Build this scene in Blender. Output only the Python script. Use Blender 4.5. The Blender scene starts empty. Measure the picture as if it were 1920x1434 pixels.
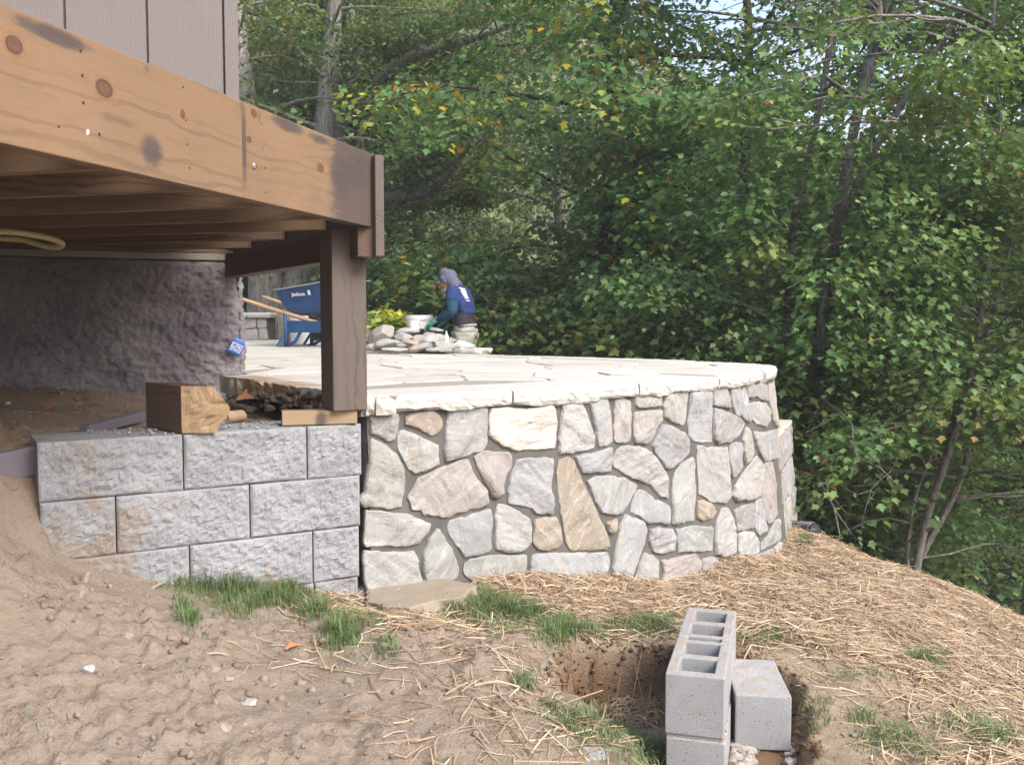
import bpy, bmesh, math, random
import numpy as np
from mathutils import Vector, Matrix
from mathutils.geometry import delaunay_2d_cdt

random.seed(7)
RNG = np.random.default_rng(11)
SC = bpy.context.scene
COL = SC.collection

# ------------------------------------------------------------------ camera
# metres; the lens is the origin of the site plan (x right, y away, z up)
F_PX, CX, CY, PITCH = 1800.0, 960.0, 717.0, math.radians(3.72)
cd = bpy.data.cameras.new('camera')
cam = bpy.data.objects.new('camera', cd)
COL.objects.link(cam)
cd.sensor_fit = 'HORIZONTAL'
cd.sensor_width = 36.0
cd.lens = 36.0 * F_PX / 1920.0
cd.clip_start, cd.clip_end = 0.05, 2000.0
cam.location = (0, 0, 0)
cam.rotation_euler = (math.pi / 2 - PITCH, 0, 0)
SC.camera = cam

# ------------------------------------------------------------------ sky and sun
SUN_DIR = Vector((0.72, -0.68, 0.92)).normalized()          # towards the sun
elev = math.asin(SUN_DIR.z)
w = bpy.data.worlds.new('World')
SC.world = w
w.use_nodes = True
nt = w.node_tree
nt.nodes.clear()
sky = nt.nodes.new('ShaderNodeTexSky')
sky.sky_type = 'NISHITA'
sky.sun_disc = False
sky.sun_elevation = elev
sky.sun_rotation = math.atan2(SUN_DIR.x, SUN_DIR.y)
sky.air_density, sky.dust_density, sky.ozone_density = 1.0, 4.0, 1.0
bg = nt.nodes.new('ShaderNodeBackground')
bg.inputs[1].default_value = 0.15
wo = nt.nodes.new('ShaderNodeOutputWorld')
nt.links.new(sky.outputs[0], bg.inputs[0])
nt.links.new(bg.outputs[0], wo.inputs[0])
sd = bpy.data.lights.new('sun', 'SUN')
sd.energy = 1.5
sd.angle = math.radians(34)
sd.color = (1.0, 0.975, 0.94)
sun = bpy.data.objects.new('sun', sd)
COL.objects.link(sun)
sun.rotation_euler = (-SUN_DIR).to_track_quat('-Z', 'Y').to_euler()

SC.view_settings.view_transform = 'Standard'
SC.view_settings.look = 'None'
SC.view_settings.gamma = 1.0
SC.view_settings.use_curve_mapping = False
SC.view_settings.exposure = 1.55
SC.render.engine = 'CYCLES'
SC.cycles.use_denoising = True
SC.cycles.max_bounces = 8
SC.cycles.diffuse_bounces = 5
SC.cycles.transparent_max_bounces = 4

# ------------------------------------------------------------------ measuring helpers
SP, CP = math.sin(PITCH), math.cos(PITCH)
def ray(px, py):
    a, b = (px - CX) / F_PX, (CY - py) / F_PX
    return np.array([a, CP + b * SP, -SP + b * CP])
def at_y(px, py, Y):
    r = ray(px, py); return r * (Y / r[1])
def at_z(px, py, z):
    r = ray(px, py); return r * (z / r[2])
def at_plane(px, py, p0, nrm):
    r = ray(px, py); n = np.array(nrm, float)
    return r * (np.dot(p0, n) / np.dot(r, n))
def project(P):
    P = np.asarray(P, float)
    d = P[..., 1] * CP - P[..., 2] * SP
    u = P[..., 1] * SP + P[..., 2] * CP
    return CX + F_PX * P[..., 0] / d, CY - F_PX * u / d

# ------------------------------------------------------------------ numeric noise
def _hash(ix, iy, iz, seed):
    h = (ix.astype(np.int64) * 374761393 + iy.astype(np.int64) * 668265263 + iz.astype(np.int64) * 2147483647 + seed * 1274126177) & 0xFFFFFFFF
    h = ((h ^ (h >> 13)) * 1274126177) & 0xFFFFFFFF
    h = ((h ^ (h >> 16)) * 2246822519) & 0xFFFFFFFF
    return ((h ^ (h >> 15)) & 0xFFFFFF) / float(0xFFFFFF)
def vnoise(x, y, z=None, seed=0):
    x = np.asarray(x, float); y = np.asarray(y, float)
    z = np.zeros_like(x) if z is None else np.asarray(z, float)
    xi, yi, zi = np.floor(x), np.floor(y), np.floor(z)
    fx, fy, fz = x - xi, y - yi, z - zi
    fx, fy, fz = [f * f * f * (f * (f * 6 - 15) + 10) for f in (fx, fy, fz)]
    o = 0
    for dx in (0, 1):
        wx = fx if dx else 1 - fx
        for dy in (0, 1):
            wy = fy if dy else 1 - fy
            for dz in (0, 1):
                wz = fz if dz else 1 - fz
                o = o + wx * wy * wz * _hash(xi + dx, yi + dy, zi + dz, seed)
    return o * 2 - 1
def fbm(x, y, z=None, octv=4, seed=0, gain=0.5, lac=2.03):
    a, s, o = 1.0, 1.0, 0
    for k in range(octv):
        o = o + a * vnoise(np.asarray(x) * s + 17.3 * k, np.asarray(y) * s - 9.1 * k, None if z is None else np.asarray(z) * s + 3.7 * k, seed + k)
        a *= gain; s *= lac
    return o
def sstep(a, b, x):
    t = np.clip((np.asarray(x, float) - a) / (b - a), 0, 1)
    return t * t * (3 - 2 * t)

# ------------------------------------------------------------------ mesh helpers
def new_mesh(name, V, F, smooth=False, cols=None):
    """V (n,3); F is an (m,k) int array or a list of tuples"""
    me = bpy.data.meshes.new(name)
    V = np.asarray(V, np.float32).reshape(-1, 3)
    if isinstance(F, np.ndarray):
        m, k = F.shape
        me.vertices.add(len(V)); me.vertices.foreach_set('co', V.ravel())
        me.loops.add(m * k); me.loops.foreach_set('vertex_index', F.astype(np.int32).ravel())
        me.polygons.add(m); me.polygons.foreach_set('loop_start', np.arange(0, m * k, k, dtype=np.int32))
        if smooth: me.polygons.foreach_set('use_smooth', np.ones(m, bool))
        me.update(calc_edges=True)
    else:
        me.from_pydata([tuple(map(float, v)) for v in V], [], [tuple(f) for f in F])
        if smooth: me.polygons.foreach_set('use_smooth', np.ones(len(me.polygons), bool))
        me.update()
    if cols is not None:
        at = me.color_attributes.new('tint', 'FLOAT_COLOR', 'POINT')
        c = np.ones((len(V), 4), np.float32); c[:, :3] = cols
        at.data.foreach_set('color', c.ravel())
    return me
def link(name, me, m=None, parent=None, loc=None, mat4=None):
    o = bpy.data.objects.new(name, me); COL.objects.link(o)
    if m is not None and me is not None:
        if not me.materials: me.materials.append(m)
    if parent is not None:
        o.parent = parent
    if mat4 is not None: o.matrix_local = mat4
    if loc is not None: o.location = loc
    return o
def mk(name, V, F, m, parent=None, smooth=False, cols=None, loc=None, mat4=None):
    return link(name, new_mesh(name, V, F, smooth, cols), m, parent, loc, mat4)
def tag(o, label=None, cat=None, group=None, kind=None):
    if label: o['label'] = label
    if cat: o['category'] = cat
    if group: o['group'] = group
    if kind: o['kind'] = kind
    return o
def empty(name, loc, label=None, cat=None, group=None, kind=None, mat4=None):
    o = bpy.data.objects.new(name, None); COL.objects.link(o)
    o.empty_display_size = 0.1
    if mat4 is not None: o.matrix_world = mat4
    else: o.location = loc
    return tag(o, label, cat, group, kind)
def frame(o, x, y=None, z=None):
    """4x4 from origin and axes; missing axes are completed"""
    x = Vector(x).normalized()
    if z is None and y is None: z = Vector((0, 0, 1))
    if y is None:
        z = Vector(z); y = z.cross(x).normalized(); z = x.cross(y).normalized()
    else:
        y = Vector(y); z = x.cross(y).normalized(); y = z.cross(x).normalized()
    M = Matrix.Identity(4)
    for i, a in enumerate((x, y, z)):
        for r in range(3): M[r][i] = a[r]
    M.translation = Vector(o)
    return M
def copy_obj(o, parent=None):
    c = o.copy(); COL.objects.link(c); c.parent = parent
    for ch in list(o.children): copy_obj(ch, c)
    return c
def join(parts):
    V, F, n = [], [], 0
    for v, f in parts:
        v = np.asarray(v, float).reshape(-1, 3)
        V.append(v); F += [tuple(int(i) + n for i in q) for q in f]; n += len(v)
    return np.concatenate(V), F
def box_vf(x0, x1, y0, y1, z0, z1):
    V = [(x, y, z) for x in (x0, x1) for y in (y0, y1) for z in (z0, z1)]
    F = [(0, 1, 3, 2), (4, 6, 7, 5), (0, 4, 5, 1), (2, 3, 7, 6), (0, 2, 6, 4), (1, 5, 7, 3)]
    return V, F
def bevel_mesh(me, w, seg=1):
    bm = bmesh.new(); bm.from_mesh(me)
    bmesh.ops.bevel(bm, geom=bm.edges[:], offset=w, segments=seg, affect='EDGES', profile=0.6)
    bm.to_mesh(me); bm.free(); return me
def board(name, o, xdir, L, W, H, m, parent=None, zdir=(0, 0, 1), bev=0.003, wob=0.0):
    """plank with local x along its length, y across (0..W), z up (0..H)"""
    n = max(2, int(L / 0.12)) if wob else 2
    xs = np.linspace(0, L, n)
    V, F = [], []
    for x in xs:
        for (y, z) in ((0, 0), (W, 0), (W, H), (0, H)):
            V.append((x, y + wob * random.uniform(-1, 1), z + wob * random.uniform(-1, 1)))
    for i in range(n - 1):
        for k in range(4):
            a, b = i * 4 + k, i * 4 + (k + 1) % 4
            F.append((a, a + 4, b + 4, b))
    F.append((0, 1, 2, 3)); F.append(tuple((n - 1) * 4 + k for k in (3, 2, 1, 0)))
    me = new_mesh(name, V, F)
    if bev:
        bm = bmesh.new(); bm.from_mesh(me)
        es = [e for e in bm.edges if e.calc_face_angle(0) > 0.5]
        bmesh.ops.bevel(bm, geom=es, offset=bev, segments=2, affect='EDGES', profile=0.6)
        bm.to_mesh(me); bm.free()
    M = frame(o, xdir, z=zdir)
    return link(name, me, m, parent, mat4=(parent.matrix_world.inverted() @ M) if parent else M)
def tube_vf(P, R, seg=8, squash=None, cap=True, twist=0.0, rough=0.0, seed=0):
    """tube along points P with radii R (scalar or (rx,ry) pairs), parallel transport"""
    P = np.asarray(P, float); n = len(P)
    R = np.asarray(R, float)
    if R.ndim == 0: R = np.full(n, float(R))
    if R.ndim == 1: R = np.stack([R, R], 1)
    T = np.gradient(P, axis=0); T /= np.linalg.norm(T, axis=1)[:, None] + 1e-12
    ref = np.array([0, 0, 1.0]) if abs(T[0][2]) < 0.9 else np.array([0, 1.0, 0])
    A = np.cross(T[0], ref); A /= np.linalg.norm(A)
    V = []
    rs = np.random.default_rng(seed)
    for i in range(n):
        A = A - T[i] * np.dot(A, T[i]); A /= np.linalg.norm(A) + 1e-12
        B = np.cross(T[i], A)
        for k in range(seg):
            t = 2 * math.pi * k / seg
            q = 1 + (rough * rs.uniform(-1, 1) if rough else 0)
            V.append(P[i] + A * math.cos(t) * R[i, 0] * q + B * math.sin(t) * R[i, 1] * q)
    F = []
    for i in range(n - 1):
        for k in range(seg):
            a, b = i * seg + k, i * seg + (k + 1) % seg
            F.append((a, b, b + seg, a + seg))
    if cap:
        F.append(tuple(range(seg - 1, -1, -1))); F.append(tuple((n - 1) * seg + k for k in range(seg)))
    return np.array(V), F
def smooth_path(P, n):
    """Catmull-Rom through P, n samples"""
    P = np.asarray(P, float)
    Q = np.vstack([2 * P[0] - P[1], P, 2 * P[-1] - P[-2]])
    t = np.linspace(0, len(P) - 1 - 1e-9, n); i = t.astype(int); f = (t - i)[:, None]
    p0, p1, p2, p3 = Q[i], Q[i + 1], Q[i + 2], Q[i + 3]
    return 0.5 * (2 * p1 + (p2 - p0) * f + (2 * p0 - 5 * p1 + 4 * p2 - p3) * f ** 2 + (3 * p1 - p0 - 3 * p2 + p3) * f ** 3)
def rock_vf(rx, ry, rz, seed, sub=2, amp=0.28, flat=0.0):
    bm = bmesh.new(); bmesh.ops.create_icosphere(bm, subdivisions=sub, radius=1)
    V = np.array([v.co[:] for v in bm.verts]); F = [tuple(v.index for v in f.verts) for f in bm.faces]; bm.free()
    d = fbm(V[:, 0] * 1.1 + seed * 3.1, V[:, 1] * 1.1, V[:, 2] * 1.1, 3, seed)
    # facet by a few cutting planes so that it reads as broken stone
    r = np.random.default_rng(seed)
    V = V * (1 + amp * d)[:, None]
    for _ in range(7):
        n = r.normal(size=3); n /= np.linalg.norm(n); c = r.uniform(0.62, 0.9)
        k = V @ n - c; V = V - np.outer(np.clip(k, 0, None), n)
    return V * np.array([rx, ry, rz]), F

# ------------------------------------------------------------------ material helpers
class X:
    """a node socket with arithmetic"""
    def __init__(s, nt, k): s.nt, s.k = nt, k
    def _m(s, op, *a, clamp=False):
        n = s.nt.nodes.new('ShaderNodeMath'); n.operation = op; n.use_clamp = clamp
        for i, v in enumerate(a):
            if isinstance(v, X): s.nt.links.new(v.k, n.inputs[i])
            else: n.inputs[i].default_value = float(v)
        return X(s.nt, n.outputs[0])
    def __add__(s, o): return s._m('ADD', s, o)
    __radd__ = __add__
    def __sub__(s, o): return s._m('SUBTRACT', s, o)
    def __rsub__(s, o): return s._m('SUBTRACT', o, s)
    def __mul__(s, o): return s._m('MULTIPLY', s, o)
    __rmul__ = __mul__
    def __truediv__(s, o): return s._m('DIVIDE', s, o)
    def pow(s, o): return s._m('POWER', s, o)
    def sin(s): return s._m('SINE', s)
    def exp(s): return s._m('EXPONENT', s)
    def abs(s): return s._m('ABSOLUTE', s)
    def sqrt(s): return s._m('SQRT', s)
    def clamp(s): return s._m('ADD', s, 0.0, clamp=True)
    def max(s, o): return s._m('MAXIMUM', s, o)
    def min(s, o): return s._m('MINIMUM', s, o)
    def step(s, a, b):
        n = s.nt.nodes.new('ShaderNodeMapRange'); n.interpolation_type = 'SMOOTHSTEP'
        s.nt.links.new(s.k, n.inputs[0])
        n.inputs[1].default_value, n.inputs[2].default_value = a, b
        n.inputs[3].default_value, n.inputs[4].default_value = 0, 1
        if a > b:
            n.inputs[1].default_value, n.inputs[2].default_value = b, a
            n.inputs[3].default_value, n.inputs[4].default_value = 1, 0
        return X(s.nt, n.outputs[0])
class Mat:
    def __init__(s, name, rough=0.85, spec=0.3):
        s.m = bpy.data.materials.new(name); s.m.use_nodes = True; s.nt = s.m.node_tree
        s.bsdf = s.nt.nodes['Principled BSDF']; s.out = s.nt.nodes['Material Output']
        s.bsdf.inputs['Roughness'].default_value = rough
        s.bsdf.inputs['Specular IOR Level'].default_value = spec
        tc = s.nt.nodes.new('ShaderNodeTexCoord'); s.obj = tc.outputs['Object']
        g = s.nt.nodes.new('ShaderNodeNewGeometry'); s.pos = g.outputs['Position']; s.nrm = g.outputs['Normal']
        oi = s.nt.nodes.new('ShaderNodeObjectInfo'); s.rnd = X(s.nt, oi.outputs['Random']); s.ocol = oi.outputs['Color']
    def xyz(s, v):
        n = s.nt.nodes.new('ShaderNodeSeparateXYZ'); s.nt.links.new(v, n.inputs[0])
        return [X(s.nt, n.outputs[i]) for i in range(3)]
    def vec(s, *a):
        n = s.nt.nodes.new('ShaderNodeCombineXYZ')
        for i, v in enumerate(a):
            if isinstance(v, X): s.nt.links.new(v.k, n.inputs[i])
            else: n.inputs[i].default_value = v
        return n.outputs[0]
    def noise(s, v, scale, detail=4, rough=0.55, dist=0.0):
        n = s.nt.nodes.new('ShaderNodeTexNoise'); s.nt.links.new(v, n.inputs['Vector'])
        n.inputs['Scale'].default_value = scale; n.inputs['Detail'].default_value = detail
        n.inputs['Roughness'].default_value = rough; n.inputs['Distortion'].default_value = dist
        return X(s.nt, n.outputs[0])
    def voro(s, v, scale, feature='F1', rnd=1.0):
        n = s.nt.nodes.new('ShaderNodeTexVoronoi'); n.feature = feature; s.nt.links.new(v, n.inputs['Vector'])
        n.inputs['Scale'].default_value = scale; n.inputs['Randomness'].default_value = rnd
        return X(s.nt, n.outputs[0])
    def scl(s, v, k, rot=None):
        n = s.nt.nodes.new('ShaderNodeMapping'); s.nt.links.new(v, n.inputs[0]); n.inputs['Scale'].default_value = k
        if rot is not None: s.nt.links.new(rot, n.inputs['Rotation'])
        return n.outputs[0]
    def vadd(s, a, b):
        n = s.nt.nodes.new('ShaderNodeVectorMath'); s.nt.links.new(a, n.inputs[0]); s.nt.links.new(b, n.inputs[1]); return n.outputs[0]
    def mix(s, f, a, b, mode='MIX'):
        n = s.nt.nodes.new('ShaderNodeMix'); n.data_type = 'RGBA'; n.blend_type = mode
        for sock, v in ((n.inputs[0], f), (n.inputs[6], a), (n.inputs[7], b)):
            if isinstance(v, X): s.nt.links.new(v.k, sock)
            elif isinstance(v, (int, float)): sock.default_value = v
            elif isinstance(v, (tuple, list)): sock.default_value = (*v[:3], 1)
            else: s.nt.links.new(v, sock)
        return n.outputs[2]
    def attr(s, name):
        n = s.nt.nodes.new('ShaderNodeAttribute'); n.attribute_name = name; return n.outputs['Color'], X(s.nt, n.outputs['Fac'])
    def color(s, c):
        if isinstance(c, (tuple, list)): s.bsdf.inputs['Base Color'].default_value = (*c[:3], 1)
        else: s.nt.links.new(c, s.bsdf.inputs['Base Color'])
    def rough(s, r): s.nt.links.new(r.k, s.bsdf.inputs['Roughness'])
    def bump(s, h, strength=0.5, dist=0.01):
        n = s.nt.nodes.new('ShaderNodeBump'); s.nt.links.new(h.k, n.inputs['Height'])
        n.inputs['Strength'].default_value = strength; n.inputs['Distance'].default_value = dist
        s.nt.links.new(n.outputs[0], s.bsdf.inputs['Normal'])

def mat_leaf():
    M = Mat('leaf', 0.5, 0.35)
    c, _ = M.attr('tint')
    tr = M.nt.nodes.new('ShaderNodeBsdfTranslucent'); M.nt.links.new(M.mix(0.35, c, (0.25, 0.32, 0.03)), tr.inputs[0])
    mx = M.nt.nodes.new('ShaderNodeMixShader'); mx.inputs[0].default_value = 0.4
    M.color(c)
    M.nt.links.new(M.bsdf.outputs[0], mx.inputs[1]); M.nt.links.new(tr.outputs[0], mx.inputs[2])
    M.nt.links.new(mx.outputs[0], M.out.inputs[0])
    return M.m
def mat_tint(name, rough=0.8, spec=0.2):
    M = Mat(name, rough, spec); c, _ = M.attr('tint'); M.color(c); return M.m
def mat_plain(name, c, rough=0.6, spec=0.3, var=0.15, scale=12.0, bump=0.0, metal=0.0):
    M = Mat(name, rough, spec)
    n = M.noise(M.obj, scale, 5)
    M.color(M.mix(n, tuple(v * (1 - var) for v in c), tuple(min(1, v * (1 + var)) for v in c)))
    M.bsdf.inputs['Metallic'].default_value = metal
    if bump: M.bump(M.noise(M.obj, scale * 6, 4), bump, 0.004)
    return M.m
def mat_bark(name, c0, c1, lichen=0.35):
    M = Mat(name, 0.9, 0.15)
    p = M.scl(M.obj, (1, 1, 0.22))
    n = M.noise(p, 22, 6, 0.65, 0.4); big = M.noise(M.obj, 2.2, 3)
    c = M.mix(n.step(0.35, 0.68), c0, c1)
    if lichen: c = M.mix(big.step(0.5, 0.66) * M.noise(M.obj, 30, 3).step(0.45, 0.62) * lichen, c, (0.32, 0.34, 0.30))
    M.color(c); M.bump(n, 0.9, 0.03); return M.m
def mat_ground():
    M = Mat('soil', 0.95, 0.1)
    big = M.noise(M.pos, 1.3, 5); mid = M.noise(M.pos, 9, 5, 0.6); fine = M.noise(M.pos, 70, 5, 0.7); gr = M.voro(M.pos, 160)
    col, _ = M.attr('tint')
    c = M.mix(big.step(0.35, 0.65) * 0.45, col, (0.26, 0.208, 0.158))
    c = M.mix(mid.step(0.5, 0.75) * 0.5, c, (0.14, 0.102, 0.077))
    c = M.mix(fine.step(0.54, 0.75) * 0.5, c, (0.33, 0.28, 0.23))
    c = M.mix(fine.step(0.45, 0.3) * 0.4, c, (0.11, 0.08, 0.06))
    c = M.mix((1 - gr.step(0.06, 0.22)) * fine.step(0.5, 0.6) * 0.6, c, (0.5, 0.45, 0.38))
    M.color(c)
    M.bump(mid * 0.5 + fine * 0.9 + M.noise(M.pos, 240, 2) * 0.3, 0.8, 0.02); return M.m
def mat_stone():
    """schist facing: layered streaks in a direction of its own for each stone, tint from the object"""
    M = Mat('schist', 0.75, 0.3)
    rot = M.vec(0.0, M.rnd * 6.28, 0.0)
    off = M.vec(M.rnd * 37.0, M.rnd * 91.0, M.rnd * 53.0)
    q = M.vadd(M.scl(M.obj, (1, 1, 1), rot), off)
    qs = M.scl(q, (1.0, 4, 8))
    st = M.noise(qs, 5, 6, 0.62, 0.6); st2 = M.noise(qs, 19, 5, 0.7, 0.3)
    blot = M.noise(q, 7, 4); fine = M.noise(q, 120, 4, 0.7)
    spk = M.noise(q, 38, 4, 0.7)
    c = M.mix(st.step(0.52, 0.68) * 0.4, M.ocol, (0.40, 0.405, 0.41))
    c = M.mix(st.step(0.48, 0.36) * 0.5, c, (0.185, 0.185, 0.185))
    c = M.mix(spk.step(0.55, 0.72) * 0.45, c, (0.17, 0.167, 0.163)); c = M.mix(spk.step(0.45, 0.3) * 0.4, c, (0.43, 0.43, 0.425))
    c = M.mix(blot.step(0.58, 0.74) * 0.45, c, (0.34, 0.265, 0.19))
    c = M.mix(M.noise(q, 3.4, 3).step(0.6, 0.72) * 0.5, c, (0.235, 0.205, 0.205))
    c = M.mix(st2.step(0.55, 0.74) * 0.45, c, (0.19, 0.188, 0.185))
    st3 = M.noise(M.scl(q, (2, 8, 26)), 22, 5, 0.75, 0.2)
    c = M.mix(st3.step(0.56, 0.74) * 0.4, c, (0.46, 0.46, 0.455))
    c = M.mix(fine.step(0.58, 0.76) * 0.45, c, (0.17, 0.168, 0.163))
    M.color(c)
    M.bump(st * 0.3 + spk * 0.7 + st2 * 0.4 + fine * 0.4, 0.6, 0.008); return M.m
def mat_mortar():
    M = Mat('mortar', 0.95, 0.1)
    n = M.noise(M.pos, 5, 4); f = M.noise(M.pos, 130, 4, 0.7)
    c = M.mix(n.step(0.3, 0.7), (0.088, 0.085, 0.079), (0.118, 0.114, 0.106))
    M.color(M.mix(f.step(0.55, 0.8) * 0.4, c, (0.165, 0.16, 0.15))); M.bump(f + n * 0.6, 0.5, 0.006); return M.m
def mat_flag():
    M = Mat('flagstone', 0.7, 0.3)
    off = M.vec(M.rnd * 37.0, M.rnd * 91.0, M.rnd * 53.0)
    q = M.vadd(M.obj, off)
    n = M.noise(q, 3, 5); s = M.noise(M.scl(q, (1, 3, 9)), 9, 5, 0.65); f = M.noise(q, 110, 4, 0.7)
    c = M.mix(n.step(0.35, 0.65), M.ocol, (0.44, 0.42, 0.385))
    c = M.mix(s.step(0.55, 0.75) * 0.45, c, (0.47, 0.37, 0.27))
    c = M.mix(f.step(0.58, 0.8) * 0.35, c, (0.36, 0.335, 0.3))
    M.color(c); M.bump(s + f * 0.5, 0.6, 0.01); return M.m
def mat_block():
    """split-face concrete with soil splashed over the end by the bank"""
    M = Mat('split_face_concrete', 0.92, 0.15)
    n = M.noise(M.pos, 6, 4); f = M.noise(M.pos, 120, 5, 0.8); sp = M.voro(M.pos, 130)
    c = M.mix(n.step(0.3, 0.7), (0.215, 0.221, 0.235), (0.27, 0.276, 0.29))
    c = M.mix(f.step(0.5, 0.72) * 0.55, c, (0.105, 0.108, 0.116))
    c = M.mix(f.step(0.46, 0.3) * 0.45, c, (0.36, 0.365, 0.375))
    c = M.mix((1 - sp.step(0.08, 0.16)) * 0.6, c, (0.62, 0.62, 0.62))
    x, y, z = M.xyz(M.pos)
    reach = (x * -1.0 - 0.95).step(-0.35, 0.75) * 0.16
    soil = (M.noise(M.pos, 4.2, 6, 0.62) + reach + (z * -1.0 - 0.42).step(0.0, 0.6) * 0.05).step(0.62, 0.74)
    c = M.mix(soil * 0.62, c, (0.20, 0.148, 0.10))
    M.color(c); M.bump(f * 1.0, 0.6, 0.006); return M.m
def mat_cmu():
    M = Mat('cast_concrete', 0.9, 0.2)
    n = M.noise(M.pos, 4, 4); f = M.noise(M.pos, 150, 4, 0.75); pit = M.voro(M.pos, 85)
    c = M.mix(n.step(0.3, 0.7), (0.25, 0.255, 0.262), (0.305, 0.308, 0.312))
    c = M.mix(f.step(0.55, 0.8) * 0.4, c, (0.2, 0.2, 0.2))
    pits = (1 - pit.step(0.12, 0.24)) * M.noise(M.pos, 30, 3).step(0.47, 0.58)
    c = M.mix(pits * 0.75, c, (0.10, 0.10, 0.10))
    _, _, nz = M.xyz(M.nrm)
    dirt = M.noise(M.pos, 14, 5, 0.65).step(0.42, 0.62) * nz.step(0.7, 0.95)
    c = M.mix(dirt * 0.75, c, (0.30, 0.25, 0.205))
    smear = M.noise(M.pos, 7, 5, 0.65).step(0.56, 0.72)
    c = M.mix(smear * 0.4, c, (0.255, 0.215, 0.175))
    M.color(c); M.bump(f * 0.6 - pits * 1.2 + dirt * 0.5, 0.7, 0.006); return M.m
def mat_parge():
    """rough sprayed foundation coat"""
    M = Mat('rough_parging', 0.95, 0.1)
    n = M.noise(M.pos, 3, 5, 0.6); f = M.noise(M.pos, 45, 6, 0.72)
    c = M.mix(n.step(0.32, 0.68), (0.175, 0.155, 0.172), (0.265, 0.242, 0.252))
    c = M.mix(f.step(0.55, 0.75) * 0.6, c, (0.25, 0.235, 0.238)); c = M.mix(f.step(0.45, 0.3) * 0.6, c, (0.06, 0.05, 0.055))
    M.color(c); M.bump(f + M.noise(M.pos, 140, 3) * 0.6, 1.0, 0.014); return M.m
def mat_siding():
    M = Mat('painted_siding', 0.6, 0.3)
    p = M.scl(M.obj, (1, 1, 0.035))
    g = M.noise(p, 120, 5, 0.7, 0.6); n = M.noise(M.obj, 3, 3)
    c = M.mix(n, (0.128, 0.111, 0.108), (0.148, 0.128, 0.124))
    c = M.mix(g.step(0.62, 0.8) * 0.35, c, (0.125, 0.104, 0.098))
    sp = (1 - M.voro(M.scl(M.obj, (1, 1, 0.5)), 11).step(0.03, 0.05)) * M.noise(M.obj, 2.7, 2).step(0.55, 0.6)
    c = M.mix(sp * 0.8, c, (0.55, 0.52, 0.5))
    M.color(c); M.bump(g, 0.6, 0.005); return M.m
def mat_wood(name, light, dark, knots=(), ring=260.0, grey=0.0, grey_col=(0.2, 0.18, 0.165), stains=(), end_stain=None, seed=0.0, vary=False):
    """sawn plank: grain along local x, knots at (x, z, rx, rz) that push the grain aside"""
    M = Mat(name, 0.72, 0.25)
    x, y, z = M.xyz(M.obj)
    if vary: z = z + M.rnd * 7.0
    q = M.vec(x * 1.0 + seed, y, z * 1.0)
    wob = M.noise(M.scl(q, (0.9, 3, 3)), 2.6, 4, 0.55)
    v = z + (wob - 0.5) * 0.10 + y * 0.35
    kd = None
    for (kx, kz, rx, rz) in knots:
        dx, dz = (x - kx) / rx, (z - kz) / rz
        d2 = dx * dx * 0.45 + dz * dz
        v = v - (z - kz) * (d2 * -0.16).exp() * 0.62
        d = (dx * dx + dz * dz + (wob - 0.5) * 0.5).max(0.0).sqrt()
        kd = d if kd is None else kd.min(d)
    fine = M.noise(M.scl(q, (2.2, 40, 40)), 7, 5, 0.65)
    r = (v * ring + fine * 2.6 + wob * 3.0).sin() * 0.5 + 0.5
    band = M.noise(M.vec(x * 0.25 + seed, y * 6.0, v * 16.0), 1.0, 3)
    line = r.step(0.45, 1.0) * band.step(0.42, 0.62)
    c = M.mix(line * 0.38, light, dark)
    c = M.mix(fine.step(0.45, 0.75) * 0.35, c, tuple(k * 0.72 for k in light))
    c = M.mix(M.noise(q, 3.1, 4).step(0.4, 0.75) * 0.3, c, tuple(min(1, k * 1.25) for k in light))
    if kd is not None:
        halo = kd.step(3.0, 1.05); core = kd.step(1.12, 0.8); rr = (kd * 9.0 + fine * 5.0).sin() * 0.5 + 0.5
        c = M.mix(halo * 0.35, c, (0.26, 0.135, 0.062)); c = M.mix(halo * rr * fine.step(0.35, 0.6) * 0.3, c, dark)
        c = M.mix(core * 0.85, c, (0.095, 0.05, 0.03)); c = M.mix(core * kd.step(0.55, 0.95) * 0.8, c, (0.05, 0.03, 0.023)); c = M.mix(core * fine.step(0.5, 0.62) * 0.35, c, (0.06, 0.034, 0.026))
    big_ = M.noise(M.scl(q, (1.0, 1.6, 1.6)), 2.3, 5, 0.65)
    c = M.mix(big_.step(0.5, 0.72) * 0.4, c, tuple(k * 0.55 + 0.012 for k in light))
    gr_ = M.noise(M.scl(q, (1.0, 2.5, 2.5)), 5, 6, 0.7)
    c = M.mix(gr_.step(0.5, 0.72) * 0.6, c, tuple(k * 0.62 + 0.02 for k in light))
    for (sx, sz, rx, rz, a) in stains:
        d2 = ((x - sx) / rx).pow(2) + ((z - sz) / rz).pow(2)
        c = M.mix(((d2 * -1.0).exp() * a + (M.noise(M.scl(q, (3, 9, 9)), 8, 5, 0.7) - 0.5) * 0.55).step(0.25, 0.75) * 0.85, c, (0.055, 0.046, 0.043))
    if end_stain:
        e0, e1, a = end_stain
        c = M.mix((x.step(e1, e0) * a + (M.noise(M.scl(q, (2, 14, 14)), 6, 5, 0.7) - 0.5) * 1.5 * x.step(e1 * 1.6, e0)).step(0.3, 0.8) * 0.85, c, (0.062, 0.05, 0.046))
    if grey:
        c = M.mix((M.noise(M.scl(q, (0.8, 6, 6)), 6, 5, 0.6).step(0.25, 0.7) * 0.4 + grey).clamp(), c, grey_col)
        c = M.mix(line * 0.5, c, tuple(k * 0.5 for k in grey_col))
    M.color(c); M.bump(fine * 0.5 - line * 0.35, 0.35, 0.004); return M.m

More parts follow.
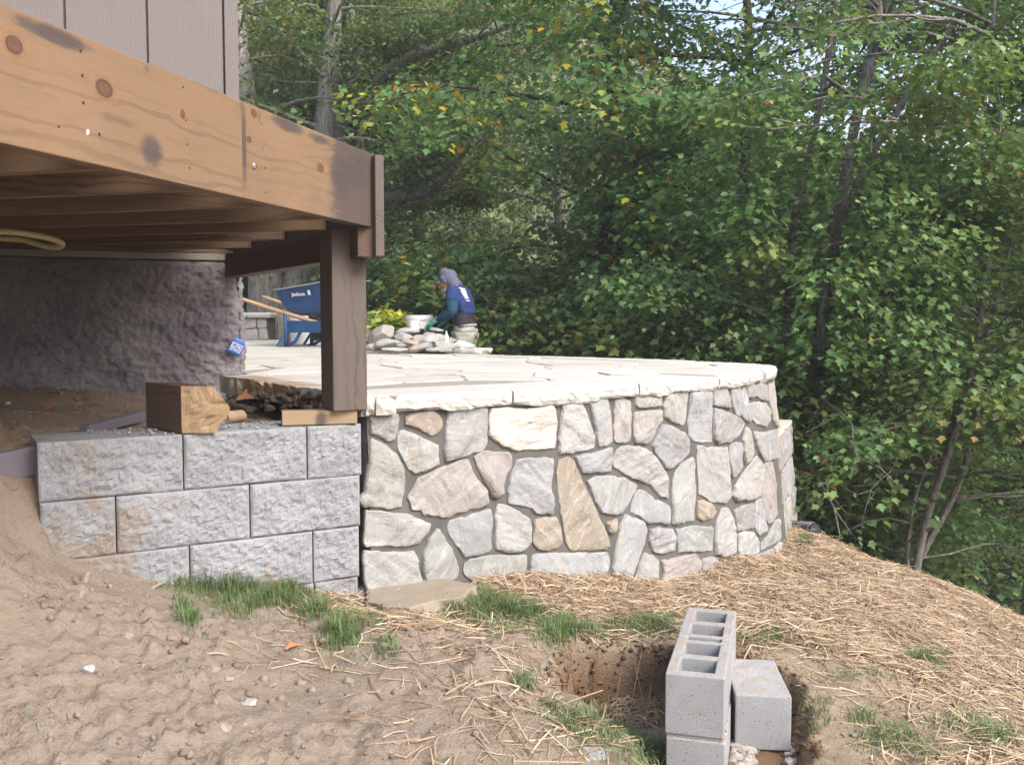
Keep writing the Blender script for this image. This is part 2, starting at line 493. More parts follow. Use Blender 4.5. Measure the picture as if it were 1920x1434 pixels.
LEAF = mat_leaf(); SOIL = mat_ground(); STONE = mat_stone(); MORTAR = mat_mortar(); FLAG = mat_flag(); BLOCK = mat_block()
CMU = mat_cmu(); PARGE = mat_parge(); SIDING = mat_siding()
STRAW = mat_tint('straw', 0.7, 0.2); GRASSM = mat_tint('grass_blade', 0.6, 0.25); CLOD = SOIL
BARK_GREY = mat_bark('grey_bark', (0.17, 0.155, 0.14), (0.36, 0.345, 0.32), 0.9)
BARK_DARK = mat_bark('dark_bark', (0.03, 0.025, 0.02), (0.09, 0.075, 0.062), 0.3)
BARK_MAPLE = mat_bark('maple_bark', (0.14, 0.12, 0.105), (0.30, 0.275, 0.25), 0.6)
POSTW = mat_wood('weathered_post_wood', (0.10, 0.074, 0.059), (0.032, 0.024, 0.019), knots=((0.38, 0.055, 0.02, 0.014), (0.09, 0.12, 0.02, 0.014)), ring=330, grey=0.4, grey_col=(0.105, 0.088, 0.078))
JOISTW = mat_wood('joist_wood', (0.205, 0.13, 0.075), (0.085, 0.05, 0.03), ring=300, grey=0.18, grey_col=(0.14, 0.10, 0.07), vary=True)
DARKW = mat_wood('dark_stained_wood', (0.105, 0.06, 0.042), (0.035, 0.02, 0.015), ring=300, grey=0.1, grey_col=(0.07, 0.055, 0.05), vary=True)
DECKW = mat_wood('deck_underside_wood', (0.20, 0.155, 0.09), (0.07, 0.054, 0.032), ring=240, grey=0.15, grey_col=(0.08, 0.085, 0.055), vary=True)
PALEW = mat_wood('pale_offcut_wood', (0.27, 0.195, 0.125), (0.16, 0.10, 0.06), ring=420, stains=((0.15, 0.02, 0.03, 0.05, 0.8),))
SILLW = mat_wood('sill_wood', (0.24, 0.20, 0.175), (0.13, 0.10, 0.09), ring=300, grey=0.2, grey_col=(0.25, 0.21, 0.19))
TIMBERW = mat_wood('old_timber', (0.13, 0.072, 0.045), (0.04, 0.022, 0.016), ring=300, grey=0.15, grey_col=(0.09, 0.06, 0.05))
SAWN = mat_plain('rough_sawn_end', (0.27, 0.19, 0.115), 0.9, 0.15, 0.35, 25, 0.8)

# ================================================================== SITE PLAN
ZP = -0.3085                      # top of the patio
U = np.array([0.268, 0.963, 0.0]); U /= np.linalg.norm(U)          # deck edge, going away
NU = np.array([U[1], -U[0], 0.0])                                   # out of the deck edge
G = np.array([0.504, -0.864, 0.0])                                  # 45 degree girder, coming nearer
HV = np.array([0.921, 0.389, 0.0]); HV /= np.linalg.norm(HV)        # house wall, to the right
HN = np.array([HV[1], -HV[0], 0.0])                                 # out of the house wall
BV = np.array([0.857, 0.515, 0.0]); BV /= np.linalg.norm(BV)        # block wall, to the right
BN = np.array([BV[1], -BV[0], 0.0])
BA = np.array([-1.59, 3.25, 0.0])
FC = np.array([-1.545, 5.55, 0.0])                                  # foundation corner
LIP = [at_z(px, py, ZP) for px, py in ((694, 744), (820, 738), (955, 731), (1080, 724.2), (1190, 717), (1338, 705.5), (1420, 696.5))]
LIP = np.array([p[:2] for p in LIP] + [(1.775, 6.42), (1.80, 6.75), (1.66, 7.08), (1.03, 7.72), (0.3, 8.38), (-0.35, 8.97), (-1.15, 10.8), (-2.0, 13.4)])
lipc = smooth_path(np.c_[LIP, np.zeros(len(LIP))], 900)[:, :2]
def offset_curve(c, d):
    t = np.gradient(c, axis=0); t /= np.linalg.norm(t, axis=1)[:, None]
    return c + np.c_[-t[:, 1], t[:, 0]] * d
wc = offset_curve(lipc, 0.035)                                      # wall face line under the capstones
S = np.r_[0, np.cumsum(np.linalg.norm(np.diff(wc, axis=0), axis=1))]
def BAT(s): return 0.035 + 0.06 * np.clip(np.asarray(s, float) / 3.4, 0, 1) ** 3
def wc_at(s):
    s = np.asarray(s, float)
    p = np.stack([np.interp(s, S, wc[:, 0]), np.interp(s, S, wc[:, 1])], -1)
    # run straight on before the start
    t0 = (wc[3] - wc[0]) / np.linalg.norm(wc[3] - wc[0])
    neg = np.minimum(s, 0)
    p = p + neg[..., None] * t0
    e = 0.02; s = np.clip(s, e, S[-1] - e)
    a = np.stack([np.interp(np.clip(s + e, 0, S[-1]), S, wc[:, 0]), np.interp(np.clip(s + e, 0, S[-1]), S, wc[:, 1])], -1)
    b = np.stack([np.interp(np.clip(s - e, 0, S[-1]), S, wc[:, 0]), np.interp(np.clip(s - e, 0, S[-1]), S, wc[:, 1])], -1)
    t = a - b; t /= np.linalg.norm(t, axis=-1)[..., None]
    n = np.stack([t[..., 1], -t[..., 0]], -1)
    return p, t, n
def wall_pt(s, z, d):
    p, t, n = wc_at(s)
    q = p + n * (np.asarray(d) + BAT(s) * (ZP - np.asarray(z)))[..., None]
    return np.concatenate([q, np.asarray(z, float)[..., None] * np.ones(q.shape[:-1] + (1,))], -1)
S_TIP = S[np.argmax(wc[:, 0] / wc[:, 1])]
def wall_sz(px, py):
    """pixel -> (s, z) on the stone wall face"""
    r = ray(px, py); k = r[0] / r[1]; off = np.zeros(len(S))
    for _ in range(4):
        c = offset_curve(wc, -off[:, None])
        f = c[:, 0] / c[:, 1] - k
        m = (S < S_TIP + 0.02)
        idx = np.where((f[:-1] <= 0) & (f[1:] > 0) & m[:-1])[0]
        if len(idx) == 0:
            if k < c[0, 0] / c[0, 1]:
                t0 = (c[3] - c[0]) / np.linalg.norm(c[3] - c[0])
                # c0 + a t0 = lam*(k,1)
                a = (k * c[0, 1] - c[0, 0]) / (t0[0] - k * t0[1]); s = a; Y = c[0, 1] + a * t0[1]
            else:
                s = S_TIP; Y = np.interp(s, S, c[:, 1])
        else:
            i = idx[0]; u = -f[i] / (f[i + 1] - f[i]); s = S[i] + u * (S[i + 1] - S[i]); Y = c[i, 1] + u * (c[i + 1, 1] - c[i, 1])
        z = r[2] / r[1] * Y
        off = BAT(S) * (ZP - z)
    return s, z

# ------------------------------------------------------------------ ground heights
ctl = []
for px, py in ((640, 1112), (692, 1116), (790, 1106), (890, 1092), (1000, 1088), (1150, 1085), (1240, 1092), (1350, 1062), (1440, 1047), (1490, 1032)):
    s, z = wall_sz(min(px, 1462), py); p = wall_pt(np.array(s), np.array(z), np.array(0.02)); ctl.append(p)
for px, py in ((85, 1020), (150, 1052), (330, 1098), (480, 1106), (600, 1112)):
    ctl.append(at_plane(px, py, BA, BN))
for px, py, Y in ((0, 1434, 2.2), (0, 1250, 2.55), (0, 1050, 2.95), (0, 925, 3.2), (-250, 1000, 2.9), (350, 1434, 2.3), (350, 1250, 2.8), (180, 1330, 2.45),
                  (700, 1434, 2.4), (700, 1250, 3.0), (960, 1434, 2.45), (960, 1250, 3.1), (1240, 1130, 4.3), (1150, 1195, 3.75), (1500, 1200, 3.85),
                  (1500, 1434, 2.92), (1550, 1300, 3.4), (1620, 1400, 3.05), (1800, 1300, 3.65), (1900, 1434, 3.05), (1700, 1150, 4.7), (1500, 1080, 5.6),
                  (1500, 1008, 7.3), (1600, 1040, 6.8), (1700, 1081, 6.3), (1840, 1130, 5.6), (1920, 1190, 4.9), (2050, 1290, 4.3), (2200, 1500, 3.2)):
    ctl.append(at_y(px, py, Y))
ctl += [(3.1, 9.0, -3.1), (4.5, 7.4, -3.4), (4.5, 5.4, -3.1), (2.0, 9.6, -2.6), (4.4, 3.4, -2.7), (0, .4, -1.22), (-2.2, .4, -1.0), (2.4, .4, -1.6), (-3, 2.2, -.75), (-3.2, 3.2, -.5), (2.45, 8.0, -2.25)]
ctl = np.array(ctl)
def _tps(r): return np.where(r > 1e-9, r * r * np.log(r + 1e-12), 0.0)
_n = len(ctl)
_d = np.linalg.norm(ctl[:, None, :2] - ctl[None, :, :2], axis=-1)
_A = np.zeros((_n + 3, _n + 3)); _A[:_n, :_n] = _tps(_d) + np.eye(_n) * 0.004
_A[:_n, _n] = 1; _A[:_n, _n + 1:] = ctl[:, :2]; _A[_n:, :_n] = _A[:_n, _n:].T
_W = np.linalg.solve(_A, np.r_[ctl[:, 2], 0, 0, 0])
def h_low(x, y):
    o = _W[_n] + _W[_n + 1] * x + _W[_n + 2] * y
    for i in range(_n):
        o = o + _W[i] * _tps(np.hypot(x - ctl[i, 0], y - ctl[i, 1]))
    return o
PIT = np.array([at_z(px, py, -1.235)[:2] for px, py in ((1066, 1200), (1150, 1192), (1262, 1190), (1390, 1196), (1494, 1222), (1525, 1300), (1540, 1434), (1540, 1640), (1330, 1640), (1252, 1434), (1150, 1372), (1040, 1312))])
def poly_sd(poly, x, y):
    """signed distance to polygon, positive inside"""
    x = np.asarray(x, float); y = np.asarray(y, float)
    d = np.full(x.shape, 1e9); ins = np.zeros(x.shape, bool)
    for i in range(len(poly)):
        a, b = poly[i], poly[(i + 1) % len(poly)]
        e = b - a; t = np.clip(((x - a[0]) * e[0] + (y - a[1]) * e[1]) / (e @ e), 0, 1)
        d = np.minimum(d, np.hypot(x - a[0] - t * e[0], y - a[1] - t * e[1]))
        c = ((a[1] > y) != (b[1] > y)) & (x < (b[0] - a[0]) * (y - a[1]) / (b[1] - a[1] + 1e-15) + a[0])
        ins ^= c
    return np.where(ins, d, -d)
RIDGE_PX = [-2500, -600, 300, 700, 900, 1150, 1400, 1700, 2300, 3500]
RIDGE_PY = [-150, -150, -150, -110, -20, 150, 300, 380, 420, 430]
def h_far(x, y):
    yard = -1.25 - 0.16 * np.clip(x, -6, 12)
    wood = -0.5 - 0.5 * np.clip(x + 1.2, 0, 14) - 0.12 * np.clip(y - 14, 0, 40)
    z = yard + (wood - yard) * sstep(5.0, 9.0, y)
    rid = np.interp(960 + x / np.maximum(y, 1) * 1800, RIDGE_PX, RIDGE_PY)
    top = (600 - rid) / 1800 * 95.0
    z = z + (top - z) * sstep(38, 95, y)
    return z
lb0, lb1 = at_z(432, 706, ZP)[:2], at_z(691, 744.5, ZP)[:2]           # left edge of the paving
def h_base(x, y):
    x = np.asarray(x, float); y = np.asarray(y, float)
    m = sstep(-3.6, -2.9, x) * (1 - sstep(3.9, 5.0, x)) * (1 - sstep(8.2, 9.6, y)) * sstep(-0.5, 0.8, y)
    lo = h_low(np.clip(x, -4, 5.5), np.clip(y, -1, 10))
    far = h_far(x, y)
    h = far + (lo - far) * m
    # made ground behind the block wall, under the deck
    t = (x - BA[0]) * BV[0] + (y - BA[1]) * BV[1]
    d = -((x - BA[0]) * BN[0] + (y - BA[1]) * BN[1])
    hi = -0.452 + 0.045 * sstep(0.2, 1.6, d) + 0.055 * sstep(-1.6, -3.0, x) - 0.055 * sstep(0.25, 1.1, t) * sstep(0.05, 0.3, d)
    wgt = np.where(t > 0, sstep(0.10, 0.14, d), sstep(-0.02, 0.42, d + 0.10))
    wgt = wgt * (1 - sstep(9.0, 12, d))
    # left of the paving edge only
    e = lb1 - lb0; nx, ny = e[1], -e[0]; ln = math.hypot(nx, ny)
    q = ((x - lb0[0]) * nx + (y - lb0[1]) * ny) / ln                # >0 on the paving side
    if ((lb0 + lb1) / 2 - np.array([5.0, 6.0])) @ np.array([nx, ny]) > 0: q = -q
    wgt = wgt * (1 - sstep(0.30, 0.45, q))
    return h + (hi - h) * wgt, wgt
def height(x, y, detail=True):
    h, wgt = h_base(x, y)
    x = np.asarray(x, float); y = np.asarray(y, float)
    sd = poly_sd(PIT, x + 0.03 * vnoise(x * 9, y * 9, seed=5), y + 0.03 * vnoise(x * 9, y * 9, seed=8))
    wob_ = 0.018 * fbm(x * 24, y * 24, None, 3, 15)
    cut = sstep(-0.012, 0.05, sd + wob_); h = h + (np.maximum(h - 0.245, -1.468) - h) * cut
    h = h + 0.02 * fbm(x * 30, y * 30, None, 3, 19) * np.exp(-((sd - 0.03) / 0.05) ** 2)
    if detail:
        left = 1 - sstep(-0.7, 0.6, x)
        a = (0.008 + 0.010 * left) * (0.5 + 0.9 * sstep(-0.3, 0.5, fbm(x * 1.4, y * 1.4, None, 2, 91)))
        pk = 0.15 + 1.1 * sstep(0.0, 0.55, fbm(x * 1.7 + 4, y * 1.7, None, 3, 95) + 0.25 * left)
        f = fbm(x * 3.2, y * 3.2, None, 3, 3) * 0.016
        f = f + 0.42 * a * fbm(x * 11, y * 11, None, 5, 21, 0.62)
        c = np.clip(fbm(x * 27, y * 27, None, 2, 41, 0.5), 0, 1); f = f + c * 0.013 * (0.2 + left) * pk
        c = np.clip(fbm(x * 48, y * 48, None, 2, 45, 0.5), 0, 1); f = f + c * 0.010 * (0.4 + left) * pk
        far = 1 - sstep(8.5, 11, y) * 0.6
        h = h + f * far * (1 - 0.3 * wgt)
    return h
def ground_tint(x, y):
    n = fbm(x * 1.1, y * 1.1, None, 3, 77)
    _, wgt = h_base(x, y)
    brown = np.array([0.245, 0.20, 0.162]); tan = np.array([0.275, 0.215, 0.15]); red = np.array([0.16, 0.092, 0.05]); fill = np.array([0.36, 0.26, 0.175])
    litter = np.array([0.075, 0.05, 0.03]); hill = np.array([0.16, 0.17, 0.06])
    k = sstep(-0.5, 0.9, x + 0.4 * n)[..., None]
    c = brown * (1 - k) + tan * k
    p = sstep(-0.03, 0.03, poly_sd(PIT, x, y))[..., None]; c = c * (1 - p) + red * p
    c = c * (1 - wgt[..., None]) + fill * wgt[..., None]
    # leaf litter starts at the foot of the bank
    f = np.clip(sstep(8.0, 9.5, y) + sstep(3.7, 4.7, x), 0, 1)[..., None]; c = c * (1 - f) + litter * f
    g = sstep(38, 55, y)[..., None]; c = c * (1 - g) + hill * g
    return c
def axis(*segs):
    o = [segs[0][0]]
    for a, b, st in segs:
        n = max(1, int(round((b - a) / st))); o += list(np.linspace(a, b, n + 1)[1:])
    return np.array(o)
gx = axis((-3.4, -2.0, 0.035), (-2.0, 2.0, 0.0125), (2.0, 4.4, 0.03)); gy = axis((0.6, 2.1, 0.05), (2.1, 4.7, 0.0125), (4.7, 8.6, 0.03))
def grid_mesh(name, gx, gy, m, detail=True, drop=0.0, skip=None):
    Xg, Yg = np.meshgrid(gx, gy, indexing='ij')
    Z = height(Xg, Yg, detail) - drop
    V = np.stack([Xg, Yg, Z], -1).reshape(-1, 3)
    nx, ny = len(gx), len(gy)
    i, j = np.meshgrid(np.arange(nx - 1), np.arange(ny - 1), indexing='ij')
    a = (i * ny + j).ravel()
    F = np.stack([a, a + ny, a + ny + 1, a + 1], 1)
    if skip is not None:
        cx = (gx[:-1] + gx[1:])[:, None] / 2 + 0 * gy[None, :-1]; cy = (gy[:-1] + gy[1:])[None] / 2 + 0 * cx
        F = F[~skip(cx, cy).ravel()]
    return mk(name, V, F, m, smooth=True, cols=ground_tint(Xg, Yg).reshape(-1, 3))
g_near = tag(grid_mesh('ground', gx, gy, SOIL), 'bare brown earth and sandy spoil with a dug pit', kind='structure')
fx = axis((-300, -60, 40), (-60, -12, 4), (-12, -3.3, 0.3), (-3.3, 4.3, 0.2), (4.3, 16, 0.3), (16, 80, 4), (80, 300, 40))
fy = axis((-200, -20, 40), (-20, 0.7, 1.0), (0.7, 8.5, 0.2), (8.5, 26, 0.3), (26, 80, 3), (80, 120, 4), (120, 500, 40))
tag(grid_mesh('forest_floor', fx, fy, SOIL, True, 0.03, lambda x, y: (x > -3.3) & (x < 4.3) & (y > 0.7) & (y < 8.5)), 'dark leaf littered forest floor falling away to the right', kind='structure')

# ------------------------------------------------------------------ stone wall
Z4 = lambda L: [(660 + x / 3.05, 660 + y / 3.05) for x, y in L]
Z5 = lambda L: [(1040 + x / 3.052, 660 + y / 3.052) for x, y in L]
GREY, PALE, TAN, PINK, PURP, WHITE, GREEN = (0.25, 0.254, 0.256), (0.265, 0.26, 0.246), (0.262, 0.218, 0.165), (0.258, 0.236, 0.215), (0.232, 0.223, 0.221), (0.29, 0.287, 0.276), (0.25, 0.252, 0.238)
STONES = [
 (Z4([(103,350),(260,350),(265,380),(250,470),(235,500),(205,508),(175,490),(103,465)]), PURP),
 (Z4([(300,380),(330,352),(430,335),(480,350),(510,385),(508,440),(480,470),(440,472),(370,435),(300,415)]), TAN),
 (Z4([(270,450),(330,462),(430,508),(492,532),(492,635),(420,675),(350,687),(318,670),(290,600),(265,545),(255,500)]), PALE),
 (Z4([(545,340),(560,330),(765,315),(768,400),(765,530),(740,560),(650,590),(530,627),(524,560),(535,420)]), PURP),
 (Z4([(795,325),(900,322),(935,328),(1030,318),(1145,300),(1155,330),(1165,400),(1158,545),(1050,552),(940,560),(880,545),(800,500),(785,470),(780,390)]), (0.5,0.45,0.39)),
 (Z4([(98,495),(150,515),(215,545),(260,600),(298,680),(298,740),(275,885),(190,892),(60,880),(40,840),(75,800),(88,700),(95,600)]), PALE),
 (Z4([(370,720),(440,695),(560,640),(655,615),(680,660),(710,730),(770,790),(770,870),(650,905),(515,950),(490,930),(410,930),(395,900),(340,905),(318,830),(350,780)]), PINK),
 (Z4([(695,598),(745,572),(800,570),(890,572),(908,600),(905,660),(870,720),(858,810),(825,835),(800,825),(750,730)]), PINK),
 (Z4([(940,620),(1010,608),(1148,606),(1140,690),(1130,770),(1140,850),(1142,920),(1050,920),(1020,890),(930,872),(890,865),(892,800),(905,700)]), GREY),
 (Z4([(78,905),(200,915),(300,925),(450,980),(430,1020),(380,1095),(300,1112),(200,1098),(75,1110),(72,1000)]), PALE),
 (Z4([(485,1008),(520,1060),(570,1130),(610,1245),(595,1290),(530,1310),(440,1325),(420,1320),(400,1230),(402,1160),(440,1070)]), GREEN),
 (Z4([(555,965),(640,945),(790,895),(795,950),(790,1130),(760,1145),(645,1168),(610,1120),(560,1050),(545,1000)]), GREY),
 (Z4([(830,870),(890,880),(960,920),(1010,950),(1022,1000),(1018,1090),(980,1130),(940,1148),(860,1140),(820,1125),(815,1050),(818,950)]), GREEN),
 (Z4([(1045,960),(1075,950),(1165,945),(1190,1000),(1200,1090),(1180,1115),(1120,1130),(1060,1120),(1032,1100),(1035,1020)]), TAN),
 (Z4([(68,1140),(150,1138),(220,1145),(350,1140),(370,1190),(375,1250),(398,1310),(395,1335),(270,1360),(100,1382),(75,1330),(68,1240)]), PALE),
 (Z4([(640,1205),(720,1175),(830,1160),(995,1165),(985,1270),(940,1310),(800,1320),(700,1310),(640,1270)]), GREEN),
 (Z5([(-144,1210),(-125,1160),(-30,1152),(100,1150),(300,1148),(310,1180),(295,1260),(280,1310),(100,1315),(-40,1310),(-140,1270)]), GREY),
 (Z5([(45,290),(150,278),(165,330),(190,400),(225,500),(215,545),(100,575),(25,585),(20,520),(25,400)]), WHITE),
 (Z5([(25,615),(75,600),(110,630),(125,680),(180,800),(220,880),(250,950),(300,1060),(315,1110),(290,1128),(180,1132),(85,1132),(65,1080),(40,950),(20,800),(8,690)]), TAN),
 (Z5([(195,280),(230,268),(300,270),(310,340),(320,420),(322,510),(290,535),(245,542),(235,470),(215,380)]), GREY),
 (Z5([(340,275),(380,265),(425,275),(428,350),(425,440),(422,512),(380,515),(340,512),(335,440),(338,350)]), PINK),
 (Z5([(458,258),(520,248),(605,240),(610,305),(560,315),(480,315),(455,305)]), PALE),
 (Z5([(450,350),(520,335),(612,335),(612,385),(580,430),(540,515),(500,528),(455,520),(445,480),(448,400)]), PINK),
 (Z5([(635,250),(690,232),(755,225),(752,290),(745,370),(735,420),(700,412),(650,390),(625,370),(618,310)]), PALE),
 (Z5([(775,235),(820,225),(888,222),(892,300),(888,400),(892,512),(830,515),(790,510),(762,480),(757,400),(768,310)]), GREY),
 (Z5([(905,215),(970,203),(985,250),(998,320),(950,315),(905,305),(900,260)]), PALE),
 (Z5([(1000,212),(1055,200),(1062,250),(1055,310),(1055,370),(1035,365),(1015,320),(1003,270)]), GREY),
 (Z5([(905,320),(960,335),(1030,365),(1082,400),(1070,440),(1030,490),(995,512),(935,525),(908,500),(903,420)]), PURP),
 (Z5([(610,415),(680,430),(745,470),(762,510),(760,575),(720,620),(650,672),(625,660),(590,610),(553,535),(580,470)]), GREY),
 (Z5([(130,590),(200,580),(325,545),(322,610),(310,680),(220,690),(150,690),(130,650),(115,600)]), GREY),
 (Z5([(345,570),(390,538),(470,540),(530,560),(570,600),(620,670),(642,720),(640,840),(600,825),(540,760),(480,735),(400,700),(328,655),(330,610)]), PALE),
 (Z5([(185,735),(220,712),(300,710),(400,720),(470,765),(440,820),(375,925),(320,930),(265,920),(225,850)]), GREEN),
 (Z5([(475,785),(520,800),(580,850),(645,880),(655,920),(648,985),(590,975),(530,975),(480,935),(432,910),(440,850)]), GREY),
 (Z5([(785,600),(798,620),(798,700),(800,780),(790,960),(720,975),(670,985),(668,900),(668,800),(680,700),(720,640)]), WHITE),
 (Z5([(812,535),(880,548),(985,545),(990,620),(998,720),(1005,830),(970,862),(900,860),(860,830),(822,810),(818,720),(812,640)]), PALE),
 (Z5([(810,855),(845,850),(895,870),(920,910),(900,945),(840,965),(810,945)]), TAN),
 (Z5([(995,540),(1020,518),(1060,520),(1062,580),(1068,660),(1050,690),(1015,718),(1003,680),(990,600)]), GREY),
 (Z5([(1072,500),(1095,430),(1115,450),(1130,520),(1138,580),(1115,620),(1085,640),(1075,580)]), PALE),
 (Z5([(1150,595),(1180,630),(1195,670),(1185,740),(1170,820),(1120,845),(1030,848),(1015,820),(1025,770),(1075,690)]), WHITE),
 (Z5([(1068,185),(1085,185),(1100,260),(1110,350),(1118,400),(1085,390),(1062,350),(1065,260)]), GREY),
 (Z5([(1092,190),(1135,180),(1140,255),(1100,265)]), PURP),
 (Z5([(1150,190),(1175,180),(1210,190),(1218,280),(1180,275),(1145,245)]), PURP),
 (Z5([(1108,300),(1140,285),(1200,292),(1228,320),(1230,390),(1205,425),(1150,412),(1125,385),(1112,340)]), WHITE),
 (Z5([(1222,185),(1258,175),(1272,230),(1275,330),(1278,432),(1255,420),(1235,350),(1222,270)]), PINK),
 (Z5([(1135,455),(1200,460),(1272,440),(1275,520),(1275,600),(1240,615),(1195,625),(1165,570),(1142,500)]), GREY),
 (Z5([(1195,640),(1240,625),(1255,720),(1262,820),(1268,920),(1240,970),(1215,985),(1195,930),(1180,850),(1185,740)]), PINK),
 (Z5([(1022,905),(1070,878),(1135,865),(1140,930),(1135,1000),(1075,1018),(1045,1015),(1030,960)]), PURP),
 (Z5([(1145,860),(1172,835),(1190,900),(1205,1020),(1165,1048),(1145,1010),(1140,930)]), GREY),
 (Z5([(1260,965),(1282,955),(1290,1030),(1290,1065),(1230,1105),(1175,1130),(1178,1095),(1215,1050)]), GREY),
 (Z5([(955,890),(990,895),(1025,970),(1035,1050),(1030,1140),(980,1172),(915,1155),(912,1080),(920,980)]), PALE),
 (Z5([(1048,1040),(1080,1025),(1130,1030),(1165,1085),(1165,1145),(1110,1165),(1050,1160),(1045,1100)]), WHITE),
 (Z5([(540,1015),(600,1005),(670,1010),(690,1070),(680,1130),(610,1152),(560,1140),(532,1080)]), PURP),
 (Z5([(692,1015),(780,995),(900,1000),(902,1060),(895,1135),(800,1138),(705,1145),(698,1090)]), GREY),
 (Z5([(400,930),(440,945),(500,970),(522,1010),(500,1100),(470,1190),(430,1310),(335,1318),(330,1200),(350,1100),(372,990)]), GREY),
 (Z5([(510,1148),(560,1165),(588,1200),(585,1300),(460,1300),(475,1220)]), WHITE),
 (Z5([(605,1195),(700,1175),(800,1155),(828,1190),(830,1270),(760,1310),(612,1325),(620,1260)]), PINK),
 (Z5([(840,1190),(890,1165),(945,1205),(940,1240),(840,1275),(832,1230)]), PINK),
 (Z5([(955,1205),(1040,1190),(1120,1180),(1122,1230),(1020,1265),(960,1260)]), GREY),
 (Z5([(1132,1165),(1245,1125),(1250,1190),(1140,1240)]), GREY),
 (Z5([(1255,1120),(1285,1085),(1292,1130),(1290,1185),(1260,1190)]), PINK),
 (Z5([(295,980),(350,950),(348,1010),(310,1035)]), TAN)]
stone_wall = empty('stone_wall', wall_pt(np.array(0.0), np.array(-1.1), np.array(0.0)).tolist(), 'curved retaining wall of pale mortared fieldstone under the patio edge', 'stone wall')
bpy.context.view_layer.update()
def inside(poly, P):
    return poly_sd(poly, P[:, 0], P[:, 1])
def stone_mesh(poly, seed, surf, step=0.0115, thick=None, grow=0.004):
    """poly in (s, z); surf(s, z, depth) -> world; returns vertices, faces"""
    r = np.random.default_rng(seed)
    poly = np.array(poly, float)
    ar = 0.5 * np.sum(poly[:, 0] * np.roll(poly[:, 1], -1) - np.roll(poly[:, 0], -1) * poly[:, 1])
    if ar < 0: poly = poly[::-1]
    # resample the outline, rounding corners slightly and roughening it
    O = []
    n = len(poly)
    for i in range(n):
        a, b = poly[i], poly[(i + 1) % n]; L = np.linalg.norm(b - a); k = max(1, int(L / step))
        for j in range(k): O.append(a + (b - a) * j / k)
    O = np.array(O)
    O = (np.roll(O, 1, 0) + 8 * O + np.roll(O, -1, 0)) / 10
    c = O.mean(0)
    tg = np.roll(O, -1, 0) - np.roll(O, 1, 0); tg /= np.linalg.norm(tg, axis=1)[:, None] + 1e-9
    O = O + np.stack([tg[:, 1], -tg[:, 0]], 1) * grow
    O = O + np.stack([vnoise(O[:, 0] * 38 + seed, O[:, 1] * 38), vnoise(O[:, 0] * 38, O[:, 1] * 38 + seed * 2.0)], 1) * 0.0045
    mn, mx = O.min(0), O.max(0)
    g = np.stack(np.meshgrid(np.arange(mn[0], mx[0], step), np.arange(mn[1], mx[1], step), indexing='ij'), -1).reshape(-1, 2)
    g = g + r.uniform(-0.3, 0.3, g.shape) * step
    g = g[inside(O, g) > step * 0.55] if len(g) else g
    nrm = np.stack([-tg[:, 1], tg[:, 0]], 1); I1 = O + nrm * (0.0045 + 0.003 * vnoise(O[:, 0] * 60, O[:, 1] * 60, seed=3))[:, None]
    I1 = I1[inside(O, I1) > 0.0012]
    if len(g): g = g[np.min(np.linalg.norm(g[:, None] - I1[None], axis=-1), axis=1) > step * 0.4] if len(I1) else g
    P = np.vstack([O, I1, g]) if len(I1) else np.vstack([O, g]); m = len(O)
    # a little pre-rounding ring is made by the depth profile
    co, _, tris, _, _, _ = delaunay_2d_cdt([Vector(p) for p in P], [(i, (i + 1) % m) for i in range(m)], [], 1, 1e-7)
    co = np.array([(v.x, v.y) for v in co])
    ed = np.maximum(poly_sd(O, co[:, 0], co[:, 1]), 0)
    T = r.uniform(0.007, 0.015) if thick is None else thick
    tx, tz = r.normal(0, 0.05, 2)
    q = co - c
    a = r.uniform(0, math.pi); ca, sa = math.cos(a), math.sin(a)
    qu, qv = q[:, 0] * ca + q[:, 1] * sa, -q[:, 0] * sa + q[:, 1] * ca
    lay = fbm(qu * 5 + seed, qv * 26, None, 4, seed, 0.55)
    lump = fbm(q[:, 0] * 9 + seed, q[:, 1] * 9, None, 3, seed + 9)
    # broken faces: a few tilted planes, the lowest of which shows
    fac = np.min([r.uniform(0.000, 0.007) + q[:, 0] * r.normal(0, .09) + q[:, 1] * r.normal(0, .09) for _ in range(4)], axis=0)
    fac = np.clip(fac + 0.003, -0.0035, 0.010)
    d = 0.004 + fac * (1 - np.exp(-ed / 0.006)) + T * (1 - np.exp(-ed / 0.0028)) + (lay * 0.0045 + lump * 0.0045) * (1 - np.exp(-ed / 0.008)) + (q[:, 0] * tx + q[:, 1] * tz) * (1 - np.exp(-ed / 0.02))
    d = np.maximum(d, 0.0045)
    W = surf(co[:, 0], co[:, 1], d)
    F = [tuple(t) for t in tris]
    # skirt into the mortar
    k = len(co)
    idx = [i for i in range(m)]
    base = surf(co[:m, 0], co[:m, 1], np.full(m, -0.012))
    V = np.vstack([W, base])
    for i in range(m):
        j = (i + 1) % m
        F.append((j, i, k + i, k + j))
    return V, F, m
def add_stone(poly, colr, seed, surf, axes, parent, name='stone', thick=None, step=0.0115):
    V, F, mring = stone_mesh(poly, seed, surf, step, thick)
    c = V.mean(0); M = frame(c, axes)
    Mi = np.array(M.inverted())
    L = V @ Mi[:3, :3].T + Mi[:3, 3]
    me_ = new_mesh(name, L, F, True)
    for pl_ in me_.polygons: pl_.use_smooth = False
    o = link(name, me_, STONE, parent)
    o.matrix_local = parent.matrix_world.inverted() @ M
    r = random.Random(seed); k = r.uniform(0.9, 1.1)
    o.color = (min(1, colr[0] * k), min(1, colr[1] * k * r.uniform(0.98, 1.02)), min(1, colr[2] * k * r.uniform(0.97, 1.03)), 1)
    return o
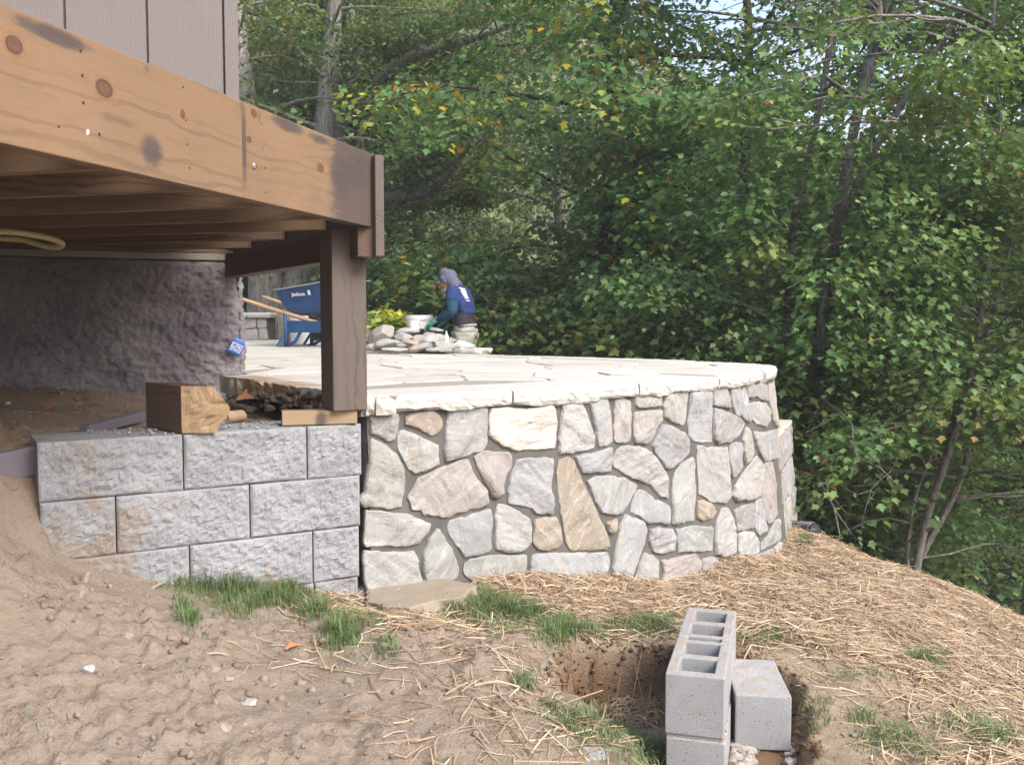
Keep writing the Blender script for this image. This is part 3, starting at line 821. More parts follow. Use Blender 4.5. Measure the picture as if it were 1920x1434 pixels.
for i, (pl, c) in enumerate(STONES):
    sz = [wall_sz(px, py) for px, py in pl]
    sm = float(np.mean([s for s, z in sz])); _, t, _ = wc_at(np.array(sm))
    add_stone(sz, c, i + 3, wall_pt, (t[0], t[1], 0), stone_wall)
# the turned end of the wall, beyond the frontal stones, and its hidden back
r_ = random.Random(5)
def fill_stones(surf, tangent, s0, s1, zb, zt, w0, h0, seed):
    z = zt; k = seed
    while z > zb:
        h = h0 * r_.uniform(0.75, 1.3); s = s0 + r_.uniform(0, 0.02)
        while s < s1 - 0.03:
            ww = min(w0 * r_.uniform(0.6, 1.4), s1 - s - 0.005)
            j = lambda q: r_.uniform(-q, q)
            g = 0.011
            pl = [(s + g, z - g + j(.008)), (s + ww / 2, z - g + j(.006)), (s + ww - g, z - g + j(.008)), (s + ww - g + j(.005), z - h / 2), (s + ww - g + j(.006), z - h + g), (s + ww / 2, z - h + g + j(.008)), (s + g + j(.006), z - h + g), (s + g + j(.006), z - h / 2)]
            add_stone(pl, r_.choice([GREY, PALE, PINK, PURP, WHITE]), k, surf, tangent(s + ww / 2), stone_wall, step=0.03)
            k += 1; s += ww
        z -= h
def _tan(s):
    _, t, _ = wc_at(np.array(s)); return (t[0], t[1], 0)
fill_stones(wall_pt, _tan, S_TIP + 0.05, S_TIP + 1.1, -1.95, ZP - 0.07, 0.16, 0.24, 300)
# lower stub of wall that runs on past the capped corner
sb0 = np.array([1.70, 6.23]); sb1 = np.array([2.13, 7.35]); sbt = (sb1 - sb0) / np.linalg.norm(sb1 - sb0); sbn = np.array([sbt[1], -sbt[0]])
ZS = -0.80
def stub_pt(s, z, d):
    s = np.asarray(s, float); z = np.asarray(z, float)
    q = sb0 + s[..., None] * sbt + sbn * (np.asarray(d) + 0.075 * (ZS - z))[..., None]
    return np.concatenate([q, z[..., None]], -1)
fill_stones(stub_pt, lambda s: (sbt[0], sbt[1], 0), 0.02, 1.32, -1.95, ZS, 0.26, 0.24, 400)
def strip(surf, ss, zs, dn):
    A, B = np.meshgrid(ss, zs, indexing='ij')
    D = dn * fbm(A * 14, B * 14, None, 3, 61)
    V = surf(A, B, D).reshape(-1, 3); n = len(zs)
    F = [(i * n + j, (i + 1) * n + j, (i + 1) * n + j + 1, i * n + j + 1) for i in range(len(ss) - 1) for j in range(n - 1)]
    return V, F
ss = np.arange(0, S_TIP + 1.2, 0.025); zs = np.arange(-2.15, ZP - 0.03, 0.03)
mv, mf = strip(wall_pt, ss, zs, 0.004)
# return at the left end
p0, t0, n0 = wc_at(np.array(0.0))
ev, ef = [], []
for k, dd in enumerate(np.linspace(0, 0.38, 9)):
    for z in zs:
        q = p0 - n0 * dd + n0 * (BAT(0) * (ZP - z)) - t0 * 0.012 * (k > 0) + t0 * 0.006 * vnoise(dd * 30, z * 30)
        ev.append((q[0], q[1], z))
nz = len(zs)
ef = [((k + 1) * nz + j, k * nz + j, k * nz + j + 1, (k + 1) * nz + j + 1) for k in range(8) for j in range(nz - 1)]
sv, sf = strip(stub_pt, np.arange(0.0, 1.36, 0.04), np.arange(-2.15, ZS - 0.01, 0.04), 0.004)
tv = [stub_pt(np.array(s), np.array(ZS - 0.012), np.array(d)) for s in (0.0, 1.32) for d in (0.0, -0.3)]
bv = [stub_pt(np.array(1.32), np.array(z), np.array(d)) for z in (-2.15, ZS - 0.012) for d in (0.0, -0.3)]
V, F = join([(mv, mf), (ev, ef), (sv, sf), (tv, [(0, 2, 3, 1)]), (bv, [(0, 1, 3, 2)])])
o = mk('mortar', V - np.array(stone_wall.location), F, MORTAR, stone_wall, True)
# flat stone bedded on top of the stub
def slab_vf(poly, z0, z1, seed, jag=0.006, step=0.05, rnd=0.006):
    """irregular slab from a ccw polygon with rough, rounded edges"""
    O = []
    n = len(poly)
    for i in range(n):
        a, b = np.array(poly[i]), np.array(poly[(i + 1) % n]); k = max(1, int(np.linalg.norm(b - a) / step))
        for j in range(k): O.append(a + (b - a) * j / k)
    O = np.array(O); c = O.mean(0)
    O = O + jag * np.stack([vnoise(O[:, 0] * 17 + seed, O[:, 1] * 17), vnoise(O[:, 0] * 17, O[:, 1] * 17 + seed)], 1)
    rad = np.linalg.norm(O - c, axis=1)[:, None]
    m = len(O); rings = []
    prof = [(z1, -rnd * 2.2), (z1 - rnd * 0.7, -rnd * 0.5), (z1 - (z1 - z0) * 0.35, 0.0), (z1 - (z1 - z0) * 0.7, -rnd * 0.3), (z0, -rnd * 1.5)]
    for k, (z, off) in enumerate(prof):
        ja = 0 if k == 0 else jag * 0.8
        R = O + (O - c) / rad * (off + ja * vnoise(O[:, 0] * 40 + 7 * k, O[:, 1] * 40 + seed)[:, None])
        zz = z + (0.0 if k == 0 else 0.1 * ja * vnoise(O[:, 0] * 30, O[:, 1] * 30 + k)); rings.append(np.c_[R, np.full(m, 0) + zz])
    V = np.vstack(rings); F = []
    for k in range(len(prof) - 1):
        for i in range(m):
            j = (i + 1) % m; F.append((k * m + i, (k + 1) * m + i, (k + 1) * m + j, k * m + j))
    F.append(tuple(range(m))); F.append(tuple(range((len(prof) - 1) * m + m - 1, (len(prof) - 1) * m - 1, -1)))
    return V, F
def add_slab(poly, z0, z1, m, colr, parent, name, seed, **kw):
    V, F = slab_vf(poly, z0, z1, seed, **kw); c = V.mean(0); c[2] = z1
    o = mk(name, V - c, F, m, parent, False)
    o.matrix_local = (parent.matrix_world.inverted() if parent else Matrix.Identity(4)) @ Matrix.Translation(c)
    o.color = (*colr, 1); return o
q = [stub_pt(np.array(s), np.array(ZS), np.array(d))[:2] for s, d in ((0.25, 0.012), (1.34, 0.012), (1.34, -0.12), (0.25, -0.12))]
add_slab(q, ZS - 0.005, ZS + 0.022, FLAG, (0.55, 0.47, 0.38), stone_wall, 'capstone', 5)

# ------------------------------------------------------------------ capstones along the edge
cuts = [0.0]
for px, py in ((955, 733), (1190, 719), (1338, 708), (1425, 698)): cuts.append(wall_sz(px, py)[0])
s = S_TIP + 0.22
while s < S[-1] - 0.3: cuts.append(s); s += random.uniform(0.6, 1.0)
cuts.append(S[-1])
CAPW, CAPT = 0.36, 0.076
for k in range(len(cuts) - 1):
    a, b = cuts[k] + (0.004 if k else -0.03), cuts[k + 1] - 0.004
    ns = max(4, int((b - a) / 0.022)); ss = np.linspace(a, b, ns)
    prof = [(-CAPW, -CAPT), (-CAPW, 0), (-0.25, 0), (-0.12, 0.0), (-0.03, 0.0), (0.012, -0.001), (0.029, -0.008), (0.037, -0.022), (0.036, -0.040), (0.036, -0.056), (0.028, -0.069), (0.012, -0.076), (-0.06, -0.078)]
    V = []
    for i, s in enumerate(ss):
        e = min(s - a, b - s); sh = 0.010 * math.exp(-e / 0.015)
        p, t, n = wc_at(np.array(s))
        for j, (d, z) in enumerate(prof):
            rough = 0 if j < 4 else 1
            dz = 0.0
            if rough:
                nn = float(fbm(s * 26 + 3 * k, j * 0.55, None, 4, 90 + k, 0.6)); dd = d + nn * 0.0055 - sh * .6 + 0.010 * float(vnoise(s * 5.0, k * 3.0))
                dz = 0.0035 * float(fbm(s * 30, j * 0.9 + 9 * k, None, 3, 140)) * (0.4 if j < 7 else 1.2)
                if j >= 10: dz += 0.008 * float(vnoise(s * 7, k * 5.0))
            else: dd = d
            q = p + n * dd; V.append((q[0], q[1], ZP + z + dz - 0.002 * (k % 3)))
    m = len(prof); F = [(i * m + j, (i + 1) * m + j, (i + 1) * m + (j + 1) % m, i * m + (j + 1) % m) for i in range(ns - 1) for j in range(m)]
    F += [tuple(range(m)), tuple((ns - 1) * m + j for j in range(m - 1, -1, -1))]
    V = np.array(V); c = V.mean(0)
    o = mk('capstone', V - c, F, FLAG, stone_wall); o.matrix_local = stone_wall.matrix_world.inverted() @ Matrix.Translation(c)
    kk = random.uniform(0.92, 1.05); o.color = (0.46 * kk, 0.455 * kk, 0.435 * kk, 1)

# ------------------------------------------------------------------ patio paving
inner = offset_curve(lipc, 0.035 + CAPW + 0.006)
iS = [i for i in range(len(inner)) if inner[i, 1] < 13.5]
inn = inner[iS]
h2 = FC[:2] + np.array([-0.389, 0.921]) * 10.5
outline = np.vstack([[lb0], [lb1 + np.array([0.03, 0.0])], inn[::8], [(-3.2, 15.2)], [(-6.0, 15.4)], [h2], [FC[:2] + np.array([0.03, 0.0])]])
patio = empty('patio', (0.0, 6.0, ZP), 'pale flagstone patio paving behind the stone wall', kind='structure')
bpy.context.view_layer.update()
def clip_half(poly, p, n):
    out = []
    for i in range(len(poly)):
        a, b = poly[i], poly[(i + 1) % len(poly)]; da, db = (a - p) @ n, (b - p) @ n
        if da <= 0: out.append(a)
        if da * db < 0: out.append(a + (b - a) * da / (da - db))
    return out
seeds = []
y = 3.7
row = 0
while y < 15.6:
    st = 0.46 if y < 7 else 0.62
    x = -6.2 + (row % 2) * st * 0.5
    while x < 2.2:
        seeds.append((x + random.uniform(-.2, .2) * st * 1.6, y + random.uniform(-.2, .2) * st)); x += st * random.choice([1.0, 1.4, 1.9])
    y += st * 0.8; row += 1
seeds = np.array(seeds)
osd = poly_sd(outline, seeds[:, 0], seeds[:, 1])
from mathutils.geometry import tessellate_polygon
keep = np.where(osd > -0.5)[0]
nflag = 0
for i in keep:
    p = seeds[i]
    poly = [p + np.array(d) for d in ((-2, -2), (2, -2), (2, 2), (-2, 2))]
    dd = np.linalg.norm(seeds - p, axis=1)
    for j in np.argsort(dd)[1:22]:
        q = seeds[j]; n = (q - p) / np.linalg.norm(q - p)
        poly = clip_half(poly, (p + q) / 2 - n * 0.007, n)
        if len(poly) < 3: break
    if len(poly) < 3: continue
    # clip to the outline by walking its edges near the cell (locally convex)
    P = np.array(poly)
    if osd[i] < 2.0:
        for a, b in zip(outline, np.roll(outline, -1, 0)):
            e = b - a; L = np.linalg.norm(e)
            if L < 1e-6: continue
            mid = P.mean(0); t = np.clip(((mid - a) @ e) / L ** 2, 0, 1)
            if np.linalg.norm(mid - a - t * e) > 1.0: continue
            n = np.array([e[1], -e[0]]) / L
            if poly_sd(outline, *( (a + b) / 2 + n * 0.01)) > 0: n = -n
            tt = [((v - a) @ e) / L ** 2 for v in poly]
            if max(tt) < 0 or min(tt) > 1: continue
            poly = clip_half(poly, a, n)
            if len(poly) < 3: break
    if len(poly) < 3: continue
    P = np.array(poly)
    ar = 0.5 * np.sum(P[:, 0] * np.roll(P[:, 1], -1) - np.roll(P[:, 0], -1) * P[:, 1])
    if abs(ar) < 0.012 or poly_sd(outline, *P.mean(0)) < 0: continue
    if ar < 0: P = P[::-1]
    # the far paving is never seen behind the house
    kk = random.uniform(0.86, 1.08); c = random.choice([(0.42, 0.412, 0.39), (0.45, 0.445, 0.42), (0.43, 0.385, 0.345), (0.40, 0.395, 0.385)])
    add_slab(P, ZP - 0.045, ZP + random.uniform(-0.006, 0.002), FLAG, tuple(v * kk for v in c), patio, 'flagstone', i, step=0.09, jag=0.008, rnd=0.004); nflag += 1
tris = tessellate_polygon([[Vector((*p, 0)) for p in outline]])
V = [(p[0], p[1], ZP - 0.009) for p in outline]; k = len(V)
V += [(p[0], p[1], ZP - 0.075) for p in outline]
F = [tuple(t) for t in tris] + [(i, (i + 1) % k, k + (i + 1) % k, k + i) for i in range(k)]
o = mk('mortar_bed', np.array(V) - np.array([0, 6.0, ZP]), F, mat_plain('pale_joint_mortar', (.25, .24, .22), .95, .1, .15, 20), patio)
# two thick slabs whose broken edges show beside the post
ed = (lb1 - lb0) / np.linalg.norm(lb1 - lb0)
nn = np.array([ed[1], -ed[0]])
if nn[0] > 0: nn = -nn
Ltot = np.linalg.norm(lb1 - lb0)
for a, b, c, th, out in ((0.0, 0.62, (0.34, 0.235, 0.15), 0.085, 0.035), (0.60, 1.0, (0.47, 0.45, 0.40), 0.075, 0.0)):
    p, q = lb0 + ed * Ltot * a, lb0 + ed * Ltot * b
    pl = [p + nn * (out + 0.01), q + nn * (out * 0.4 + 0.02), q - nn * 0.12, p - nn * 0.12]
    P = np.array(pl)
    if 0.5 * np.sum(P[:, 0] * np.roll(P[:, 1], -1) - np.roll(P[:, 0], -1) * P[:, 1]) < 0: P = P[::-1]
    add_slab(P, ZP - th, ZP + 0.006, FLAG, c, patio, 'edge_slab', int(a * 10) + 71, step=0.025, jag=0.02, rnd=0.006)

# ------------------------------------------------------------------ block wall
ZB = -0.413; CH = 0.207
block_wall = empty('block_wall', (BA + BV * 0.5 + np.array([0, 0, ZB - 3 * CH])).tolist(), 'low retaining wall of grey split face concrete blocks beside the stone wall', 'block wall')
bpy.context.view_layer.update()
def t_of(px, py):
    return float((at_plane(px, py, BA, BN) - BA) @ BV)
rows = [[(72, 900), (344, 870), (576, 850), (678, 840)], [(76, 980), (218, 980), (469, 960), (676, 940)], [(79, 1060), (356, 1060), (587, 1045), (674, 1030)], [(80, 1140), (250, 1140), (430, 1130), (590, 1120), (672, 1110)]]
def block_mesh(L, H, seed, D=0.28):
    nx, nz = max(4, int(L / 0.007)), int(H / 0.007)
    xs, zs = np.linspace(0, L, nx), np.linspace(0, H, nz)
    A, B = np.meshgrid(xs, zs, indexing='ij')
    e = np.minimum(np.minimum(A, L - A), np.minimum(B, H - B) * 1.4)
    d = 0.007 * (1 - np.exp(-e / 0.005)) + (fbm(A * 7 + seed * 3.3, B * 7, None, 2, seed) * 0.005 + fbm(A * 45 + seed, B * 45, None, 3, seed + 5, 0.7) * 0.0042) * (1 - np.exp(-e / 0.008))
    V = np.stack([A, -d, B], -1).reshape(-1, 3)
    F = [(i * nz + j, (i + 1) * nz + j, (i + 1) * nz + j + 1, i * nz + j + 1) for i in range(nx - 1) for j in range(nz - 1)]
    rim = [i * nz for i in range(nx)] + [(nx - 1) * nz + j for j in range(1, nz)] + [i * nz + nz - 1 for i in range(nx - 2, -1, -1)] + [j for j in range(nz - 2, 0, -1)]
    k = len(V); back = V[rim].copy(); back[:, 1] = D
    V = np.vstack([V, back]); m = len(rim)
    F += [(rim[(i + 1) % m], rim[i], k + i, k + (i + 1) % m) for i in range(m)] + [tuple(k + i for i in range(m))]
    return V, F
for r, pts in enumerate(rows):
    ts = [t_of(*p) for p in pts]
    for i in range(len(ts) - 1):
        a, b = ts[i] + (0.0028 if i else 0), ts[i + 1] - 0.0028
        V, F = block_mesh(b - a, CH - 0.003, r * 7 + i)
        o_ = BA + BV * a + np.array([0, 0, ZB - CH * (r + 1)]) + BN * random.uniform(-0.002, 0.003)
        me = new_mesh('block', V, F)
        o = link('block', me, BLOCK, block_wall); o.matrix_local = block_wall.matrix_world.inverted() @ frame(o_, BV)
# gravel in the hollow tops, and scraps of concrete lying on the top course

# ================================================================== HOUSE
def M4(o, x, z=(0, 0, 1)): return frame(o, x, z=z)
def child(name, me, m, parent, mat4):
    o = link(name, me, m, parent); o.matrix_local = parent.matrix_world.inverted() @ mat4; return o
house = empty('house', FC.tolist(), 'house corner with taupe board siding above a rough grey parged foundation', 'house')
bpy.context.view_layer.update()
# foundation: rough parged wall, local x runs left from the corner, y out of the wall
FL, FZ0, FZ1 = 3.0, -0.75, 0.335
def found_xy(s):
    """outline of the foundation in plan, s < 0 turns the corner; a rounded arris"""
    w2 = np.array([-0.389, 0.921]); h = -HV[:2]
    s = np.asarray(s, float)
    a = np.clip(s, 0, None)[..., None] * h; b = np.clip(-s, 0, None)[..., None] * w2
    n1, n2 = HN[:2], np.array([0.921, 0.389])
    k = sstep(-0.05, 0.05, s)[..., None]
    n = n1 * k + n2 * (1 - k); n = n / np.linalg.norm(n, axis=-1)[..., None]
    inset = -0.035 * np.exp(-(s / 0.05) ** 2)[..., None]
    return FC[:2] + a + b + n * inset, n
ss = np.arange(-0.5, FL, 0.0085); zs = np.arange(FZ0, FZ1 + 0.001, 0.0085)
A, B = np.meshgrid(ss, zs, indexing='ij')
p, n = found_xy(A)
dsp = fbm(A * 2.6, B * 2.6, None, 3, 33) * 0.012 + fbm(A * 9 + B * 3, B * 11, None, 4, 35, 0.6) * 0.009 + fbm(A * 36 + B * 12, B * 40, None, 3, 37, 0.65) * 0.008
dsp = dsp * sstep(FZ1 + 0.002, FZ1 - 0.03, B) + 0.03 * sstep(-0.30, -0.44, B) * (0.6 + 0.5 * fbm(A * 4, B * 0, None, 2, 39))
V = np.concatenate([p + n * dsp[..., None], B[..., None]], -1).reshape(-1, 3)
nz = len(zs); nx = len(ss)
i, j = np.meshgrid(np.arange(nx - 1), np.arange(nz - 1), indexing='ij'); a = (i * nz + j).ravel()
mk('foundation_wall', V - FC, np.stack([a, a + 1, a + nz + 1, a + nz], 1), PARGE, house, True)
# sill plates on the foundation, ends stepped back
def hboard(name, s0, s1, z0, z1, out0, out1, m, bev=0.003, wob=0.0):
    """board along the house wall: s metres left of the corner, out metres proud of the wall"""
    o = FC - HV * s1 + HN * out0 + np.array([0, 0, z0])
    # local x to the right, y into the house
    me_o = board(name, o + HN * (out1 - out0), HV, s1 - s0, out1 - out0, z1 - z0, m, house, bev=bev, wob=wob)
    return me_o
hboard('sill_plate', 0.10, 3.0, 0.337, 0.375, -0.14, 0.012, SILLW)
hboard('ledger_board', 0.05, 3.0, 0.378, 0.402, -0.14, 0.0, JOISTW)
hboard('ledger_board', 0.62, 3.0, 0.405, 0.43, -0.14, 0.006, JOISTW)
# siding: panel boards between dark grooves, corner trim board
def s_at(px, py):
    return float((FC - at_plane(px, py, FC + HN * 0.02, HN)) @ HV)
g1, g2, gt, gc = s_at(122, 60), s_at(277, 100), s_at(421, 160), s_at(448, 170)
STOP = 3.4
hboard('wall_sheathing', gc + 0.01, 3.2, 0.43, STOP, -0.12, 0.004, DARKW, bev=0)
edges = [gt, g2, g1, g1 + (g1 - g2), g1 + 2 * (g1 - g2), g1 + 3 * (g1 - g2)]
for k in range(len(edges) - 1):
    hboard('siding_board', edges[k] + 0.006, edges[k + 1] - 0.006, 0.42, STOP, 0.005, 0.021, SIDING, bev=0.002)
hboard('corner_trim', gc, gt - 0.004, 0.42, STOP, 0.005, 0.034, SIDING, bev=0.003)
# second wall, turning away at the corner
V, F = box_vf(0, 6.0, 0.01, 0.12, 0.42, STOP)
child('side_wall', new_mesh('side_wall', V, F), SIDING, house, M4((FC - HV * gc).tolist(), (-0.389, 0.921, 0)))
V, F = box_vf(0.06, 6.0, 0.04, 0.30, FZ0, 0.42)
child('side_foundation', new_mesh('side_foundation', V, F), PARGE, house, M4(FC.tolist(), (-0.389, 0.921, 0)))
# house body and a plain shed roof well above the frame
V, F = box_vf(-3.2, -gc - 0.02, 0.13, 4.5, 0.43, STOP)
child('house_body', new_mesh('house_body', V, F), SIDING, house, M4(FC.tolist(), HV.tolist()))
V = [(-3.6, -0.5, STOP - 0.1), (0.15, -0.5, STOP - 0.1), (0.15, 4.9, STOP - 0.1), (-3.6, 4.9, STOP - 0.1), (-3.6, -0.5, STOP + 0.12), (0.15, -0.5, STOP + 0.12), (0.15, 4.9, STOP + 1.3), (-3.6, 4.9, STOP + 1.3)]
F = [(0, 3, 2, 1), (4, 5, 6, 7), (0, 1, 5, 4), (1, 2, 6, 5), (2, 3, 7, 6), (3, 0, 4, 7)]
child('roof', new_mesh('roof', V, F), DARKW, house, M4(FC.tolist(), HV.tolist()))

# ================================================================== DECK
EB = np.array([-0.537, 3.76, 0.0])                                  # outer bottom corner of the fascia
E0 = at_plane(703, 427.5, EB, NU); E1 = at_plane(703, 291, EB, NU)
ZF0, ZF1 = float(E0[2]), float(E1[2])
E = np.array([E0[0], E0[1], 0.0])
deck = empty('deck', (E + np.array([0, 0, ZF0])).tolist(), 'raised wooden deck with a bright pine rim beam at its cut corner', 'deck')
bpy.context.view_layer.update()
def fxz(px, py):
    """pixel on the fascia -> (metres from the corner, metres above its lower edge)"""
    p = at_plane(px, py, E, NU); return float((E - p) @ U), float(p[2] - ZF0)
SEAM = fxz(455, 270)[0]
def knots(lst, x0):
    o = []
    for px, py, rx, rz in lst:
        a, b = fxz(px, py); o.append((a - x0, b, rx, rz))
    return o
HF = ZF1 - ZF0
K_near = knots([(27, 85, 0.024, 0.019), (196, 166, 0.030, 0.021), (343, 215, 0.010, 0.012)], SEAM)
K_far = knots([(601, 315, 0.024, 0.016), (476, 213, 0.018, 0.013), (478, 312, 0.012, 0.010), (467, 262, 0.015, 0.010)], 0.0)
LIGHTW, GRAINW = (0.195, 0.125, 0.074), (0.095, 0.055, 0.034)
def S(px, py, x0, rx, rz, a): x, z = fxz(px, py); return (x - x0, z, rx, rz, a)
st_near = [S(285, 283, SEAM, 0.055, 0.05, 0.85), S(105, 68, SEAM, 0.12, 0.022, 0.95), S(40, 40, SEAM, 0.05, 0.02, 0.5), S(275, 130, SEAM, 0.02, 0.02, 0.5), S(165, 175, SEAM, 0.01, 0.01, .0), S(455, 200, SEAM, 0.02, 0.04, 0.6), S(220, 225, SEAM, .12, .02, .5), S(390, 160, SEAM, .2, .015, .6)]
st_far = [S(540, 235, 0.0, 0.12, 0.026, 0.95), S(640, 330, 0, 0.10, 0.09, 0.95), S(672, 320, 0, 0.12, 0.10, 0.8), S(600, 262, 0, .1, .02, .8), S(458, 270, 0.0, 0.014, 0.14, 0.9), S(486, 215, 0, 0.02, 0.04, 0.5)]
FAS_N = mat_wood('pine_beam', LIGHTW, GRAINW, K_near, ring=185, stains=st_near, seed=2.0)
FAS_F = mat_wood('pine_beam_end', LIGHTW, GRAINW, K_far, ring=185, stains=st_far, end_stain=(0.12, 0.55, 1.35), seed=7.0)
def fascia(name, x0, x1, m, inset=0.0, z0=0.0, z1=HF, T=0.038, bev=0.003):
    # local x runs from the corner towards the viewer, y into the deck
    o = E - U * x0 - NU * inset + np.array([0, 0, ZF0 + z0])
    nseg = 40
    b = board(name, (o - NU * T).tolist(), -U, x1 - x0, T, z1 - z0, m, deck, bev=bev, wob=0.0)
    return b
# local y must point outwards or inwards consistently: board() takes y = z cross x
fascia('fascia_board', 0.0, SEAM - 0.0008, FAS_F); fascia('fascia_board', SEAM + 0.0008, 3.9, FAS_N)
fascia('rim_board', 0.03, 3.9, JOISTW, inset=0.040, z0=0.006, z1=HF - 0.03)
# joists, square to the fascia, running back to the house
ZJ0, ZJ1 = ZF0 + 0.018, ZF1 - 0.030
for k in range(-4, 9):
    dist = 0.18 + 0.405 * k                                         # along -U from the corner
    if dist >= 0.1: start = E - U * dist - NU * 0.082
    else:
        # beyond the corner the joists die against the 45 degree rim
        lam = -dist
        # point on the rim line E + a*(-G) whose projection on U is lam
        a = lam / float(-G @ U); start = E - G * a - NU * 0.09
    L = 4.2
    b = board('joist', (start + np.array([0, 0, ZJ0])).tolist(), -NU, L, 0.038, ZJ1 - ZJ0, JOISTW, deck, bev=0.002)
# blocking between joists seen as short dark stubs
# deck boards over the joists, parallel to the fascia
for k in range(30):
    off = 0.045 + k * 0.142
    s1 = 3.9; s0 = -min(2.6, off * 1.0 * abs(float(G @ U) / max(1e-6, abs(float(G @ NU))))) if k else 0.0
    o = E - NU * (off + 0.137) - U * s1 + np.array([0, 0, ZF1 - 0.029])
    board('deck_board', o.tolist(), U, s1 - s0 - 0.05, 0.137, 0.026, DECKW, deck, bev=0.002)
# girder under the 45 degree edge and its rim board
PA = np.array([-0.70, 3.75, 0.0])                                   # near arris of the post
W_ = np.array([0.864, 0.504, 0.0])
gs = PA + W_ * 0.075 + G * 0.085
board('girder', (gs - G * 2.35 + np.array([0, 0, 0.243])).tolist(), G, 2.35, 0.09, 0.116, DARKW, deck)
re = at_y(705, 480, 3.715)
o = np.array([re[0], re[1], 0.0]); zb_ = float(re[2]); zt_ = float(at_y(706, 290, 3.715)[2])
board('end_board', (o - G * 2.4 + np.array([0, 0, zb_])).tolist(), G, 2.4, 0.036, zt_ - zb_, POSTW, deck)
ptop = ZF0 - 0.004; pbot = float(at_y(626, 771, 3.75)[2])
# six by six post, local x up the post
V, F = box_vf(0, ptop - pbot, 0, 0.142, 0, 0.142)
me = bevel_mesh(new_mesh('post', V, F), 0.004, 2)
Mp = Matrix.Identity(4)
for c_, a_ in enumerate(((0, 0, 1), W_, np.cross((0, 0, 1), W_))):
    for r in range(3): Mp[r][c_] = float(a_[r])
Mp.translation = Vector((PA + np.array([0, 0, pbot])).tolist())
child('post', me, POSTW, deck, Mp)
# three nail or bolt heads and an old paint drip on the fascia
NAIL = mat_plain('nail_hole', (0.03, 0.025, 0.025), 0.5)
BOLT = mat_plain('bolt_steel', (0.45, 0.45, 0.46), 0.35, 0.5, metal=0.8)
for px, py, r in ((151, 96, .004), (154, 142, .004), (156, 193, .004), (343, 164, .003), (348, 226, .003), (351, 271, .003), (355, 315, .003), (491, 232, .003), (496, 315, .003), (498, 361, .003), (493, 279, .002), (605, 303, .002), (669, 399, .003), (110, 238, .003), (186, 252, .004), (672, 303, .003)):
    p = at_plane(px, py, E, NU) + NU * 0.0006
    V, F = tube_vf([p, p + NU * 0.0008], [r, r * 0.9], 8)
    mk('nail', V - np.array(deck.location), F, NAIL, deck)
p = at_plane(475, 311, E, NU); V, F = tube_vf([p, p + NU * 0.004, p + NU * 0.006], [0.009, 0.009, 0.005], 10); mk('bolt', V - np.array(deck.location), F, BOLT, deck)
WHITEP = mat_plain('white_plastic', (0.75, 0.75, 0.73), 0.5, 0.4)
p = at_plane(178, 300, E, NU) - NU * 0.01; V, F = rock_vf(0.010, 0.008, 0.006, 4, 2, 0.1); mk('drip', V + p - np.array(deck.location), F, WHITEP, deck)
p = at_plane(164, 249, E, NU); V, F = rock_vf(0.004, 0.004, 0.007, 6, 2, 0.1); mk('drip', V + p - np.array(deck.location), F, WHITEP, deck)

# ================================================================== LOOSE THINGS BY THE BLOCK WALL
# hose hanging below the deck
HOSE = mat_plain('yellow_hose_rubber', (0.50, 0.42, 0.21), 0.5, 0.4, 0.1)
hp = [at_y(px, py, Y) for px, py, Y in ((-160, 440, 3.3), (-60, 434, 3.4), (20, 435, 3.5), (70, 442, 3.58), (104, 450, 3.66), (117, 458, 3.74), (108, 464, 3.8), (85, 462, 3.84), (60, 455, 3.86), (30, 449, 3.88), (-60, 446, 3.92), (-160, 450, 3.95))]
P = smooth_path(hp, 60); V, F = tube_vf(P, 0.0115, 10)
c = V.mean(0); o = mk('hose', V - c, F, HOSE, smooth=True, loc=c); tag(o, 'yellow garden hose looped under the deck joists', 'hose')
# squared old timber with a rough sawn end, lying on the block wall
def at_zp(px, py, z): return at_z(px, py, z)
zt_blk = ZB + 0.002
arr = at_z(341, 812, zt_blk)                                         # near lower arris
ed_ = np.array([0.93, 0.36, 0]); ed_ /= np.linalg.norm(ed_)
ld_ = np.array([-0.70, 0.714, 0]); ld_ /= np.linalg.norm(ld_)
TH = 0.172
n1, n2 = 13, 14
# sawn end as a displaced grid in (u along ed_, z)
prof_r = lambda z: 0.150 - 0.005 * vnoise(z * 40, 1.0) + 0.022 * np.exp(-((z - 0.085) / 0.03) ** 2) - 0.03 * sstep(0.10, TH, z) - 0.028 * sstep(0.055, 0.0, z)
us, zz = np.linspace(0, 1, n1), np.linspace(0, TH, n2)
Vt, Ft = [], []
for z in zz:
    wdt = float(prof_r(np.array(z)))
    for u in us:
        d = 0.008 * float(fbm(u * 3, z * 24, None, 4, 8, 0.6)) * min(1, 8 * u)
        q = arr + ed_ * (u * wdt) + np.array([0, 0, z]) - ld_ * d + np.array([0, 0, -0.004 * u])
        Vt.append(q)
endV = np.array(Vt)
Ft = [(j * n1 + i, j * n1 + i + 1, (j + 1) * n1 + i + 1, (j + 1) * n1 + i) for j in range(n2 - 1) for i in range(n1 - 1)]
timber = empty('timber_offcut', arr.tolist(), 'short squared brown timber offcut with a rough sawn end on the block wall', 'timber')
bpy.context.view_layer.update()
child('sawn_end', new_mesh('sawn_end', endV - arr, Ft, False), SAWN, timber, Matrix.Translation(arr.tolist()))
rim = [j * n1 for j in range(n2)] + [(n2 - 1) * n1 + i for i in range(1, n1)] + [j * n1 + n1 - 1 for j in range(n2 - 2, -1, -1)] + [i for i in range(n1 - 2, 0, -1)]
R0 = endV[rim]; R1 = R0 + ld_ * 0.05 ; R2 = R0 + ld_ * 0.30
R2[:, :2] = R2[:, :2]
m_ = len(rim); Vb = np.vstack([R0, R1, R2]) - arr
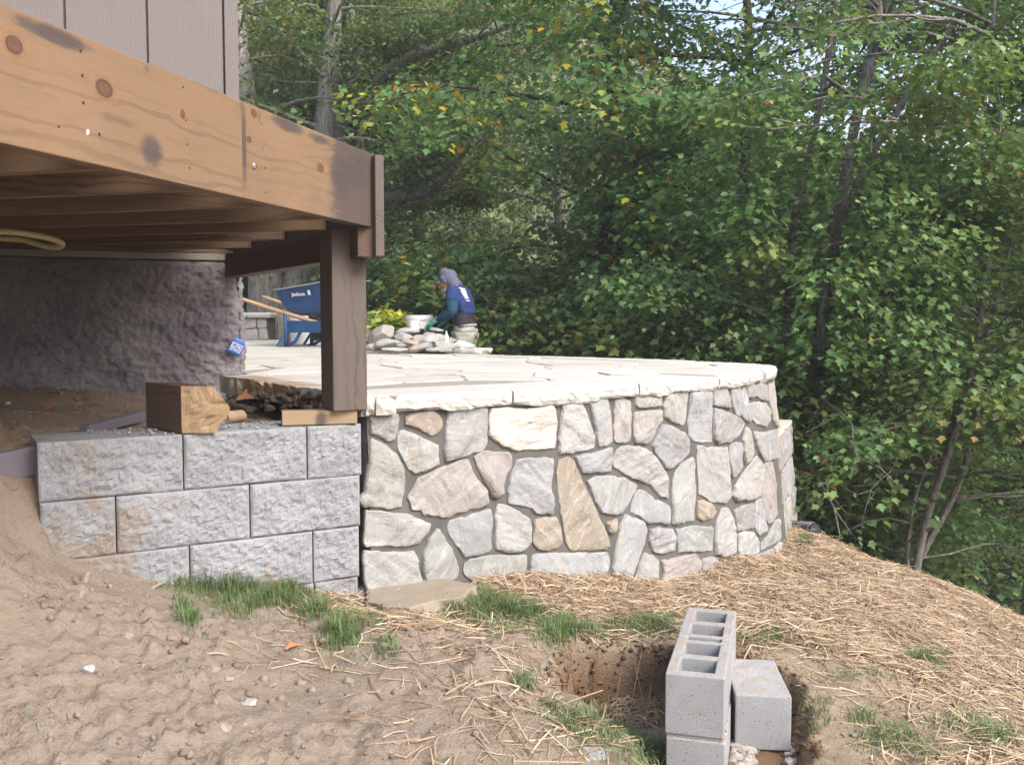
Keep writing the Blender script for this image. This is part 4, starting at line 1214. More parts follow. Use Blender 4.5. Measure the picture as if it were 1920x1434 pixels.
Fb = [(k * m_ + i, k * m_ + (i + 1) % m_, (k + 1) * m_ + (i + 1) % m_, (k + 1) * m_ + i) for k in range(2) for i in range(m_)] + [tuple(2 * m_ + i for i in range(m_))]
Mt = frame(arr, ld_)
inv = np.array(Mt.inverted())
Vl = (Vb + arr) @ inv[:3, :3].T + inv[:3, 3]
child('beam', new_mesh('beam', Vl, Fb), TIMBERW, timber, Mt)
# shims under the post
zw = ZB + 0.001
a_, b_ = at_z(529, 798, zw), at_z(670, 794, zw)
d_ = b_ - a_
o = board('wood_shim', a_.tolist(), d_, float(np.linalg.norm(d_)), 0.085, pbot - zw - 0.001, PALEW, None, bev=0.003, wob=0.0); tag(o, 'pale two by four offcut lying flat under the post on the block wall', 'wood offcut')
q = at_y(582, 775, 3.98)
o = board('wood_shim', (q[0], q[1], -0.43), W_, 0.24, 0.09, pbot + 0.43 - 0.002, PALEW, None, bev=0.003); tag(o, 'upright wood block wedged behind the foot of the post', 'wood offcut')
# wooden pole stub and debris behind the wall
q0, q1 = at_y(418, 783, 3.85), at_y(452, 780, 4.0)
V, F = tube_vf(np.linspace(q0, q0 + (q1 - q0) * 1.0, 6), 0.026, 14, cap=False, rough=0.03)
Vi, Fi = tube_vf(np.linspace(q1, q0, 4), 0.018, 14, cap=True)
V2 = np.vstack([V[-14:], Vi[:14]])
Vv, Ff = join([(V, F), (Vi, [f[::-1] for f in Fi])])
c = Vv.mean(0); o = mk('cardboard_tube', Vv - c, Ff, mat_plain('tan_card', (0.36, 0.25, 0.16), 0.9, 0.1, 0.3, 20), loc=c, smooth=False); tag(o, 'short hollow tan tube lying behind the block wall', 'tube')
# plank holding back the soil at the left
PLK = mat_plain('purple_grey_plank', (0.15, 0.13, 0.16), 0.75, 0.2, 0.12, 8, 0.3)
pa, pb = at_y(-330, 985, 2.9), at_y(76, 888, 3.33)
d_ = pb - pa; o = board('plank', pa.tolist(), d_, float(np.linalg.norm(d_)), 0.04, 0.10, PLK, None, bev=0.004); tag(o, 'purple grey plank on edge holding back soil at the block wall', 'plank')
pa, pb = at_y(168, 800, 3.75), at_y(275, 772, 4.05)
d_ = pb - pa; o = board('plank', (pa + np.array([0, 0, -.035])).tolist(), d_, float(np.linalg.norm(d_)), 0.05, 0.04, PLK, None, bev=0.004); tag(o, 'short purple grey plank half buried behind the block wall', 'plank')
# drain pipe
PIPE = mat_plain('black_corrugated_plastic', (0.016, 0.017, 0.02), 0.38, 0.5)
pc = at_y(1493, 990, 7.0); pd = at_y(1528, 993, 6.8)
n = 60; P = np.linspace(pc + (pc - pd) * 1.2, pd, n)
R = 0.052 + 0.006 * np.sign(np.sin(np.linspace(0, 2 * math.pi * 14, n)))
V, F = tube_vf(P, R, 20, cap=False); Vi, Fi = tube_vf(P[::-1][:20], 0.043, 20, cap=True)
Vv, Ff = join([(V, F), (Vi, [f[::-1] for f in Fi])])
c = Vv.mean(0); o = mk('drain_pipe', Vv - c, Ff, PIPE, loc=c); tag(o, 'black corrugated drain pipe poking out past the end of the stone wall', 'pipe')
# concrete pad at the foot of the stone wall
ped = [at_z(px, py, -1.10)[:2] for px, py in ((690, 1128), (760, 1143), (880, 1118), (888, 1096), (800, 1085), (690, 1098))]
P = np.array(ped)
if 0.5 * np.sum(P[:, 0] * np.roll(P[:, 1], -1) - np.roll(P[:, 0], -1) * P[:, 1]) < 0: P = P[::-1]
PADM = mat_plain('dusty_concrete', (0.235, 0.20, 0.155), 0.95, 0.1, 0.25, 14, 0.6)
V, F = slab_vf(P, -1.22, -1.092, 3, jag=0.02, step=0.03); c = V.mean(0)
o = mk('concrete_footing', V - c, F, PADM, loc=c); tag(o, 'dusty concrete footing exposed at the foot of the stone wall', 'footing', kind='thing')

# ------------------------------------------------------------------ hollow concrete blocks in the pit
def cells_vf(xs, ys, solid, z0, z1):
    V, F, idx = [], [], {}
    def vid(i, j, k):
        if (i, j, k) not in idx: idx[(i, j, k)] = len(V); V.append((xs[i], ys[j], (z0, z1)[k]))
        return idx[(i, j, k)]
    nx, ny = len(xs) - 1, len(ys) - 1
    s = lambda i, j: 0 <= i < nx and 0 <= j < ny and solid[i][j]
    for i in range(nx):
        for j in range(ny):
            if not s(i, j): continue
            a = [(i, j), (i + 1, j), (i + 1, j + 1), (i, j + 1)]
            F.append(tuple(vid(*q, 1) for q in a)); F.append(tuple(vid(*q, 0) for q in a[::-1]))
            for (di, dj, p, q) in ((0, -1, a[0], a[1]), (1, 0, a[1], a[2]), (0, 1, a[2], a[3]), (-1, 0, a[3], a[0])):
                if not s(i + di, j + dj): F.append((vid(*p, 0), vid(*q, 0), vid(*q, 1), vid(*p, 1)))
    return V, F
def cmu_mesh(L, W, H, plain_front, plain_back):
    xs = [0, 0.016, 0.040, L * 0.44, L * 0.55, L - 0.040, L - 0.016, L]; ys = [0, 0.034, W * 0.36, W * 0.64, W - 0.034, W]
    sol = [[1] * 5 for _ in range(7)]
    for i in (2, 4):
        for j in (1, 2, 3): sol[i][j] = 0
    if not plain_front:
        for j in (1, 2, 3): sol[0][j] = 0
    if not plain_back:
        for j in (1, 2, 3): sol[6][j] = 0
    V, F = cells_vf(xs, ys, sol, 0, H)
    me = new_mesh('cmu', V, F)
    bm = bmesh.new(); bm.from_mesh(me)
    es = [e for e in bm.edges if e.calc_face_angle(0) > 0.5]
    bmesh.ops.bevel(bm, geom=es, offset=0.004, segments=2, affect='EDGES', profile=0.5)
    bm.to_mesh(me); bm.free(); return me
ZC = -1.112
fl, fr = at_z(1245, 1264, ZC), at_z(1359, 1272, ZC)
bl, br_ = at_z(1290, 1143, ZC), at_z(1378, 1141, ZC)
ldir = (bl - fl + br_ - fr); ltot = float(np.linalg.norm(ldir)) / 2; ldir /= np.linalg.norm(ldir)
wid = float(np.linalg.norm(fr - fl)) * 0.985; hgt = 0.195
LB = (ltot - 0.01) / 2
me_f, me_b = cmu_mesh(LB, wid, hgt, True, False), cmu_mesh(LB, wid, hgt, False, True)
me_l = me_f
def put_cmu(me, o, label, zrot=0.0):
    M = frame(o, ldir); ob = link('concrete_block', me, CMU, mat4=M); ob.rotation_euler.z += zrot
    return tag(ob, label, 'concrete block', 'concrete blocks laid in the dug pit')
# y axis of the frame points left of the travel direction: start at the right front corner
put_cmu(me_f, fr + np.array([0, 0, -hgt]), 'hollow grey concrete block at the near end of the upper row in the pit')
put_cmu(me_b, fr + ldir * (LB + 0.010) + np.array([0, 0, -hgt]), 'hollow grey concrete block at the far end of the upper row in the pit')
put_cmu(me_f, fr + np.array([0.004, -0.002, -2 * hgt - 0.012]), 'grey concrete block under the near block of the upper row', )
put_cmu(me_b, fr + ldir * (LB + 0.010) + np.array([0.002, 0, -2 * hgt - 0.012]), 'grey concrete block mostly hidden under the far block of the upper row')
ZC2 = -1.275
f2 = at_z(1485, 1306, ZC2); f2l = at_z(1379, 1301, ZC2)
w2_ = float(np.linalg.norm(f2 - f2l))
xs = [0, 0.40]; V, F = box_vf(0, 0.36, 0, w2_, 0, 0.19)
me = new_mesh('concrete_block', V, F); bevel_mesh(me, 0.006, 2)
d2 = np.array([0.10, 0.995, 0]); M = frame(f2 + np.array([0, 0, -0.19]), d2)
tag(link('concrete_block', me, CMU, mat4=M), 'single solid topped grey concrete block to the right of the stacked row', 'concrete block', 'concrete blocks laid in the dug pit')
# mortar squeezed out of the joints and lumps dropped in the trench
MORT2 = mat_plain('dried_mortar', (0.30, 0.275, 0.245), 0.95, 0.1, 0.25, 30, 0.9)
r_ = np.random.default_rng(4); parts = []
for k in range(110):
    u = r_.uniform(0, 1); side = 0.36 + 0.64 * r_.random()
    if side < 0.35: p = fr + ldir * (0.002) - np.array([ldir[1], -ldir[0], 0]) * u * wid + np.array([0, 0, -hgt - 0.006])
    elif side < 0.8: p = fr + ldir * u * ltot + np.array([ldir[1], -ldir[0], 0]) * 0.0 + np.array([0, 0, -hgt - 0.006 + 0.012 * r_.normal()])
    else: p = fr + ldir * (LB + 0.005) - np.array([ldir[1], -ldir[0], 0]) * u * wid + np.array([0, 0, -0.012])
    s_ = r_.uniform(0.0025, 0.0075)
    v, f = rock_vf(s_, s_, s_ * 0.8, k, 1, 0.35); parts.append((v + p, f))
pm = np.array([fr - np.array([ldir[1], -ldir[0], 0]) * a_ + ldir * b_ + np.array([0, 0, z_]) for a_ in (0.006, wid - 0.006) for b_ in (0.005, ltot - 0.005) for z_ in (-hgt - 0.012, -hgt)])
parts.append((pm, box_vf(0, 1, 0, 1, 0, 1)[1]))
V, F = join(parts); c = V.mean(0); o = mk('mortar_crumbs', V - c, F, MORT2, loc=c); tag(o, 'grey mortar squeezed out of the joints of the stacked concrete blocks', kind='stuff')
parts = []
for k in range(70):
    x_, y_ = at_z(r_.uniform(1372, 1415), r_.uniform(1385, 1440), -1.46)[:2]
    s_ = r_.uniform(0.008, 0.03); v, f = rock_vf(s_, s_, s_ * 0.7, k + 300, 1, 0.4)
    parts.append((v + np.array([x_, y_, -1.475 + r_.uniform(0, .02)]), f))
for k in range(26):
    x_, y_ = at_z(r_.uniform(1470, 1520), r_.uniform(1385, 1425), -1.46)[:2]
    s_ = r_.uniform(0.006, 0.02); v, f = rock_vf(s_, s_, s_ * 0.7, k + 500, 1, 0.4); parts.append((v + np.array([x_, y_, -1.468]), f))
V, F = join(parts); c = V.mean(0); o = mk('mortar_lumps', V - c, F, MORT2, loc=c); tag(o, 'lumps of spilled mortar on the floor of the pit', kind='stuff')
# gravel and concrete scraps on the block wall
GRAV = mat_plain('pale_gravel', (0.22, 0.225, 0.235), 0.9, 0.2, 0.4, 60)
parts = []
for k in range(70):
    if k < 35: px, py = r_.uniform(150, 330), r_.uniform(800, 813)
    else: px, py = r_.uniform(405, 520), r_.uniform(790, 802)
    p = at_z(px, py, ZB + 0.004); s_ = r_.uniform(0.003, 0.010); v, f = rock_vf(s_, s_, s_ * 0.7, k + 40, 1, 0.4); parts.append((v + p, f))
V, F = join(parts); c = V.mean(0); o = mk('gravel', V - c, F, GRAV, loc=c); tag(o, 'pale gravel in the hollow tops of the block wall', kind='stuff')

# ================================================================== TREES
LEAF_V = np.array([(0, 0, 0), (.30, .10, .03), (.22, .27, .03), (.52, .45, .07), (.24, .58, .03), (0, 1.0, -.04), (-.24, .58, .03), (-.52, .45, .07), (-.22, .27, .03), (-.30, .10, .03)])
LEAF_F = np.array([(0, 1, 2), (2, 3, 4), (0, 2, 5), (2, 4, 5), (0, 8, 9), (8, 6, 7), (0, 5, 8), (8, 5, 6)])
OVAL_V = np.array([(0, 0, 0), (.22, .22, .04), (.27, .55, .05), (0, 1.0, -.05), (-.27, .55, .05), (-.22, .22, .04)])
OVAL_F = np.array([(0, 1, 2), (0, 2, 3), (0, 3, 4), (0, 4, 5)])
def unit(a): return a / (np.linalg.norm(a, axis=-1, keepdims=True) + 1e-12)
def leaf_cloud(P, T, Nn, size, cols, shape='maple'):
    """one mesh of leaves at P, pointing along T, facing Nn"""
    LV, LF = (LEAF_V, LEAF_F) if shape == 'maple' else (OVAL_V, OVAL_F)
    T = unit(T); B = unit(np.cross(T, Nn)); N2 = np.cross(B, T)
    n, k = len(P), len(LV)
    V = P[:, None, :] + size[:, None, None] * (LV[None, :, 0, None] * B[:, None] + LV[None, :, 1, None] * T[:, None] + LV[None, :, 2, None] * N2[:, None])
    F = (LF[None] + (np.arange(n) * k)[:, None, None]).reshape(-1, 3)
    C = np.repeat(cols, k, axis=0)
    return V.reshape(-1, 3), F, C
LEAF_GAIN = 1.95
PAL = {
 'maple': ([(0.042, 0.09, 0.036), (0.052, 0.108, 0.042), (0.07, 0.125, 0.046), (0.09, 0.14, 0.05), (0.125, 0.155, 0.055), (0.24, 0.12, 0.035), (0.2, 0.06, 0.03)], [.32, .33, .22, .10, .02, .004, .003]),
 'red':   ([(0.052, 0.10, 0.036), (0.07, 0.12, 0.042), (0.105, 0.135, 0.05), (0.16, 0.12, 0.05), (0.20, 0.07, 0.035), (0.24, 0.14, 0.05)], [.45, .36, .16, .02, .002, .006]),
 'tulip': ([(0.045, 0.105, 0.038), (0.06, 0.13, 0.045), (0.09, 0.165, 0.06), (0.16, 0.19, 0.05), (0.36, 0.29, 0.03), (0.30, 0.17, 0.03)], [.33, .32, .2, .08, .05, .02]),
 'oak':   ([(0.045, 0.078, 0.026), (0.06, 0.098, 0.032), (0.08, 0.118, 0.038), (0.11, 0.135, 0.045), (0.18, 0.16, 0.05), (0.22, 0.13, 0.04)], [.3, .32, .22, .11, .035, .015]),
 'dark':  ([(0.034, 0.068, 0.03), (0.045, 0.085, 0.034), (0.06, 0.10, 0.038), (0.12, 0.1, 0.04)], [.4, .35, .2, .05]),
 'yellow': ([(0.10, 0.16, 0.035), (0.18, 0.21, 0.04), (0.42, 0.33, 0.03), (0.07, 0.12, 0.03), (0.5, 0.30, 0.03)], [.3, .25, .2, .17, .08]),
}
def sprays(rng, tips, dirs, rad, n, size, pal, shape='maple', flat=0.55, droop=0.25, patch=None):
    """flattened sprays of leaves round each tip: denser above, hanging at the rim"""
    m = len(tips)
    k = rng.poisson(n, m); idx = np.repeat(np.arange(m), k); N = len(idx)
    a = rng.uniform(0, 2 * np.pi, N); r = np.sqrt(rng.uniform(0, 1, N))
    R = rad[idx] * rng.uniform(0.8, 1.2, N)
    off = np.stack([np.cos(a) * r * R, np.sin(a) * r * R, rng.normal(0, flat * 0.5, N) * R - droop * (r ** 2) * R], 1)
    P = tips[idx] + off
    out = np.stack([np.cos(a), np.sin(a), -0.6 + rng.normal(0, 0.3, N)], 1) + 0.4 * dirs[idx]
    out += rng.normal(0, 0.35, (N, 3))
    nn = np.stack([np.cos(a) * 0.75, np.sin(a) * 0.75, np.ones(N) * 0.85], 1) + rng.normal(0, 0.36, (N, 3))
    s = size * rng.uniform(0.6, 1.2, N)
    pc, pw = PAL[pal]; pc = np.array(pc); pw = np.array(pw) / np.sum(pw)
    base = rng.choice(len(pc), m, p=pw)                              # a spray leans to one hue
    own = rng.choice(len(pc), N, p=pw)
    mixk = np.where(rng.random(N) < 0.35, 1.0, 0.0)[:, None]
    C = pc[base[idx]] * (1 - mixk) + pc[own] * mixk
    C = np.minimum(C * np.array([1.04, 1.0, 0.90]) * LEAF_GAIN * rng.uniform(0.75, 1.25, (N, 1)), 0.6)
    return leaf_cloud(P, out, nn, s, C, shape)
def grow(rng, path, rad, nb, h0, blen, rise=0.35, droop=0.12, sub=4, az=None, shape_fn=None):
    """limbs along a trunk path; returns tubes [(P, R)] and leaf tips, directions"""
    P = smooth_path(path, 40); n = len(P)
    R = np.interp(np.linspace(0, 1, n), np.linspace(0, 1, len(rad)), rad)
    tubes = [(P, R)]; tips, dirs = [], []
    for b in range(nb):
        u = h0 + (1 - h0) * (b + rng.uniform(0, 1)) / nb
        o = P[int(u * (n - 1))]
        a = az(rng) if az else b * 2.4 + rng.uniform(-.5, .5)
        prof = shape_fn(u) if shape_fn else (0.45 + 0.75 * math.sin(math.pi * min(1, 0.15 + 0.85 * (1 - u))))
        L = blen * prof * rng.uniform(0.75, 1.2)
        d = np.array([math.cos(a), math.sin(a), rise * (0.4 + u)])
        d /= np.linalg.norm(d)
        k = 7; Q = [o]
        for i in range(k):
            d = d + rng.normal(0, 0.13, 3) + np.array([0, 0, -droop * 0.35]); d /= np.linalg.norm(d); Q.append(Q[-1] + d * L / k)
        Q = np.array(Q)
        r0 = min(R[int(u * (n - 1))] * 0.55, 0.008 + 0.011 * L)
        tubes.append((Q, np.linspace(r0, r0 * 0.22, k + 1)))
        for i in range(2, k + 1):
            if rng.random() < 0.30 and i < 4: continue
            for j in range(sub if i > 3 else max(1, sub - 2)):
                sd = d + rng.normal(0, 0.75, 3) * np.array([1, 1, .35]); sd /= np.linalg.norm(sd)
                q = Q[i] + sd * L * rng.uniform(0.04, 0.24)
                if i > 3 and rng.random() < 0.4: tubes.append((np.array([Q[i], (Q[i] + q) / 2 + rng.normal(0, .02, 3), q]), np.array([r0 * .3, r0 * .2, r0 * .12])))
                tips.append(q); dirs.append(sd)
    tips.append(P[-1]); dirs.append(np.array([0, 0, 1.0]))
    return tubes, np.array(tips), np.array(dirs)
def tubes_mesh(name, tubes, seg_main=10):
    parts = []
    for i, (P, R) in enumerate(tubes):
        parts.append(tube_vf(P, R, seg_main if (i == 0 or np.max(R) > 0.05) else 5 if len(P) > 3 else 3, cap=False, rough=0.06 if i == 0 else 0, seed=i))
    V, F = join(parts)
    return V, F
CORR = []          # sight lines kept open: (pixel path, half width, distance, share removed)
def corridor(path, hw, Y, pr, n=40): CORR.append((smooth_path(np.array([(p[0], p[1], 0) for p in path]), n)[:, :2], hw, Y, pr))
def thin(V, F, C, k, nf, seed=1):
    rs = np.random.default_rng(seed)
    L = V.reshape(-1, k, 3); c = L.mean(1); px, py = project(c); keep = np.ones(len(L), bool)
    for path, hw, Y, pr in CORR:
        d = np.min(np.hypot(px[:, None] - path[None, :, 0], py[:, None] - path[None, :, 1]), axis=1)
        band = vnoise(px * 0.012 + 3, py * 0.016, seed=9) < 0.32
        keep &= ~((d < hw) & (c[:, 1] < Y + 0.1) & (rs.random(len(L)) < pr) & band)
    # crowns open up towards the sky
    n3 = vnoise(c[:, 0] * 1.1, c[:, 1] * 0.7, c[:, 2] * 1.25, 77)
    keep &= ~((c[:, 0] > -0.3) & (n3 > 0.02) & (rs.random(len(L)) < (0.35 + 0.6 * sstep(1.6, 2.6, c[:, 0])) * sstep(1.2, 2.3, c[:, 2])))
    # the shaded floor of the wood stays open at the lower right
    low = (px > 1500) & (py > 830 + (1920 - px) * 0.12) & (px + py > 2480)
    keep &= ~(low & (rs.random(len(L)) < 0.93))
    L = L[keep]; n = len(L); F0 = F[:nf]
    return L.reshape(-1, 3), (F0[None] + (np.arange(n) * k)[:, None, None]).reshape(-1, 3), C.reshape(-1, k, 3)[keep].reshape(-1, 3)
corridor([(640, -20), (625, 60), (607, 240), (585, 400)], 34, 16.6, 0.95)
corridor([(662, 10), (655, 150), (635, 250)], 18, 17.4, 0.7)
corridor([(635, 235), (690, 165), (760, 112), (850, 84), (935, 55)], 17, 17.4, 0.8)
corridor([(720, 370), (800, 358), (848, 318), (900, 262)], 17, 16.6, 0.9)
corridor([(490, 470), (495, 640)], 45, 16.6, 0.97); corridor([(560, 470), (545, 640)], 35, 16.6, 0.97)
corridor([(1530, 690), (1562, 470), (1600, 250), (1640, 60), (1650, -20)], 17, 10.5, 0.92)
corridor([(1575, 420), (1640, 280), (1720, 150), (1790, 40)], 13, 10.0, 0.9)
corridor([(1475, 640), (1488, 420), (1527, 250), (1555, 80)], 12, 11.8, 0.85)
corridor([(1133, 640), (1136, 480), (1139, 380)], 14, 12.5, 0.75)
corridor([(1735, 1080), (1775, 860), (1822, 700)], 15, 8.6, 0.85); corridor([(1728, 1040), (1800, 900), (1835, 760)], 12, 8.7, 0.8); corridor([(1700, 1110), (1716, 930)], 12, 8.7, 0.9)
corridor([(1490, 860), (1500, 800), (1528, 690)], 15, 9.0, 0.9); corridor([(1395, 600), (1396, 250)], 12, 14, 0.8)
def tree(name, base, label, tubes, leafV, leafF, leafC, bark, cat='tree', group=None):
    t = empty(name, tuple(base), label, cat, group)
    b = np.array(base, float)
    V, F = tubes_mesh('trunk', tubes)
    mk('trunk', V - b, F, bark, t, True)
    mk('crown', leafV - b, leafF, LEAF, t, False, leafC)
    return t
def gz(x, y): return float(height(np.array([x]), np.array([y]), False)[0])
def px_path(pts, Y):
    out = []
    for q in pts:
        px, py = q[:2]; yy = Y + (q[2] if len(q) > 2 else 0); out.append(at_y(px, py, yy))
    return np.array(out)
def to_ground(P):
    """start the trunk in the ground below its first point"""
    b = P[0]; g = gz(b[0], b[1]) - 0.12
    if b[2] > g + 0.05: P = np.vstack([[b[0] - (P[1][0] - b[0]) * 0.15, b[1], g], P])
    return P
GRP = 'trees of the wood beyond the patio'
rng = np.random.default_rng(21)
def rise_fn(u): return 0.5 + 0.6 * math.sin(math.pi * (1 - u) * 0.9 + 0.1)
def front_tree(name, label, stems, Y, pal, nb, h0, blen, leaf, n, radii, bark, seed, sub=4, srad=0.37, shape='maple', ext=6.0, twig=1.0, rise=0.3, group=GRP):
    rng = np.random.default_rng(seed)
    T, tp, dr = [], [], []
    base = None
    for k, st in enumerate(stems):
        P = px_path(st, Y)
        if k == 0: P = to_ground(P); base = P[0]
        # carry the stem on above the frame
        d = unit(P[-1] - P[-2]); d = unit(d + np.array([0, 0, 0.6]))
        e = ext * (0.8 if k else 1)
        P = np.vstack([P, P[-1] + d * e * 0.5 + rng.normal(0, .15, 3), P[-1] + d * e + rng.normal(0, .25, 3)])
        r = radii[k] if k < len(radii) else radii[-1]
        h = h0 if k == 0 else 0.12
        tb, t, d2 = grow(rng, P, (r * 1.25, r, r * 0.8, r * 0.55, r * 0.15), nb if k == 0 else int(nb * 0.6), h, blen, rise, sub=sub, shape_fn=rise_fn)
        T += tb; tp.append(t); dr.append(d2)
    tp, dr = np.vstack(tp), np.vstack(dr)
    V, F, C = sprays(rng, tp, dr, np.full(len(tp), srad) * rng.uniform(0.7, 1.3, len(tp)), n, leaf, pal, shape)
    V, F, C = thin(V, F, C, 10, 8, seed)
    return tree(name, base, label, T, V, F, C, bark, group=group)
FT = []
FT.append(front_tree('maple_tree', 'slender grey multi stemmed maple rising at the right with visible trunk', [[(1515, 800), (1562, 470), (1600, 250), (1640, 70), (1655, -60)], [(1575, 420, -.2), (1640, 280, -.4), (1720, 150, -.6), (1790, 40, -.8)], [(1612, 200, 0.2), (1650, 90, .3), (1668, -20, .3)]], 10.5, 'maple', 34, 0.16, 2.5, 0.078, 44, (0.065, 0.042, 0.032), BARK_MAPLE, 31, ext=3.5))
FT.append(front_tree('maple_tree', 'thin maple with a steep trunk between the tulip tree and the multi stemmed maple', [[(1470, 760), (1488, 420), (1527, 250), (1560, 60), (1575, -60)]], 11.8, 'maple', 34, 0.12, 2.3, 0.075, 44, (0.05,), BARK_MAPLE, 37, ext=3.5))
FT.append(front_tree('maple_tree', 'forked grey maple standing below the straw bank at the lower right', [[(1712, 1120), (1735, 980), (1775, 860), (1822, 700), (1850, 520), (1880, 300)], [(1728, 1040, .1), (1800, 900, .2), (1835, 760, .2), (1850, 640, .3)], [(1700, 1110, .2), (1702, 1030, .2), (1716, 930, .3), (1765, 790, .3)]], 8.6, 'red', 30, 0.42, 1.9, 0.072, 46, (0.036, 0.03, 0.022), BARK_MAPLE, 41, ext=3.0))
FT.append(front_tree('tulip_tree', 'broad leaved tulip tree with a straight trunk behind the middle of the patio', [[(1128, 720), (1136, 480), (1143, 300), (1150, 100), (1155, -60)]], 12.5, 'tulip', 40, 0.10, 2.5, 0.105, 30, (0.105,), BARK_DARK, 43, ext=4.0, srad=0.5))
FT.append(front_tree('maple_tree', 'dense green maple at the right edge of the picture', [[(1935, 1080), (1955, 700), (1940, 420), (1925, 180), (1935, -60)]], 9.0, 'red', 44, 0.22, 2.1, 0.07, 34, (0.07,), BARK_MAPLE, 47, ext=3.0))
FT.append(front_tree('maple_tree', 'low bushy maple leaning over the far end of the stone wall', [[(1478, 940), (1500, 800), (1528, 690), (1545, 560), (1535, 430)]], 9.0, 'maple', 34, 0.18, 1.5, 0.068, 32, (0.055,), BARK_MAPLE, 53, ext=0.8))
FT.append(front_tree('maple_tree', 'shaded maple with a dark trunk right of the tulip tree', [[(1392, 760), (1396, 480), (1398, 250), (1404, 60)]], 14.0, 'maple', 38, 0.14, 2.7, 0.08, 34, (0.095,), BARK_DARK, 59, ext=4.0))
FT.append(front_tree('sapling', 'red stemmed young tree beside the tulip tree trunk', [[(1170, 700), (1182, 590), (1200, 520), (1216, 430)]], 12.0, 'maple', 20, 0.25, 1.3, 0.10, 18, (0.07,), mat_bark('red_bark', (0.06, 0.03, 0.022), (0.15, 0.085, 0.06), 0.2), 61, ext=0.8))
# the old twin trunked oak on the left
def big_oak():
    rng = np.random.default_rng(71)
    Y = 16.6
    stems = [([(492, 645), (500, 560), (492, 480), (470, 300), (440, 60), (425, -120)], (0.36, 0.31, 0.28, 0.25, 0.2, 0.12), 0),
             ([(538, 650), (555, 540), (578, 440), (607, 240), (624, 60), (640, -120)], (0.27, 0.24, 0.20, 0.17, 0.15, 0.09), 0),
             ([(585, 400, .6), (632, 240, .7), (662, 130, .8), (655, 10, .9)], (0.15, 0.14, 0.12, 0.08), 0),
             ([(635, 235, .7), (690, 165, .5), (760, 112, .3), (850, 84, .1), (935, 55, -.2), (1000, 20, -.4)], (0.12, 0.10, 0.085, 0.075, 0.06, 0.03), 1),
             ([(560, 395, .4), (660, 372, -.2), (740, 368, -.6), (800, 358, -.9), (848, 318, -1.1), (870, 285, -1.2), (905, 258, -1.3)], (0.13, 0.12, 0.11, 0.09, 0.06, 0.04, 0.02), 1),
             ([(800, 358, -.9), (850, 352, -1.0), (905, 375, -1.1)], (0.05, 0.035, 0.015), 1)]
    T, tp, dr = [], [], []
    for i, (st, r, limb) in enumerate(stems):
        P = px_path(st, Y)
        if i < 2: P = np.vstack([P[0] + np.array([-.02, 0, -.35]), P]); r = (r[0] * 1.2,) + r
        tb, t, d = grow(rng, P, r, (26, 26, 16, 20, 13, 4)[i], (0.42, 0.42, 0.1, 0.2, 0.45, 0.4)[i], (2.3, 2.3, 1.8, 1.2, 0.9, 0.5)[i], 0.25, sub=4, shape_fn=lambda u: 1.0)
        T += tb; tp.append(t); dr.append(d)
    tp, dr = np.vstack(tp), np.vstack(dr)
    V, F, C = sprays(rng, tp, dr, np.full(len(tp), 0.38) * rng.uniform(0.7, 1.3, len(tp)), 26, 0.08, 'oak', 'maple')
    V, F, C = thin(V, F, C, 10, 8, 71)
    base = px_path([(515, 648)], Y)[0]
    parts = []
    t = empty('oak_tree', base.tolist(), 'old twin trunked oak with lichened grey bark behind the wheelbarrow', 'tree', GRP)
    for k, (P, R) in enumerate(T):
        big = np.max(R) > 0.1
        parts.append(tube_vf(smooth_path(P, 30) if big else P, np.interp(np.linspace(0, 1, 30), np.linspace(0, 1, len(R)), R) if big else R, 16 if big else 6 if len(P) > 3 else 3, cap=False, rough=0.05 if big else 0, seed=k))
    V2, F2 = join(parts)
    mk('trunk', V2 - base, F2, BARK_GREY, t, True); mk('crown', V - base, F, LEAF, t, False, C)
big_oak()
# trees deeper in the wood: a few kinds built once and copied with their parts
proto = []
def deep_tree(seed, pal, H, n, leaf, bark, label):
    rng = np.random.default_rng(seed)
    P = np.array([(0, 0, -0.4), (rng.normal(0, .1), rng.normal(0, .1), H * .35), (rng.normal(0, .25), rng.normal(0, .25), H * .7), (rng.normal(0, .4), rng.normal(0, .4), H)])
    tb, t, d = grow(rng, P, (0.17, 0.14, 0.10, 0.04), 46, 0.07, 2.9, 0.3, sub=4, shape_fn=lambda u: 0.55 + 0.6 * math.sin(math.pi * min(1, u * 1.05)))
    V, F, C = sprays(rng, t, d, np.full(len(t), 0.5) * rng.uniform(0.7, 1.3, len(t)), int(n * 1.15), leaf, pal, 'oval')
    return tree('forest_tree', (0, 0, 0), label, tb, V, F, C, bark, group=GRP)
LBL = ['mid green leafy tree standing deep in the wood beyond the patio', 'olive green spreading tree deep in the wood beyond the patio', 'dark shaded tree deep in the wood beyond the patio', 'tall mid green tree with paler bark deep in the wood']
proto = [deep_tree(81, 'maple', 9.5, 22, 0.10, BARK_DARK, LBL[0]), deep_tree(83, 'oak', 10.5, 22, 0.10, BARK_DARK, LBL[1]), deep_tree(85, 'dark', 9.0, 22, 0.10, BARK_DARK, LBL[2]), deep_tree(87, 'maple', 11.0, 22, 0.10, BARK_MAPLE, LBL[3])]
spots = []
r_ = np.random.default_rng(5)
for px, Y in ((540, 21), (640, 19), (730, 18), (800, 22), (1060, 19), (1120, 24), (1210, 18), (1290, 21), (1350, 18.5), (1450, 17), (1500, 21), (1560, 15.5), (1640, 18), (1700, 14.5), (1760, 17.5), (1830, 13.5), (1880, 17), (1960, 14), (2020, 17.5), (2080, 12.5), (2160, 16), (480, 25), (620, 27), (1420, 26), (1600, 25), (1780, 24), (1920, 23), (400, 20), (310, 22), (2250, 20), (2300, 13), (1640, 29), (1850, 28)):
    spots.append(((px - 960) / 1800 * Y, Y))
